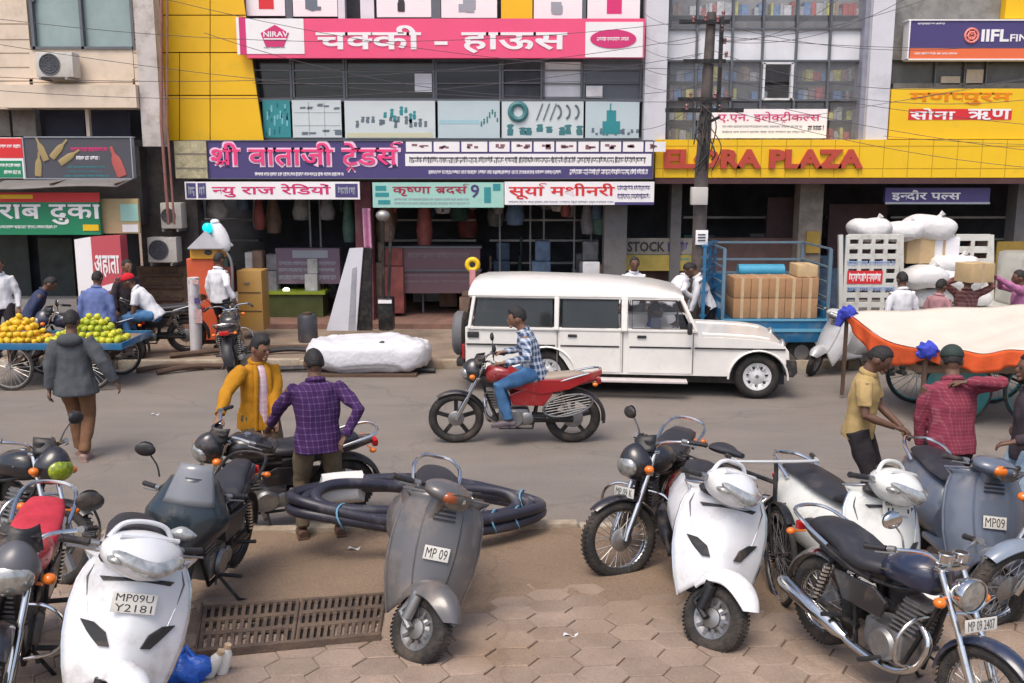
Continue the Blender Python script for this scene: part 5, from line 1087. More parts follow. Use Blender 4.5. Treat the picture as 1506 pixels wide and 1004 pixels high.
# ================================================================ hose coil
def coil():
    t = thing('hose_coil', P(614, 790, 7.9), 'big coil of thick black hose tied with blue string and a white paper wrap', 'hose coil')
    o = V(t.location); m = mat('black hose', (.03, .03, .045), .38, 0, .2, 4, dirt=(.2, .18, .17), da=.25, ds=4)
    def c_(th, rr_=1., dz=0., k=0): 
        x, y = 612 + 184*rr_*cos(th), 742 + 29*rr_*sin(th) + 6*cos(th); Y = 7.64 - .34*rr_*sin(th) + .34*cos(th); return P(x, y, Y) + V((0, 0, dz))
    for k, (rr_, dz, ph) in enumerate(((1., .035, 0), (.99, -.04, 1), (.89, .0, 2.2), (.80, .045, 3.))):
        b = MB(); b.tube([c_(2*pi*i/56, rr_ + .018*sin(2*(2*pi*i/56) + ph), dz + .025*sin(3*2*pi*i/56 + ph)) - o for i in range(56)], .046, 12, closed=True); b.build('hose', m, t, smooth=80)
    b = MB()
    a0, a1 = radians(217), radians(243)
    pts = []
    for i in range(9):
        th = a0 + (a1 - a0)*i/8; q = c_(th, .94, 0) - o; n_ = V((0, 1, .0)); ring = [q + V((.02*cos(3*a), .14*cos(a), .13*sin(a) + .01*sin(5*a))) for a in [2*pi*j/16 for j in range(16)]]; pts.append(ring)
    b.loft(pts); b.build('paper_wrap', mat('paper wrap', (.66, .65, .61), .8, 0, .06, 3, bump=.4, bs=12), t, smooth=60)
    b = MB()
    for th in (radians(30), radians(48), radians(130), radians(335)):
        q = c_(th, .93) - o; b.tube([q + V((.02*sin(2*a), .115*cos(a), .095*sin(a))) for a in [2*pi*j/18 for j in range(18)]], .008, 6, closed=True)
    b.build('tie_string', mat('blue string', (.12, .3, .45), .7), t)
coil()
# ================================================================ drain grate
def grate():
    c = [G(300, 897), G(568, 877), G(558, 941), G(291, 966)]
    t = thing('drain_grate', (sum((p for p in c), V())/4), 'rusty iron drain grate of two slotted panels in front of the grey scooter', 'drain grate'); o = V(t.location); z = .035
    m = mat('rusty iron', (.11, .078, .06), .8, .2, .3, 8, bump=.4, bs=60, dirt=(.2, .14, .09), da=.4, ds=5); 
    def at(u, v, h=0): return c[0].lerp(c[1], u).lerp(c[3].lerp(c[2], u), v) - o + V((0, 0, z + h))
    def strip(b, u0, v0, u1, v1, h=.0, th=.022): 
        lo = [at(u0, v0, h - th), at(u1, v0, h - th), at(u1, v1, h - th), at(u0, v1, h - th)]; hi = [p + V((0, 0, th)) for p in lo]; b.loft([lo, hi])
    MB().add([at(0, 0, -.03), at(1, 0, -.03), at(1, 1, -.03), at(0, 1, -.03)], [(0, 1, 2, 3)]).build('pit', mat('drain pit', (.02, .016, .013), .9), t, smooth=0)
    for u0, u1 in ((0, .515), (.525, 1)):
        b = MB()
        for v0, v1 in ((0, .05), (.30, .38), (.60, .68), (.93, 1)): strip(b, u0, v0, u1, v1)
        for ue in (u0, u1 - .015): strip(b, ue, .0, ue + .015, 1, .002)
        n = 12
        for i in range(n + 1): uu = u0 + (u1 - u0 - .017)*i/n; strip(b, uu, .02, uu + .021, .98, -.003)
        b.build('panel', m, t, smooth=0)
    b = MB(); strip(b, -.01, 1.0, 1.01, 1.05, .02, .07); strip(b, -.015, -.04, -.003, 1.04, .01, .06); b.build('frame', m, t, smooth=0)
grate()
# ================================================================ pole and cables
def pole():
    Yp = 16.6; o = G(1029, 520); o.y = Yp; o.z = .13; x0 = P(1030, 300, Yp).x
    t = thing('utility_pole', (x0, Yp, .13), 'dark utility pole with cross arms and tangled wires in front of the plaza sign', 'utility pole'); top = P(1046, 30, Yp)
    lean = top.x - x0
    b = MB(); b.tube([(0, 0, 0), (0, 0, 3.0), (lean*.5, 0, 4.1), (lean, 0, top.z)], [.13, .115, .1, .075], 14); b.build('shaft', mat('weathered steel pole', (.1, .085, .08), .7, .3, .3, 4, dirt=(.25, .2, .16), da=.3), t)
    b = MB(); o = V((x0, Yp, .13))
    for y, w, dx in ((146, 38, 0), (162, 56, 0), (90, 30, 0), (32, 36, 0)): p = P(1036 + dx, y, Yp - .1) - o; b.box(p, (w*.0235, .06, .07))
    b.bar(P(1058, 172, Yp - .1) - o, P(1030, 185, Yp - .1) - o, .05, .05); b.bar(P(1062, 25, Yp - .12) - o, P(1056, 165, Yp - .12) - o, .07, .06); b.build('cross_arm', m_blkm, t)
    b = MB()
    for x, y in ((1020, 28), (1038, 26), (1056, 28), (1064, 20), (1066, 60), (1016, 140), (1052, 140), (1010, 157), (1058, 157), (1062, 40), (1068, 80)): p = P(x, y, Yp - .13) - o; b.lathe([(.001, -.05), (.03, -.045), (.022, 0), (.035, .02), (.02, .05), (.001, .055)], p, 'Z', 10)
    b.build('insulator', mat('brown insulator', (.2, .08, .08), .3), t)
    b = MB(); random.seed(3)
    for k in range(15):
        a_ = P(1036 + random.uniform(-8, 8), random.uniform(150, 200), Yp - .16) - o; e = P(1032 + random.uniform(-15, 18), random.uniform(205, 258), Yp - .18) - o; m_ = (a_ + e)/2 + V((random.uniform(-.16, .16), -.1, random.uniform(-.15, .1))); b.tube(catmull([a_, m_, e], 6), random.uniform(.008, .016), 5)
    b.build('wire_tangle', m_blkp, t)
    b = MB(); b.box(P(1028, 288, Yp - .16) - o, (.28, .16, .3), ch=.02); b.build('meter_box', mat('pale box', (.5, .48, .45), .6, 0, .1, 3, dirt=DUST, da=.35), t)
    b = MB(); b.box(P(1032, 349, Yp - .15) - o, (.21, .03, .25), ch=.004); pl = b.build('notice_plate', v_white, t); b = MB(); 
    for dz in (-.05, 0, .05): b.box(P(1032, 349, Yp - .17) - o + V((0, -.003, dz)), (.13, .008, .018))
    b.build('print', v_black, pl, smooth=0)
    random.seed(11); g = 'overhead cables across the street front'
    def cable(a, e, sag, r=.0048):
        mid = (a + e)/2 - V((0, 0, sag)); c = thing_c = None
        b = MB(); org = a.lerp(e, .5); pts = [a.lerp(e, i/20) - V((0, 0, sag*4*(i/20)*(1 - i/20))) - org for i in range(21)]; b.tube(pts, r, 5)
        tag(b.build('cable', mat('cable grey', (.07, .065, .075), .7), None, loc=org), 'thin dark overhead cable strung across the shop fronts from the utility pole', 'cable', g)
    L_ = [(-60, 20), (-60, 110), (-40, 130), (100, -40), (300, 48), (-20, 62)]
    for i, (x, y) in enumerate(L_): cable(P(1022 + 6*i, 30 + 24*i, Yp - .13), P(x, y, Yp - random.uniform(.2, 2)), random.uniform(.1, .6))
    for i, (x, y) in enumerate(((1600, 40), (1600, 66), (1600, 96), (1560, 140), (1600, 190), (1600, 230), (1600, 252), (1500, -60), (1420, -60), (1300, -60))): cable(P(1040 + 2*i, 30 + 21*i if i < 7 else 60, Yp - .13), P(x, y, Yp - random.uniform(-.6, 2)), random.uniform(.1, .5))
    for i, (x, y) in enumerate(((985, 18), (985, 52), (985, 70), (983, 98), (984, 122), (984, 190))): cable(P(1030, 36 + 22*i, Yp - .13), P(x - 40, y, YP - .4), .12, .0045)
    for (xa, ya), (xe, ye) in (((372, 103), (950, 100)), ((372, 122), (950, 117)), ((-60, 160), (240, 140)), ((1130, 180), (1600, 95)), ((1300, 200), (1600, 214)), ((1310, 150), (1600, 95))): cable(P(xa, ya, YM - .7), P(xe, ye, YM - .7), .04, .0045)
pole()
# ================================================================ carts, trucks and things on the far side
p_blue2 = paint('cart blue', (.015, .13, .27), .25); p_cream = paint('truck cream', (.6, .6, .55), .25); m_card = mat('brown cardboard', (.38, .21, .1), .85, 0, .12, 4, dirt=(.25, .15, .08), da=.2, island=.15); m_card2 = mat('pale cardboard', (.5, .36, .19), .85, 0, .12, 4)
m_tape = mat('packing tape', (.5, .36, .22), .35); m_sack = mat('white sack', (.64, .63, .62), .75, 0, .07, 3, bump=.9, bs=11, dirt=(.4, .37, .33), da=.2)
def carton(p, d, label, m=m_card, rz=0, grp='cartons on the blue trailer'):
    t = thing('carton', p, label, 'carton', grp, rz=radians(rz)); w_, dd, h = d
    MB().box((0, 0, h/2), (w_ - .008, dd, h - .006), ch=.006).build('box', m, t); b = MB(); b.box((0, -.002, h/2), (.05, dd + .004, h + .002)); b.build('tape', m_tape, t, smooth=0); return t
def simple_wheel(t, M, c, Rr, tr, n='wheel', col=None):
    b = MB(M); b.torus(c, 'Y', Rr - tr, tr, 36, 10); w_ = b.build(n, m_tyre, t); b = MB(M); b.disc([(Rr - 1.6*tr, -.04), (Rr*.5, -.05), (Rr*.45, .02), (Rr - 1.6*tr, .04)], c, 'Y', 28); b.build('rim', col or m_steel, w_)
def blue_truck():
    Y0 = 15.3; o = P(1140, 520, Y0); o.z = 0; t = thing('cargo_trailer', o, 'blue railed cargo trailer loaded with two rows of brown cartons', 'trailer')
    def L(x, y, Y): return P(x, y, Y) - o
    a, e = L(1062, 470, Y0), L(1216, 472, Y0); zb = a.z; Wd = e.x - a.x; D = 1.5
    b = MB(); b.box(((a.x + e.x)/2, D/2, zb - .03), (Wd, D, .06)); b.box(((a.x + e.x)/2, .0, zb - .2), (Wd + .02, .05, .34), ch=.012)
    for x in (a.x, e.x): b.box((x, D/2, zb + .02), (.05, D, .5), ch=.01)
    b.box(((a.x + e.x)/2, D, zb + .3), (Wd, .05, .6)); bed = b.build('bed', p_blue2, t)
    b = MB(); b.box(((a.x + e.x)/2, -.03, zb + .0), (Wd, .03, .035)); b.box(((a.x + e.x)/2, -.03, zb - .17), (Wd, .03, .05)); b.build('bed_rib', mat('light blue paint', (.12, .35, .5), .4, 0, .1, 3, dirt=DUST, da=.2), bed)
    b = MB(); zt = L(1100, 366, Y0).z
    for x in (a.x, e.x):
        for y in (0, D): b.bar((x, y, zb), (x, y, zt), .05, .05)
        for z in (zb + .35, zb + .6, zb + .85, zt): b.bar((x, 0, z), (x, D, z), .03, .03)
    for z in (zt, zb + .85, zb + .62): b.bar((a.x, D, z), (e.x, D, z), .035, .035)
    b.build('rail', mat('grey blue rail', (.12, .2, .26), .5, .2, .1, 4, dirt=DUST, da=.3), t)
    b = MB(); hx = a.x - .3
    for k_ in range(7): b.bar((hx, .1, zb + .05 + .19*k_), (a.x + .1, D*.8, zb + .05 + .19*k_), .03, .1, up=(0, 1, 0))
    for x, y in ((hx, .1), (a.x + .1, D*.8), ((hx + a.x + .1)/2, D*.45)): b.bar((x, y, zb - .1), (x, y, zt + .02), .05, .05)
    b.build('slatted_headboard', p_blue2, t)
    b = MB(); b.tube([(a.x, D/2, zb - .25), (a.x - .9, D/2, zb - .3)], .04, 8); b.build('tow_bar', m_blkm, t)
    b = MB(); b.tube([L(1085, 398, Y0 + D), L(1152, 398, Y0 + D)], .12, 12); b.build('rolled_sheet', mat('sky blue sheet', (.05, .3, .45), .5, 0, .1, 4), t)
    for x in (a.x + .3, e.x - .35): simple_wheel(t, I4, (x, .15, .27), .27, .08)
    b = MB(); b.box(((a.x + e.x)/2, D/2, zb - .3), (Wd, D - .3, .16)); b.build('chassis', m_blkm, t)
    # cartons: upper row and lower row
    z0 = zb + .005; k = 0
    xs = [1075, 1100, 1126, 1150, 1174, 1198]
    for j, (z, names) in enumerate(((0, 'lower row'), (1, 'upper row'))):
        for i in range(5):
            p0, p1 = P(xs[i], 440, Y0 + .3), P(xs[i + 1], 440, Y0 + .3); w_ = p1.x - p0.x
            carton(((p0.x + p1.x)/2, Y0 + .42, o.z + z0 + .335*j), (w_, .6, .33), ['leftmost', 'second', 'middle', 'fourth', 'rightmost'][i] + ' brown carton in the %s on the blue trailer' % names)
    p0 = P(1182, 420, Y0 + .35); carton((p0.x, Y0 + .42, o.z + z0 + .67), (.33, .5, .2), 'pale carton lying on top of the right end of the carton stack', m_card2)
blue_truck()
def white_truck():
    Y0 = 16.4; o = P(1345, 520, Y0); o.z = .0; t = thing('cargo_truck', o, 'cream truck with tall slatted side panels loaded with white sacks', 'truck')
    def L(x, y, Y): return P(x, y, Y) - o
    # slatted tail panel at left, open side towards the street, second panel at right
    def panel(x0, x1, y0, y1, Y, rows, cols, nm):
        a, e = L(x0, y1, Y), L(x1, y0, Y); b = MB(); n = rows; H = e.z - a.z; Wd = e.x - a.x
        for i in range(n + 1): b.box(((a.x + e.x)/2, a.y, a.z + H*i/n), (Wd, .05, H/n*.55))
        for i in range(cols + 1): b.box((a.x + Wd*i/cols, a.y - .003, (a.z + e.z)/2), (.07, .05, H + .06))
        return b.build(nm, p_cream, t, smooth=0, bevel=.006)
    pn = panel(1240, 1322, 348, 462, Y0, 8, 4, 'slatted_panel'); panel(1400, 1456, 349, 420, Y0 + 1.6, 4, 2, 'slatted_panel')
    a, e = L(1283, 420, Y0), L(1283, 390, Y0); b = MB(); quad_box(b, 1246, 398, 1298, 417, Y0 - .035, .01); rel(b, t).build('red_band', v_red, pn, smooth=0); scribble([(1249, 1296, 401, 414)], Y0 - .035, v_white, t, 'lettering', wmin=7, wmax=12); scribble([(1246, 1316, 383, 391), (1246, 1316, 421, 429)], Y0 - .03, vinyl('sky vinyl', (.3, .4, .6)), t, 'lettering', wmin=7, wmax=14)
    b = MB()
    for x, Y in ((1236, Y0), (1325, Y0), (1458, Y0 + 1.6), (1400, Y0 + 1.6)): p, q = L(x, 345, Y), L(x, 490, Y); b.bar(p, q, .07, .07)
    b.bar(L(1325, 346, Y0), L(1400, 346, Y0 + 1.6), .05, .05); b.build('post', p_cream, t)
    fl = L(1380, 440, Y0 + .8); b = MB(); b.box((fl.x, fl.y, .72), (2.7, 1.7, .14)); b.box((fl.x, Y0 - o.y + .02, .62), (2.7, .06, .3), ch=.01); b.build('bed', p_cream, t)
    b = MB(); b.box((fl.x + 2.0, fl.y, 1.0), (1.2, 1.7, 1.5), ch=.12); cab = b.build('cab', p_cream, t); b = MB(); b.box((fl.x + 2.05, fl.y - .86, 1.38), (.75, .03, .5), ch=.01); b.build('window', m_glassd, cab); b = MB(); b.box((fl.x + 2.05, fl.y - .862, .85), (.06, .03, .9)); b.box((fl.x + 1.75, fl.y - .87, 1.05), (.14, .03, .04)); b.build('handle', m_blkp, cab)
    for x in (-.8, 1.8): simple_wheel(t, I4, (fl.x + x, Y0 - o.y + .1, .34), .34, .1)
    b = MB(); b.box((fl.x, fl.y, .5), (2.7, 1.4, .2)); b.build('chassis', m_blkm, t)
    zf = .8
    def sack(x0, y0, x1, y1, Y, label, seed, d=.35, grp='white sacks on the cream truck'):
        random.seed(seed); p, q = P(x0, y1, Y), P(x1, y0, Y); c = (p + q)/2; W_, H = (q.x - p.x)/2, (q.z - p.z)/2; ph = [random.uniform(0, 6) for _ in range(6)]
        b = MB(); b.ell((0, 0, H), (1, 1, 1), 26, 16, fn=lambda s: V((W_*abs(s.x)**.75*(1 if s.x > 0 else -1)*(1 + .05*sin(5*s.z + ph[0]) + .05*sin(11*s.y + 6*s.x + ph[3])), d*abs(s.y)**.75*(1 if s.y > 0 else -1), H*(abs(s.z)**.8*(1 if s.z > 0 else -1) + .09*sin(4*s.x + ph[1]) + .05*sin(9*s.x + 5*s.y + ph[2])))))
        t_ = thing('sack', (c.x, Y, p.z), label, 'sack', grp); b.build('bag', m_sack, t_, smooth=80); b = MB(); b.tube([(W_*.35, -.05, 2*H - .06), (W_*.4, -.06, 2*H + .0), (W_*.5, -.08, 2*H + .05)], [.08, .03, .055], 8); b.build('tied_neck', m_sack, t_)
    sack(1248, 320, 1308, 354, Y0 + .5, 'round white sack at the left end on top of the cream truck', 1); sack(1290, 325, 1358, 354, Y0 + .7, 'low white sack in the middle on top of the cream truck', 2); sack(1325, 316, 1404, 354, Y0 + .8, 'big white sack with a dark spot at the right on top of the load', 3)
    sack(1322, 390, 1392, 424, Y0 + .5, 'flat white sack low at the left inside the truck bed', 4); sack(1358, 374, 1438, 400, Y0 + .7, 'long white sack lying across the upper right of the bed load', 5); sack(1368, 392, 1446, 428, Y0 + .6, 'white sack beneath the long one at right in the bed', 6)
    p = P(1346, 386, Y0 + .75); carton(p, (.5, .4, .46), 'buff carton standing between the white sacks', m_card2, grp=None); p = P(1380, 378, Y0 + .8); carton(p, (.56, .4, .38), 'white carton beside the buff carton under the biggest sack', v_white, grp=None)
    for i, (x0, y0, x1, y1) in enumerate(((1326, 420, 1400, 452), (1396, 420, 1455, 450))): sack(x0, y0, x1, y1, Y0 + .75, ['lowest white sack behind the man in the white shirt', 'lowest white sack behind the carrying men'][i], 8 + i)
white_truck()
m_wood = mat('weathered wood', (.22, .14, .09), .85, 0, .25, 5, bump=.4, bs=30, stretch=(.3, 3, 3), dirt=DUST, da=.3)
def hand_cart(t, o, W_, D, zb, Rr, m_edge, wheels, m_rim=None):
    """flat four-wheeled vendor cart: bed, rim board, legs on spoked wheels (local, standing on the road)"""
    b = MB()
    for i in range(6): b.box((0, -D/2 + D*(i + .5)/6, zb), (W_, D/6 - .012, .03))
    b.build('bed', m_wood, t, smooth=0)
    b = MB()
    for y in (-D/2, D/2): b.box((0, y, zb + .01), (W_ + .04, .03, .1), ch=.008)
    for x in (-W_/2, W_/2): b.box((x, 0, zb + .01), (.03, D - .03, .1), ch=.008)
    b.build('edge_board', m_edge, t)
    b = MB()
    for x in wheels:
        b.tube([(x, -D/2 + .1, Rr), (x, D/2 - .1, Rr)], .02, 8)
        for y in (-D/2 + .12, D/2 - .12): b.bar((x - .03, y, Rr), (x - .03, y, zb), .05, .05); b.bar((x, y, Rr), (x + .35, y, zb), .035, .035)
    b.build('undercarriage', m_shut, t)
    for x in wheels:
        for y in (-D/2 + .02, D/2 - .02):
            b = MB(); b.torus((x, y, Rr), 'Y', Rr - .022, .024, 40, 8); w_ = b.build('wheel', m_tyre, t); b = MB()
            for k in range(24): a = 2*pi*k/24; b.tube([(x + .03*sin(a + .5*(-1)**k), y + .03*(-1)**k, Rr + .03*cos(a + .5*(-1)**k)), (x + (Rr - .04)*sin(a), y, Rr + (Rr - .04)*cos(a))], .0035, 4)
            b.torus((x, y, Rr), 'Y', Rr - .05, .012, 36, 6); b.disc([(.04, -.05), (.04, .05)], (x, y, Rr), 'Y', 12); b.build('spokes', m_rim or m_spoke, w_)
def fruit_cart():
    g0 = G(100, 574, 0); Y0 = g0.y + .55; o = V((P(92, 500, Y0).x, Y0, 0)); W_ = 2.25; D = 1.15; zb = P(100, 510, Y0 - .55).z
    t = thing('fruit_cart', o, 'blue edged fruit cart on bicycle wheels at the left side of the road', 'fruit cart'); hand_cart(t, o, W_, D, zb, .36, p_blue2, (-.55, .62))
    random.seed(5); cols = {'orange': mat('orange fruit', (.75, .25, .02), .45, 0, .15, 9, objrand=.022), 'mango': mat('yellow fruit', (.78, .48, .02), .45, 0, .18, 9, objrand=.022), 'lime': mat('yellow green fruit', (.5, .52, .03), .45, 0, .2, 9, objrand=.022)}
    protos = {}
    for kind in cols:
        b = MB(); b.ell((0, 0, 0), (.05, .05, .047) if kind != 'mango' else (.06, .045, .042), 14, 9); protos[kind] = b
    def heap(cx, w_, d_, h, kinds, lab, grp):
        first = {}; base = Y0; n = 0
        for layer in range(5):
            f_ = 1 - layer/5; z = zb + .07 + .075*layer; ny = max(1, int(d_*f_/.098)); nx = max(1, int(w_*f_/.1))
            for j in range(ny):
                for i in range(nx):
                    yy = -d_*f_/2 + (j + .5)*d_*f_/ny
                    if layer < 3 and yy > .1: continue
                    if layer and layer < 4 and 1 < i < nx - 2 and j > 1: continue
                    xx = -w_*f_/2 + (i + .5)*w_*f_/nx; fr = (xx + w_/2)/w_
                    kd = kinds(fr, layer); key = kd
                    if key not in first:
                        ob = protos[kd].build('fruit', cols[kd], None, smooth=80); first[key] = ob; tag(ob, lab[kd], 'fruit', grp)
                    else: ob = first[key].copy(); COL.objects.link(ob)
                    ob.location = (o.x + cx + xx + random.uniform(-.012, .012), Y0 + yy + random.uniform(-.01, .01), z + random.uniform(-.012, .012)); kz = random.uniform(.84, 1.14); ob.scale = (kz, kz*random.uniform(.92, 1.05), kz); ob.rotation_euler = (random.random(), random.random(), random.random()*6); n += 1
        return n
    n = heap(-.62, .92, .95, .4, lambda f_, l: 'orange' if (f_ < .35 and l < 2) else 'mango', {'orange': 'small orange fruit at the left foot of the heap on the cart', 'mango': 'yellow fruit in the left heap on the cart'}, 'fruit of the left heap')
    n += heap(.5, 1.1, .95, .4, lambda f_, l: 'lime', {'lime': 'yellow green fruit in the right heap on the cart'}, 'fruit of the right heap')
    print('fruit', n)
    for x, l in ((-.62, 'yellow'), (.5, 'green')):
        pass
fruit_cart()
def canopy_cart():
    A, B_, C_, D_ = P(1246, 459, 13.3), P(1362, 514, 11.6), P(1580, 505, 11.2), P(1560, 446, 13.6)
    o = (A + B_ + C_ + D_)/4; o.z = 0
    t = thing('vendor_cart', o, 'vendor cart with teal spoked wheels under a sagging cloth at the right edge', 'cart'); W_ = 1.9; D = 1.2
    hand_cart(t, o, W_, D, .72, .46, m_wood, (-.45, .6), mat('teal paint', (.02, .2, .2), .4, 0, .15, 4))
    b = MB(); 
    for x in (-.45, ): b.disc([(.40, -.012), (.42, 0), (.40, .012)], (x, -D/2 - .0, .46), 'Y', 32)
    b.build('wheel_disc', mat('teal disc', (.03, .17, .17), .4, 0, .25, 3, dirt=DUST, da=.35), t)
    b = MB()
    for q in (A, B_, C_, D_): b.bar(V((q.x - o.x, q.y - o.y, .0 if 0 else .05)), V((q.x - o.x, q.y - o.y, q.z + .03)), .045, .045)
    b.build('post', m_shut, t)
    cl = thing('cloth_canopy', o, 'sagging cream cloth with orange hem tied over the vendor cart with blue rags', 'cloth canopy')
    def top(u, v):
        p = A.lerp(D_, u).lerp(B_.lerp(C_, u), v); s = sin(pi*u)*sin(pi*v); e = .12*sin(pi*v)*(1 - u)**3 + .06*sin(pi*u)*v**3
        return p - o + V((0, 0, -.10*s - e + .012*sin(17*u + 4*v) + .01*sin(9*v + 21*u*v)))
    b = MB(); b.sheet(top, 40, 24); b.build('cream_cloth', cloth('cream cloth', (.60, .54, .46), var=.06, vs=2, bump=.6, bs=6), cl, solid=.006, smooth=80)
    def hem(e):
        def fn(u, v):
            q = top(0, u) if e == 0 else top(u, 1); w_ = (.30 if e == 0 else .24)*(.35 + .65*abs(sin(pi*u*(1 if e == 0 else 1.2)))**.8)*v
            out = V((-.02, -.03, 0)); return q + out + V((.02*sin(30*u)*v, -.03*sin(38*u + 1)*v, -w_ - .004))
        return fn
    for e in (0, 1):
        b = MB(); b.sheet(hem(e), 40, 6); b.build('orange_hem', cloth('orange cloth', (.62, .1, .03), var=.15, vs=3, bump=.6, bs=8), cl, solid=.006, smooth=80)
    for q, s in ((A, 1.), (B_, 1.1)):
        b = MB(); random.seed(2); b.ell(q - o + V((0, -.04, 0)), (.12*s, .1, .1*s), 14, 10, fn=lambda p: p*(1 + .2*sin(9*p.x + 7*p.z)));  
        if q is A: b.tube([q - o + V((0, -.06, 0)), q - o + V((.12, -.12, -.15)), q - o + V((.2, -.2, -.42))], [.07, .08, .03], 8, flat=.5); b.tube([q - o + V((-.05, 0, 0)), q - o + V((-.12, 0, -.2))], [.09, .04], 8)
        b.build('blue_rag', cloth('blue rag', (.05, .07, .42)), cl)
    # goods on the cart
    for i, (dx, dy, lab) in enumerate(((.35, -.45, 'yellow banana bunch at the near edge of the covered cart'), (.62, -.42, 'yellow banana bunch further right on the covered cart'))):
        tb = thing('banana_bunch', o + V((dx, dy, .745)), lab, 'bananas', 'banana bunches')
        for k in range(6): b = MB(); b.tube([(-.11 + .0*k, (k - 2.5)*.035, .03), (-.04, (k - 2.5)*.045, .055), (.05, (k - 2.5)*.045, .05), (.11, (k - 2.5)*.03, .02)], [.008, .02, .02, .007], 8); b.build('banana', mat('banana yellow', (.62, .42, .04), .5, 0, .2, 8), tb)
canopy_cart()
def far_bits():
    # wrapped bundle by the far kerb
    p, q = P(453, 540, 15.2), P(634, 486, 15.2); W_, H = (q.x - p.x)/2, .27; random.seed(4)
    t = thing('wrapped_bundle', ((p.x + q.x)/2, 15.2, 0), 'long white wrapped bundle lying by the far kerb behind the car', 'bundle')
    b = MB(); b.ell((0, 0, H + .02), (1, 1, 1), 80, 36, fn=lambda s: V((W_*abs(s.x)**.5*(1 if s.x > 0 else -1), .5*abs(s.y)**.7*(1 if s.y > 0 else -1), H*(abs(s.z)**.6*(1 if s.z > 0 else -1) + .05*sin(9*s.x) + .04*sin(14*s.x*s.y + 3) + .06*sin(5*s.x + 4*s.y) + .16*noise.noise(V((s.x*5, s.y*4, s.z*4))) + .12*abs(noise.noise(V((s.x*11, s.y*7, s.z*7)))))))); b.build('plastic_sheet', mat('white plastic sheet', (.62, .62, .65), .4, 0, .04, 3, bump=1., bs=9), t, smooth=80)
    b = MB(); b.box((-W_*.05, -.1, .02), (W_*1.7, .8, .05)); b.build('base_board', m_shut, t); b = MB(); b.ell((W_*.25, -.3, 2*H - .03), (.05, .04, .04)); b.build('dark_patch', m_blkp, t)
    # leaning board
    t = thing('leaning_board', P(512, 486, 17.5), 'bent white board leaning on a black frame in front of the maroon pillar', 'board'); Y = 17.4
    b = MB(); poly_box(b, [(514, 365), (534, 364), (524, 486), (480, 486)][::-1], Y, .04); rel(b, t).build('white_sheet', mat('white sheet board', (.6, .6, .64), .5, 0, .06, 2), t, smooth=0); b = MB(); poly_box(b, [(518, 395), (524, 392), (522, 486), (512, 486)][::-1], Y - .015, .02); rel(b, t).build('fold_shade', mat('grey fold', (.3, .3, .33), .6), t, smooth=0)  # grey strip paints the shading of the bent sheet
    b = MB(); poly_box(b, [(535, 364), (546, 366), (547, 486), (525, 486)][::-1], Y + .06, .1); rel(b, t).build('black_frame', m_blkm, t, smooth=0)
    t = thing('machine_rack', P(562, 486, 17.3), 'dark thin machine on a stand beside the leaning board', 'machine'); b = MB()
    for x0, y0, x1, y1 in ((563, 320, 564, 486), (575, 330, 570, 486)): b.bar(P(x0, y0, 17.3), P(x1, y1, 17.3), .05, .05)
    rel(b, t).build('stand', m_blkm, t); b = MB(); b.ell(P(563, 317, 17.3), (.13, .1, .1)); rel(b, t).build('head', m_steel, t); b = MB(); quad_box(b, 556, 438, 578, 486, 17.25, .3, .03); rel(b, t).build('motor', m_blkm, t); b = MB(); quad_box(b, 556, 441, 576, 446, 17.22, .02); rel(b, t).build('label_strip', v_white, t, smooth=0)
    t = thing('hanging_cloth', P(542, 365, YM - .3), 'pink cloth hanging from the top of the maroon pillar', 'cloth'); a, e = P(533, 306, YM - .25), P(550, 366, YM - .25)
    b = MB(); b.sheet(lambda u, v: (a.x + (e.x - a.x)*(u*.8 + .1*v), a.y - .05*sin(9*u) - .05, a.z + (e.z - a.z)*v), 10, 12); rel(b, t).build('cloth', cloth('pink cloth', (.62, .3, .45)), t, solid=.01)
    # ochre cabinet
    def cabinet(x0, x1, y0, y1, Y, m, lab):
        p, q = P(x0, y1, Y), P(x1, y0, Y); t = thing('cabinet', ((p.x + q.x)/2, Y + .25, p.z), lab, 'cabinet'); w_, h = q.x - p.x, q.z - p.z
        MB().box((0, 0, h/2), (w_, .5, h), ch=.015).build('case', m, t); b = MB()
        for z in (.33, .64): b.box((0, -.256, h*z), (w_*.9, .012, .015))
        b.build('drawer_gap', m_shut, t, smooth=0); b = MB(); b.box((-w_*.1, -.26, h*.8), (.1, .02, .03)); b.build('handle', m_steel, t)
    cabinet(352, 384, 398, 486, 17.4, mat('ochre cabinet', (.42, .24, .06), .5, 0, .12, 3, dirt=DUST, da=.3), 'tall ochre cabinet in front of the radio shop')
    # orange kiosk
    Y = 16.9; t = thing('kiosk', P(300, 510, Y), 'narrow orange kiosk with folded white roof and turquoise lamp', 'kiosk')
    qpart('case', mat('orange red board', (.6, .1, .035), .5, 0, .12, 3, dirt=DUST, da=.25), t, [(277, 380, 318, 500)], Y, .5, .02); qpart('head_panel', mat('amber panel', (.62, .3, .03), .5, 0, .1, 3), t, [(279, 364, 320, 381)], Y - .04, .55, .02)
    b = MB(); b.ell(P(306, 371, Y - .04), (.07, .02, .05)); rel(b, t).build('dark_window', m_dark, t); b = MB(); a, r_, e = P(276, 366, Y - .15), P(302, 340, Y - .15), P(326, 366, Y - .15); d_ = V((0, .7, 0))
    b.add([a, r_, r_ + d_, a + d_], [(0, 1, 2, 3)]); b.add([r_, e, e + d_, r_ + d_], [(0, 1, 2, 3)]); b.add([a, r_, e], [(0, 1, 2)]); rel(b, t).build('roof', mat('pale tin', (.5, .5, .52), .5, .2, .1, 3), t, solid=.03, smooth=0)
    b = MB(); b.ell(P(305, 335, Y - .1), (.09, .07, .09)); rel(b, t).build('lamp', mat('turquoise lamp', (.0, .55, .62), .2, emit=.7), t)
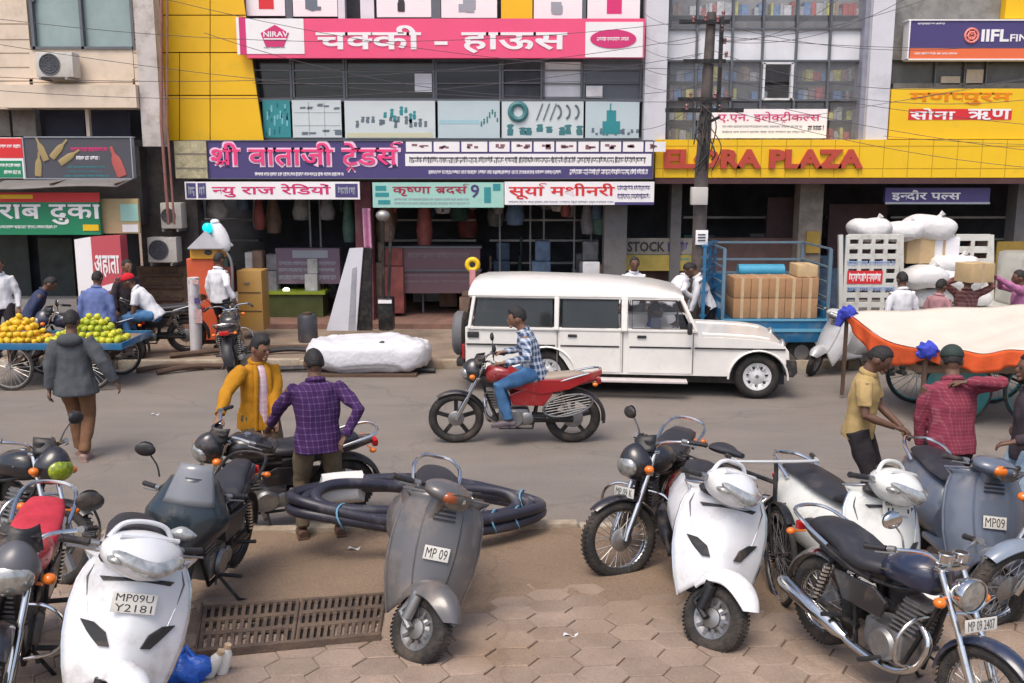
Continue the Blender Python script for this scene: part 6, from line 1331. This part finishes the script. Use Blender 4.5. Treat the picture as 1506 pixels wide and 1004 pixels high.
    t = thing('dish_lamp', P(322, 400, Y - .05), 'white dish on a bent arm above the orange kiosk', 'lamp'); b = MB(); b.ell(P(324, 347, Y), (.14, .1, .3), 16, 10, M=RD(-24, 'Y')); rel(b, t).build('dish', mat('white enamel', (.7, .7, .7), .4), t); b = MB(); b.tube(catmull([P(316, 330, Y), P(330, 365, Y), P(340, 385, Y), P(342, 420, Y), P(342, 500, Y)], 4), .025, 8); rel(b, t).build('arm', m_steel, t); b = MB(); b.ell(P(316, 326, Y), (.08, .08, .05)); rel(b, t).build('cap', v_white, t)
    # stone-like printed pillar
    Y = 15.9; t = thing('banner_post', P(292, 536, Y), 'white flex banner wrapped round a post with a small dark mark', 'banner'); b = MB()
    p, q = P(290, 538, Y), P(284, 408, Y); b.tube([(p.x, Y, .13), (p.x + .01, Y, .6), (q.x, Y, q.z)], [.125, .13, .125], 14, flat=.75); rel(b, t).build('flex', mat('dirty white flex', (.55, .52, .52), .6, 0, .12, 5, dirt=(.3, .2, .18), da=.35), t); b = MB(); quad_box(b, 279, 438, 293, 446, Y - .115, .03); rel(b, t).build('dark_mark', v_navy, t, smooth=0); qpart('faded_print', mat('faded red print', (.45, .28, .27), .7, 0, .3, 20), t, [(283, 455, 297, 475), (277, 412, 292, 418)], Y - .118, .03)
    # pipes and rods lying along the far kerb
    random.seed(9)
    for i, (xa, ya, xe, ye) in enumerate(((250, 527, 455, 514), (380, 522, 470, 520), (230, 540, 330, 531), (385, 536, 640, 537), (200, 549, 300, 544))):
        a, e = G(xa, ya), G(xe, ye); a.z += .05; e.z += .05; m_ = (a + e)/2; t = MB(); t.tube(catmull([a - m_, V((0, .08, .03)), e - m_], 6), .045, 8); tag(t.build('pipe', m_blkp if i % 2 else m_shut, None, loc=m_), ['dark pipe lying across the far kerb from the banner post', 'short dark pipe beside the wrapped bundle', 'brown pole lying at the foot of the banner post', 'long thin pipe along the road edge under the bundle', 'brown pole on the road edge by the fruit cart'][i], 'pipe', 'pipes along the far kerb')
    for i, (x, y) in enumerate(((452, 470), (880, 500), (1255, 500))):
        p = P(x, y, 17.2); p.z = .13; t = thing('plastic_drum', p, ['dark drum standing left of the leaning board', 'dark drum behind the white car', 'dark drum behind the silver grey scooter'][i], 'drum', 'drums along the shop fronts'); b = MB(); b.lathe([(.001, 0), (.17, 0), (.18, .05), (.18, .45), (.15, .5), (.001, .5)], (0, 0, 0), 'Z', 18); b.build('body', mat('dark drum', (.05, .05, .06), .5, 0, .2, 3, dirt=DUST, da=.3), t); b = MB(); b.disc([(.08, .5), (.08, .54)], (0, 0, 0), 'Z', 14); b.build('lid', m_shut, t)
    # yellow round fan head behind the car
    t = thing('warning_lamp', P(695, 404, 16.5), 'round yellow lamp with dark centre on a pink base behind the white car', 'lamp'); b = MB(); b.torus(P(695, 389, 16.5), 'Y', .09, .045, 24, 10); rel(b, t).build('ring', v_yel, t); b = MB(); b.disc([(.06, -.02), (.06, .03)], P(695, 389, 16.5), 'Y', 16); rel(b, t).build('centre', m_blkp, t); b = MB(); b.bar(P(695, 396, 16.5), V((P(695, 396, 16.5).x, 16.5, .13)), .16, .1); rel(b, t).build('base', cloth('pink base', (.55, .25, .25)), t)
    t = thing('chair_back', P(869, 412, 16.8), 'pale plastic chair showing its back above the car roof', 'chair'); Y = 16.8
    b = MB(); quad_box(b, 857, 385, 882, 414, Y, .05, .02); rel(b, t).build('backrest', mat('pale plastic', (.5, .5, .5), .5), t); b = MB(); p = P(869, 440, Y); b.box((p.x, Y - .2, .55), (.42, .42, .04), ch=.015)
    rel(b, t).build('seat', MATS['pale plastic'], t)
    for sx in (-1, 1):
        for y in (0, -.38): b = MB(); b.bar((p.x + .18*sx, Y + y, .13), (p.x + .18*sx, Y + y, .55 if y else 1.3), .04, .04); rel(b, t).build('leg', MATS['pale plastic'], t)
    # rubbish in front
    t = thing('blue_bag', G(275, 1000), 'crumpled blue plastic bag beside white plastic bottles at the bottom edge', 'bag'); random.seed(6)
    b = MB(); b.ell((0, 0, .07), (.14, .1, .09), 22, 12, fn=lambda p: p*(1 + .16*sin(7*p.x + 3*p.z) + .1*sin(11*p.y + 5*p.x))); b.build('plastic', mat('blue plastic', (.02, .11, .5), .35, 0, .3, 9, bump=.7, bs=20), t, smooth=80); b = MB(); b.tube([(-.04, 0, .14), (0, .02, .2), (.05, 0, .14)], .012, 6); b.build('handle', MATS['blue plastic'], t)
    for i, (x, y, a) in enumerate(((305, 995, .5), (326, 990, .25))):
        t = thing('plastic_bottle', G(x, y), ['white plastic bottle leaning on the blue bag', 'white plastic bottle standing right of the blue bag'][i], 'bottle', 'white bottles by the blue bag'); b = MB(R(a, 'Y')); b.lathe([(.001, 0), (.035, .003), (.037, .02), (.037, .13), (.02, .165), (.001, .168)], (0, 0, 0), 'Z', 18); b.build('body', mat('white bottle', (.66, .64, .58), .4), t); b = MB(R(a, 'Y')); b.disc([(.021, .165), (.021, .19)], (0, 0, 0), 'Z', 14); b.build('cap', m_tape, t)
    random.seed(12)
    tl = ['scrap of white paper on the dirt left of the drain grate', 'scrap of pale paper by the kerb', 'torn paper strip on the pavers right of the grey scooter', 'white scrap on the road near the yellow jacket', 'cream scrap at the kerb in front of the hose']
    for i, (x, y) in enumerate(((326, 845), (330, 788), (838, 936), (228, 610), (520, 808))):
        p = G(x, y); b = MB(); b.sheet(lambda u, v: ((u - .5)*.09 + .01*v, (v - .5)*.035, .012 + .012*sin(5*u + 2*v)), 6, 3); tag(b.build('paper_scrap', MATS['white paper'], None, loc=p, solid=.002), tl[i], 'paper', 'paper scraps')
far_bits()
# ================================================================ people
from mathutils import noise
SKIN = mat('brown skin', (.22, .115, .072), .5, 0, .1, 6, spec=.35); SKIN2 = mat('dark skin', (.14, .075, .05), .5, 0, .1, 6, spec=.35)
m_hair = mat('black hair', (.012, .01, .01), .6, 0, .3, 30, bump=.6, bs=90)
def fuse(b, name, m, parent, vox, smooth=4, wr=0., ws=9.):
    """join overlapping closed shapes into one continuous skin"""
    o = b.build('raw', m, None, smooth=0, rec=False)
    r = o.modifiers.new('r', 'REMESH'); r.mode = 'VOXEL'; r.voxel_size = vox; r.use_smooth_shade = True
    if smooth: s = o.modifiers.new('s', 'SMOOTH'); s.factor = .5; s.iterations = smooth
    COL.objects.unlink(o); WS = bpy.data.scenes.new('workshop'); WS.collection.objects.link(o); 
    with bpy.context.temp_override(scene=WS, view_layer=WS.view_layers[0]): dg = bpy.context.evaluated_depsgraph_get()
    me = bpy.data.meshes.new_from_object(o.evaluated_get(dg)); me.name = name; bpy.data.scenes.remove(WS)
    old = o.data; bpy.data.objects.remove(o); bpy.data.meshes.remove(old)
    if wr:
        nn = [v.normal.copy() for v in me.vertices]
        for v, n_ in zip(me.vertices, nn):
            c = v.co.copy(); d = noise.noise(c*ws)*wr + noise.noise(V((c.x*ws*2, c.y*ws*2, c.z*ws*.9)))*wr*.7; v.co = c + n_*d
    me.shade_smooth(); me.materials.clear(); me.materials.append(m)
    q = bpy.data.objects.new(name, me); COL.objects.link(q); q.parent = parent; return q
def ik(a, t, l1, l2, pole):
    a, t = V(a), V(t); d = t - a; L = min(d.length, (l1 + l2)*.995); d.normalize(); t = a + d*L
    x = (l1*l1 - l2*l2 + L*L)/(2*L); h = sqrt(max(0, l1*l1 - x*x)); p = V(pole) - d*V(pole).dot(d); p = p.normalized() if p.length > 1e-4 else d.orthogonal().normalized()
    return a + d*x + p*h, t
def person(label, at, yaw, top, trousers, H=1.68, pelvis=(0, 0, .93), lean=0., side=0., hands=None, feet=None, world=True, head=(0, 0), sleeve='long', shorts=False, skin=None, vox=.011, hair='short', hair_m=None, shoe=None, open_front=None, epole=None, kpole=None, hem=.10, cat='person', group=None, collar=True, loose=1., cap=None, beard=False, width=1., M=None, loc=None, hood=False):
    sk = skin or SKIN; k = H/1.68
    M = M if M is not None else Matrix.Diagonal((1.05, 1, 1, 1)) @ RD(yaw)
    loc = loc if loc is not None else V((at[0], at[1], ground_z(*at) - .01))
    t = thing('person', loc, label, cat, group)
    inv = (T(*loc) @ M).inverted()
    L_ = lambda p: (inv @ V(p)) if world and p is not None else p
    pe = V(pelvis); pe.z *= k if pelvis[2] > .9 else 1
    RX = RD(lean, 'Y') @ RD(side, 'X')
    sp = lambda x, y, z: pe + (RX @ V((x*k, y*k, z*k)))           # a point of the trunk, from the pelvis
    fw = lambda x, y, z: RX @ V((x, y, z))
    sh = {1: sp(.0, .168*width, .43), -1: sp(.0, -.168*width, .43)}; hp = {1: pe + V((0, .095*k, -.02)), -1: pe + V((0, -.095*k, -.02))}
    neck0, neck1 = sp(-.005, 0, .47), sp(.02, 0, .565)
    hy, hpch = head; HR = RX.to_3x3().to_4x4() @ RD(hy) @ RD(hpch, 'Y'); hc = neck1 + (HR @ V((.022, 0, .085)))*k
    hands = hands or {}; feet = feet or {}; epole = epole or {}; kpole = kpole or {}
    arm = {}; leg = {}
    for s in (1, -1):
        tg = hands.get(s); tg = L_(tg) if tg is not None else sp(.06, .25*s, -.10)
        arm[s] = ik(sh[s], tg, .285*k, .265*k, epole.get(s, (-.6, .5*s, -.5)))
        ft = feet.get(s); ft = V(ft) if ft is not None else V((0, .10*s, .085)); leg[s] = ik(hp[s], ft, .44*k, .43*k, kpole.get(s, (1, .12*s, 0)))
    # ---- skin
    b = MB(M)
    def hfn(p):
        w_ = 1 - .30*max(0, -p.z)**1.5; x = p.x*(1 if p.x > 0 else 1.05)*(1 - .12*max(0, -p.z)) + .10*max(0, -p.z)*(1 if p.x > 0 else -.3); return V((x, p.y*w_, p.z))
    HM = T(*hc) @ HR
    b.ell((0, 0, 0), (.098*k, .076*k, .118*k), 22, 16, M=HM, fn=hfn)
    b.ell((0, 0, 0), (.018*k, .014*k, .024*k), 10, 8, M=HM @ T(.10*k, 0, -.022*k)); b.ell((0, 0, 0), (.014*k, .045*k, .010*k), 10, 6, M=HM @ T(.083*k, 0, .024*k)); b.ell((0, 0, 0), (.018*k, .03*k, .018*k), 10, 6, M=HM @ T(.082*k, 0, -.092*k)); b.ell((0, 0, 0), (.012*k, .026*k, .009*k), 10, 6, M=HM @ T(.093*k, 0, -.058*k))
    for s in (1, -1): b.ell((0, 0, 0), (.024*k, .012*k, .034*k), 10, 8, M=HM @ T(-.002, .078*s*k, -.008))
    b.tube([neck0 - fw(0, 0, .05), neck0, neck1, hc - (HR @ V((.012, 0, .03)))*k], [.075*k, .06*k, .053*k, .05*k], 14)
    b.tube([pe, sp(0, 0, .2), sp(0, 0, .36), sp(0, 0, .46)], [.095*k, .085*k, .085*k, .055*k], 14); b.tube([sh[1]*.8 + sh[-1]*.2, sh[-1]*.8 + sh[1]*.2], .035*k, 10)
    for s in (1, -1):
        e, h = arm[s]; u = (h - e).normalized(); mid = e.lerp(h, .35)
        b.tube([sh[s], sh[s].lerp(e, .4), e, mid, h], [.052*k, .046*k, .037*k, .038*k, .026*k], 12)
        # hand: palm, four unequal fingers with a bend, thumb from the palm's side
        up = V((0, 0, 1)); lat = u.cross(up); lat = lat.normalized() if lat.length > .1 else V((0, 1, 0)); nrm = lat.cross(u).normalized()
        pc = h + u*.05*k; b.tube([h - u*.01, h + u*.03*k, h + u*.085*k], [.026*k, .036*k, .036*k], 12, flat=.5, up=nrm)
        for i, (dy, ln) in enumerate(((-.027, .062), (-.009, .074), (.009, .070), (.026, .054))):
            a0 = h + u*.078*k + lat*dy*k; a1 = a0 + (u*.8 - nrm*.35).normalized()*ln*.55*k; a2 = a1 + (u*.35 - nrm*.9).normalized()*ln*.5*k; b.tube([a0 - u*.02, a0, a1, a2], [.0105*k, .0105*k, .0095*k, .0075*k], 8)
        in_ = lat*(-1 if (lat.dot(V((0, -s, 0))) < 0) else 1); b.tube([h + u*.03*k + in_*.02*k, h + u*.055*k + in_*.05*k - nrm*.01, h + u*.09*k + in_*.055*k - nrm*.025], [.014*k, .012*k, .009*k], 8)
        kn, an = leg[s]; b.tube([hp[s], hp[s].lerp(kn, .5), kn, kn.lerp(an, .3), an], [.082*k, .07*k, .052*k, .053*k, .036*k], 12)
        ty = atan2((kn - hp[s]).y*0, 1); b.tube([an + V((-.05, 0, -.05))*k, an + V((.02, 0, -.045))*k, an + V((.11, .01*s, -.062))*k, an + V((.165, .01*s, -.07))*k], [.034*k, .04*k, .036*k, .018*k], 10)
    fuse(b, 'body', sk, t, vox*.75, 2)
    # ---- hair, eyes
    if hair:
        b = MB(M)
        def hairfn(p):
            front = p.x > .25 + .45*max(0, p.z - .35)/.65*1.2; low = p.z < (-.02 if p.x > -.2 else -.5); r = 1.085 + .03*noise.noise(p*5)
            if p.x > .5 and p.z < .52: r = .86
            elif abs(p.y) > .5 and p.z < .02 and p.x > -.4: r = .86
            elif p.z < -.34 - .1*p.x: r = .86
            q = hfn(p)*r
            if hair == 'full' and p.z > .35: q = q + V((.10*max(0, p.x), 0, .16))
            return q
        b.ell((0, 0, 0), (.098*k, .078*k, .118*k), 32, 24, M=HM, fn=hairfn); b.build('hair', hair_m or m_hair, t, smooth=80)
    b = MB(M)
    for s in (1, -1): b.ell((0, 0, 0), (.008*k, .014*k, .008*k), 10, 6, M=HM @ T(.089*k, .031*s*k, .006*k))
    b.build('eyes', mat('eye dark', (.03, .02, .018), .2), t)
    b = MB(M); b.ell((0, 0, 0), (.008*k, .022*k, .006*k), 10, 6, M=HM @ T(.1*k, 0, -.058*k)); b.build('mouth', mat('lip', (.16, .06, .05), .5), t)
    if beard: b = MB(M); b.ell((0, 0, 0), (.086*k, .074*k, .06*k), 16, 10, M=HM @ T(.022*k, 0, -.074*k)); b.build('beard', m_hair, t)
    if cap is not None:
        b = MB(M); b.ell((0, 0, 0), (.112*k, .092*k, .10*k), 22, 12, M=HM @ T(-.004, 0, .045*k), fn=lambda p: V((p.x, p.y, max(p.z, -.1)))); b.loft([[HM @ V((x*k, y*k, z*k)) for x, y, z in ((.08, -.07, .045), (.17, -.05, .035), (.19, 0, .038), (.17, .05, .035), (.08, .07, .045))] for dz in (0,)] + [[HM @ V((x*k, y*k, z*k)) for x, y, z in ((.08, -.07, .055), (.17, -.05, .043), (.19, 0, .046), (.17, .05, .043), (.08, .07, .055))]]); b.build('cap', cap, t)
    # ---- shirt
    b = MB(M); lo = hem*loose
    def ring(z, wx, wy, x=0): return [sp(x + wx*cos(a), wy*width*sin(a)*(1 if abs(sin(a)) < .9 else 1), z) for a in [2*pi*j/24 for j in range(24)]]
    fl = .028*(loose - 1)*4 if loose > 1.3 else .035*(loose - 1)*4
    b.loft([ring(-hem, .134 + fl*1.5, .176 + fl*1.6), ring(-.02, .13 + fl*.9, .174 + fl), ring(.12, .116 + fl*.5, .156 + fl*.5), ring(.26, .118 + .01*loose, .168), ring(.37, .112, .18, .0), ring(.43, .098, .168, -.005), ring(.475, .07, .11, -.006), ring(.493, .056, .07, -.006), ring(.505, .055, .06, 0)])
    for s in (1, -1):
        e, h = arm[s]; lw = loose
        if sleeve == 'long': b.tube([sh[s] - fw(0, .03*s, -.0), sh[s].lerp(e, .5), e, e.lerp(h, .5), e.lerp(h, .93)], [.072*k*lw**.5, .062*k*lw, .054*k*lw, .048*k*lw, .042*k*lw], 12)
        elif sleeve == 'rolled': b.tube([sh[s] - fw(0, .03*s, 0), sh[s].lerp(e, .5), e, e.lerp(h, .25)], [.072*k, .062*k*lw, .055*k, .05*k], 12)
        else: b.tube([sh[s] - fw(0, .03*s, 0), sh[s].lerp(e, .35), sh[s].lerp(e, .72)], [.074*k, .068*k*lw, .066*k*lw], 12)
    so_ = fuse(b, 'jacket' if loose > 1.15 else 'shirt', top, t, vox, 4, .012, 8)
    if collar: b = MB(M); b.tube([sp(.062*cos(a) + .004, .07*sin(a), .5 + .018*cos(a + pi)) for a in [2*pi*j/20 for j in range(20)]], .017*k, 8, closed=True, flat=1.4); b.build('collar', top, so_)
    if open_front is not None:                        # inner shirt showing between the jacket's edges
        F_ = ((-.15, .152, .075), (0, .148, .07), (.14, .14, .062), (.28, .142, .055), (.38, .132, .05), (.44, .108, .045), (.48, .075, .04))
        b = MB(M); b.loft([[sp(x*cos(u*.6), w*u, z) for u in (-1, -.6, -.2, .2, .6, 1)] + [sp(.02, w*u, z) for u in (1, -1)] for z, x, w in F_]); b.build('inner_shirt', open_front, t)
        b = MB(M)
        for s in (1, -1): b.tube([sp(x*.93, (w + .012)*s, z) for z, x, w in F_], [.02, .02, .021, .024, .026, .024, .018], 10, flat=.8)
        b.build('lapel', top, so_)
    if hood: b = MB(M); b.ell((0, 0, 0), (1, 1, 1), 20, 12, M=T(*sp(-.09, 0, .455)) @ RX.to_3x3().to_4x4() @ Matrix.Diagonal((.075, .13, .075, 1))); b.build('hood', top, so_)
    # ---- trousers and shoes
    b = MB(M); b.ell(pe + V((0, 0, -.05)), (.105*k, .148*k*width, .115*k), 20, 12)
    for s in (1, -1):
        kn, an = leg[s]
        if shorts: b.tube([hp[s] + V((0, 0, .05)), hp[s].lerp(kn, .5), hp[s].lerp(kn, .92)], [.10*k, .092*k, .088*k], 14)
        else: b.tube([hp[s] + V((0, 0, .0)), hp[s].lerp(kn, .5), kn, kn.lerp(an, .5), kn.lerp(an, .97)], [.102*k, .09*k, .071*k, .064*k, .058*k], 14)
    fuse(b, 'shorts' if shorts else 'trousers', trousers, t, vox, 4, .010, 9)
    for s in (1, -1):
        an = leg[s][1]; b = MB(M); b.tube([an + V((-.062, 0, -.05))*k, an + V((.02, 0, -.04))*k, an + V((.11, .01*s, -.058))*k, an + V((.185, .01*s, -.066))*k], [.038*k, .046*k, .044*k, .022*k], 12); b.box(an + V((.06, .005*s, -.08))*k, (.27*k, .085*k, .018)); b.build('shoe', shoe or m_blkp, t)
    return t
def at(px, y, Y): q = P(px, y, Y); return (q.x, Y)
c_white = cloth('white cotton', (.66, .66, .68), var=.06); c_khaki = cloth('khaki cloth', (.115, .09, .06)); c_denim = cloth('blue denim', (.07, .17, .33)); c_dark = cloth('dark trousers', (.03, .026, .03)); c_grey = cloth('grey jacket cloth', (.075, .082, .09), var=.15)
c_must = cloth('mustard jacket cloth', (.42, .19, .015), var=.15); c_purple = check_cloth('purple check', (.045, .018, .075), (.12, .07, .17), .052, (.18, .11, .22), .16); c_bluechk = check_cloth('blue white check', (.04, .07, .14), (.5, .55, .62), .075, (.5, .54, .6), .42)
c_tan = cloth('tan cloth', (.42, .30, .13), var=.12); c_maroon = check_cloth('maroon check', (.21, .035, .06), (.26, .08, .1), .03, (.3, .12, .14), .2); c_pinkw = check_cloth('pink stripe', (.62, .42, .47), (.66, .6, .62), .05)
c_blue = cloth('dusty blue shirt', (.12, .16, .34)); c_brown = cloth('brown trousers', (.17, .09, .05)); c_drk2 = cloth('charcoal shirt', (.05, .04, .045)); c_pink = cloth('mauve shirt', (.42, .16, .3)); c_jean2 = check_cloth('pale blue check', (.26, .36, .45), (.36, .45, .52), .03, None, .2); c_stripe = check_cloth('maroon stripe', (.2, .07, .07), (.34, .2, .17), .06, None, .4)
def people():
    # walking away on the road
    person('man walking away in a loose grey hooded jacket and brown trousers', at(114, 600, 10.4), 98, c_grey, c_brown, 1.68, feet={1: (.14, .05, .085), -1: (-.12, -.06, .10)}, hands={-1: P(170, 562, 10.4), 1: P(72, 580, 10.3)}, hood=True, epole={1: (-1, .35, -.2), -1: (-1, -.35, -.2)}, loose=1.36, hem=.17, vox=.011, shoe=mat('striped sandal', (.3, .2, .17), .7), collar=False, skin=SKIN2)
    # at the held motorcycle
    person('man in a mustard jacket over a pink shirt gripping the black motorcycle handlebar', at(378, 560, 9.0), -52, c_must, c_khaki, 1.66, lean=2, hands={-1: P(320, 618, 8.45), 1: P(405, 640, 8.75)}, head=(18, 12), loose=1.16, hem=.16, open_front=c_pinkw, hair='full', vox=.009, epole={-1: (.2, -1, -.2)}, beard=False)
    person('man in a purple checked shirt and khaki trousers seen from behind at the motorcycle', at(466, 600, 7.86), 108, c_purple, c_khaki, 1.62, lean=4, hands={1: P(384, 648, 8.2), -1: P(507, 642, 7.75)}, feet={1: (0, .15, .085), -1: (-.03, -.15, .085)}, epole={1: (-.3, .7, -.4)}, skin=SKIN2, vox=.009, width=1.16, hem=.14, shoe=mat('brown shoe', (.12, .07, .05), .5))
    # rider of the moving motorcycle
    Mr = base_mat(181, 0); q = anchor(Mr, (0, 0, 0), (756, 650))
    person('rider in a blue and white checked shirt and blue jeans on the red motorcycle', (0, 0), 181, c_bluechk, c_denim, 1.66, pelvis=(-.22, 0, .89), lean=14, hands={1: (.12, .34, 1.04), -1: (.12, -.34, 1.04)}, world=False, feet={1: (.06, .2, .33), -1: (.06, -.2, .33)}, kpole={1: (1, .3, .8), -1: (1, -.3, .8)}, head=(0, -6), hair='full', vox=.010, M=Mr, loc=q, shoe=mat('grey shoe', (.1, .08, .09), .6), hem=.12)
    # right hand group
    person('man in a tan t-shirt and dark trousers standing sideways looking down', at(1268, 560, 8.2), -28, c_tan, c_dark, 1.66, lean=5, side=0, hands={1: P(1326, 628, 8.15), -1: P(1316, 628, 7.95)}, head=(0, 24), sleeve='short', skin=SKIN2, vox=.009, collar=True, hem=.1, width=1.02)
    person('man in a maroon checked shirt and dark green cap raising his arm to his head', at(1402, 600, 7.62), 84, c_maroon, c_dark, 1.66, lean=8, hands={-1: P(1420, 562, 7.55), 1: P(1348, 690, 7.8)}, epole={-1: (-.1, -1, -.05), 1: (0, .6, -.6)}, head=(-10, 8), hair='short', cap=mat('dark green cap', (.02, .035, .03), .8), vox=.009, width=1.1, hem=.12, skin=SKIN2)
    person('man in charcoal shirt and pale blue checked trousers at the right edge', at(1520, 600, 7.2), 175, c_drk2, c_jean2, 1.66, hands={1: P(1490, 650, 7.0), -1: P(1500, 620, 7.5)}, skin=SKIN2, vox=.012)
    # left far group
    person('man in a red cap, white t-shirt and jeans seated on an old motorcycle', at(229, 470, 15.6), 186, c_white, c_denim, 1.66, pelvis=(0, 0, .78), lean=34, hands={1: P(190, 480, 15.4), -1: P(192, 478, 15.9)}, feet={1: (.38, .16, .3), -1: (.38, -.16, .3)}, kpole={1: (1, .2, .9), -1: (1, -.2, .9)}, head=(0, -18), sleeve='short', cap=cloth('red cap cloth', (.5, .02, .03)), vox=.016, skin=SKIN2)
    person('man in a dark shirt facing the road beside the man with the red cap', at(190, 460, 15.9), -40, c_drk2, c_dark, 1.62, vox=.018, skin=SKIN)
    person('man in a dusty blue shirt with his back turned behind the green fruit', at(143, 470, 15.2), 85, c_blue, c_dark, 1.62, vox=.016, width=1.2, skin=SKIN2, lean=6)
    person('man in a white shirt at the left edge behind the fruit cart', at(2, 440, 15.8), -70, c_white, c_dark, 1.66, vox=.018)
    person('man in navy clothes stooping at the left behind the orange fruit', at(42, 460, 15.4), 20, cloth('navy cloth', (.04, .05, .1)), c_dark, 1.6, lean=30, vox=.018, skin=SKIN2)
    person('man in a white shirt and dark trousers standing between orange kiosk and ochre cabinet', at(323, 440, 16.5), 60, c_white, c_dark, 1.68, vox=.016, skin=SKIN2, hands={-1: P(345, 440, 16.3)})
    # behind the car
    person('man in a white shirt facing the road just behind the car roof', at(932, 410, 16.4), -86, c_white, c_dark, 1.62, vox=.016, skin=SKIN2)
    person('man in a white shirt bending forward behind the car windscreen', at(985, 420, 16.0), 25, c_white, c_dark, 1.66, lean=34, hands={-1: P(1022, 440, 15.8), 1: P(1020, 436, 16.1)}, vox=.016, skin=SKIN2)
    person('man in a white shirt leaning down beside the blue truck', at(1040, 440, 15.7), 172, c_white, c_dark, 1.66, lean=20, hands={1: P(1012, 470, 15.6), -1: P(1010, 460, 15.9)}, head=(0, 20), vox=.014, skin=SKIN2)
    # driver
    dl = CAR.location + (CARM @ V((CARX(962), .42, -.12)))
    person('driver in a royal blue shirt inside the white car', (0, 0), 0, cloth('royal blue', (.03, .06, .28)), c_dark, 1.6, pelvis=(0, 0, .70), world=False, hands={1: (.30, .12, 1.1), -1: (.30, -.12, 1.1)}, feet={1: (.5, .1, .5), -1: (.5, -.1, .5)}, vox=.016, M=RD(-4), loc=dl, skin=SKIN2)
    # by the white truck
    person('man in a white shirt with his back turned in front of the white truck', at(1326, 450, 14.9), 100, c_white, c_dark, 1.64, vox=.014, skin=SKIN2)
    person('man in a striped maroon shirt carrying a carton on his shoulder', at(1420, 440, 15.0), 60, c_stripe, c_dark, 1.6, lean=12, hands={-1: P(1448, 402, 14.8), 1: P(1412, 408, 14.9)}, epole={1: (0, 1, -.2), -1: (0, -1, -.2)}, vox=.014, skin=SKIN2)
    person('man in a faded pink shirt beside the man carrying a carton', at(1380, 450, 14.8), 30, cloth('faded pink', (.36, .19, .2)), c_dark, 1.54, vox=.016, skin=SKIN2)
    person('man in a mauve shirt reaching left towards the carried carton', at(1500, 440, 15.0), 170, c_pink, c_dark, 1.66, hands={1: P(1462, 405, 14.8), -1: P(1470, 412, 15.2)}, vox=.016, skin=SKIN2)
    c_ = P(1432, 414, 14.75); carton(c_, (.46, .34, .3), 'pale carton carried on the shoulder of the man in the striped shirt', m_card2, rz=18, grp=None)
people()
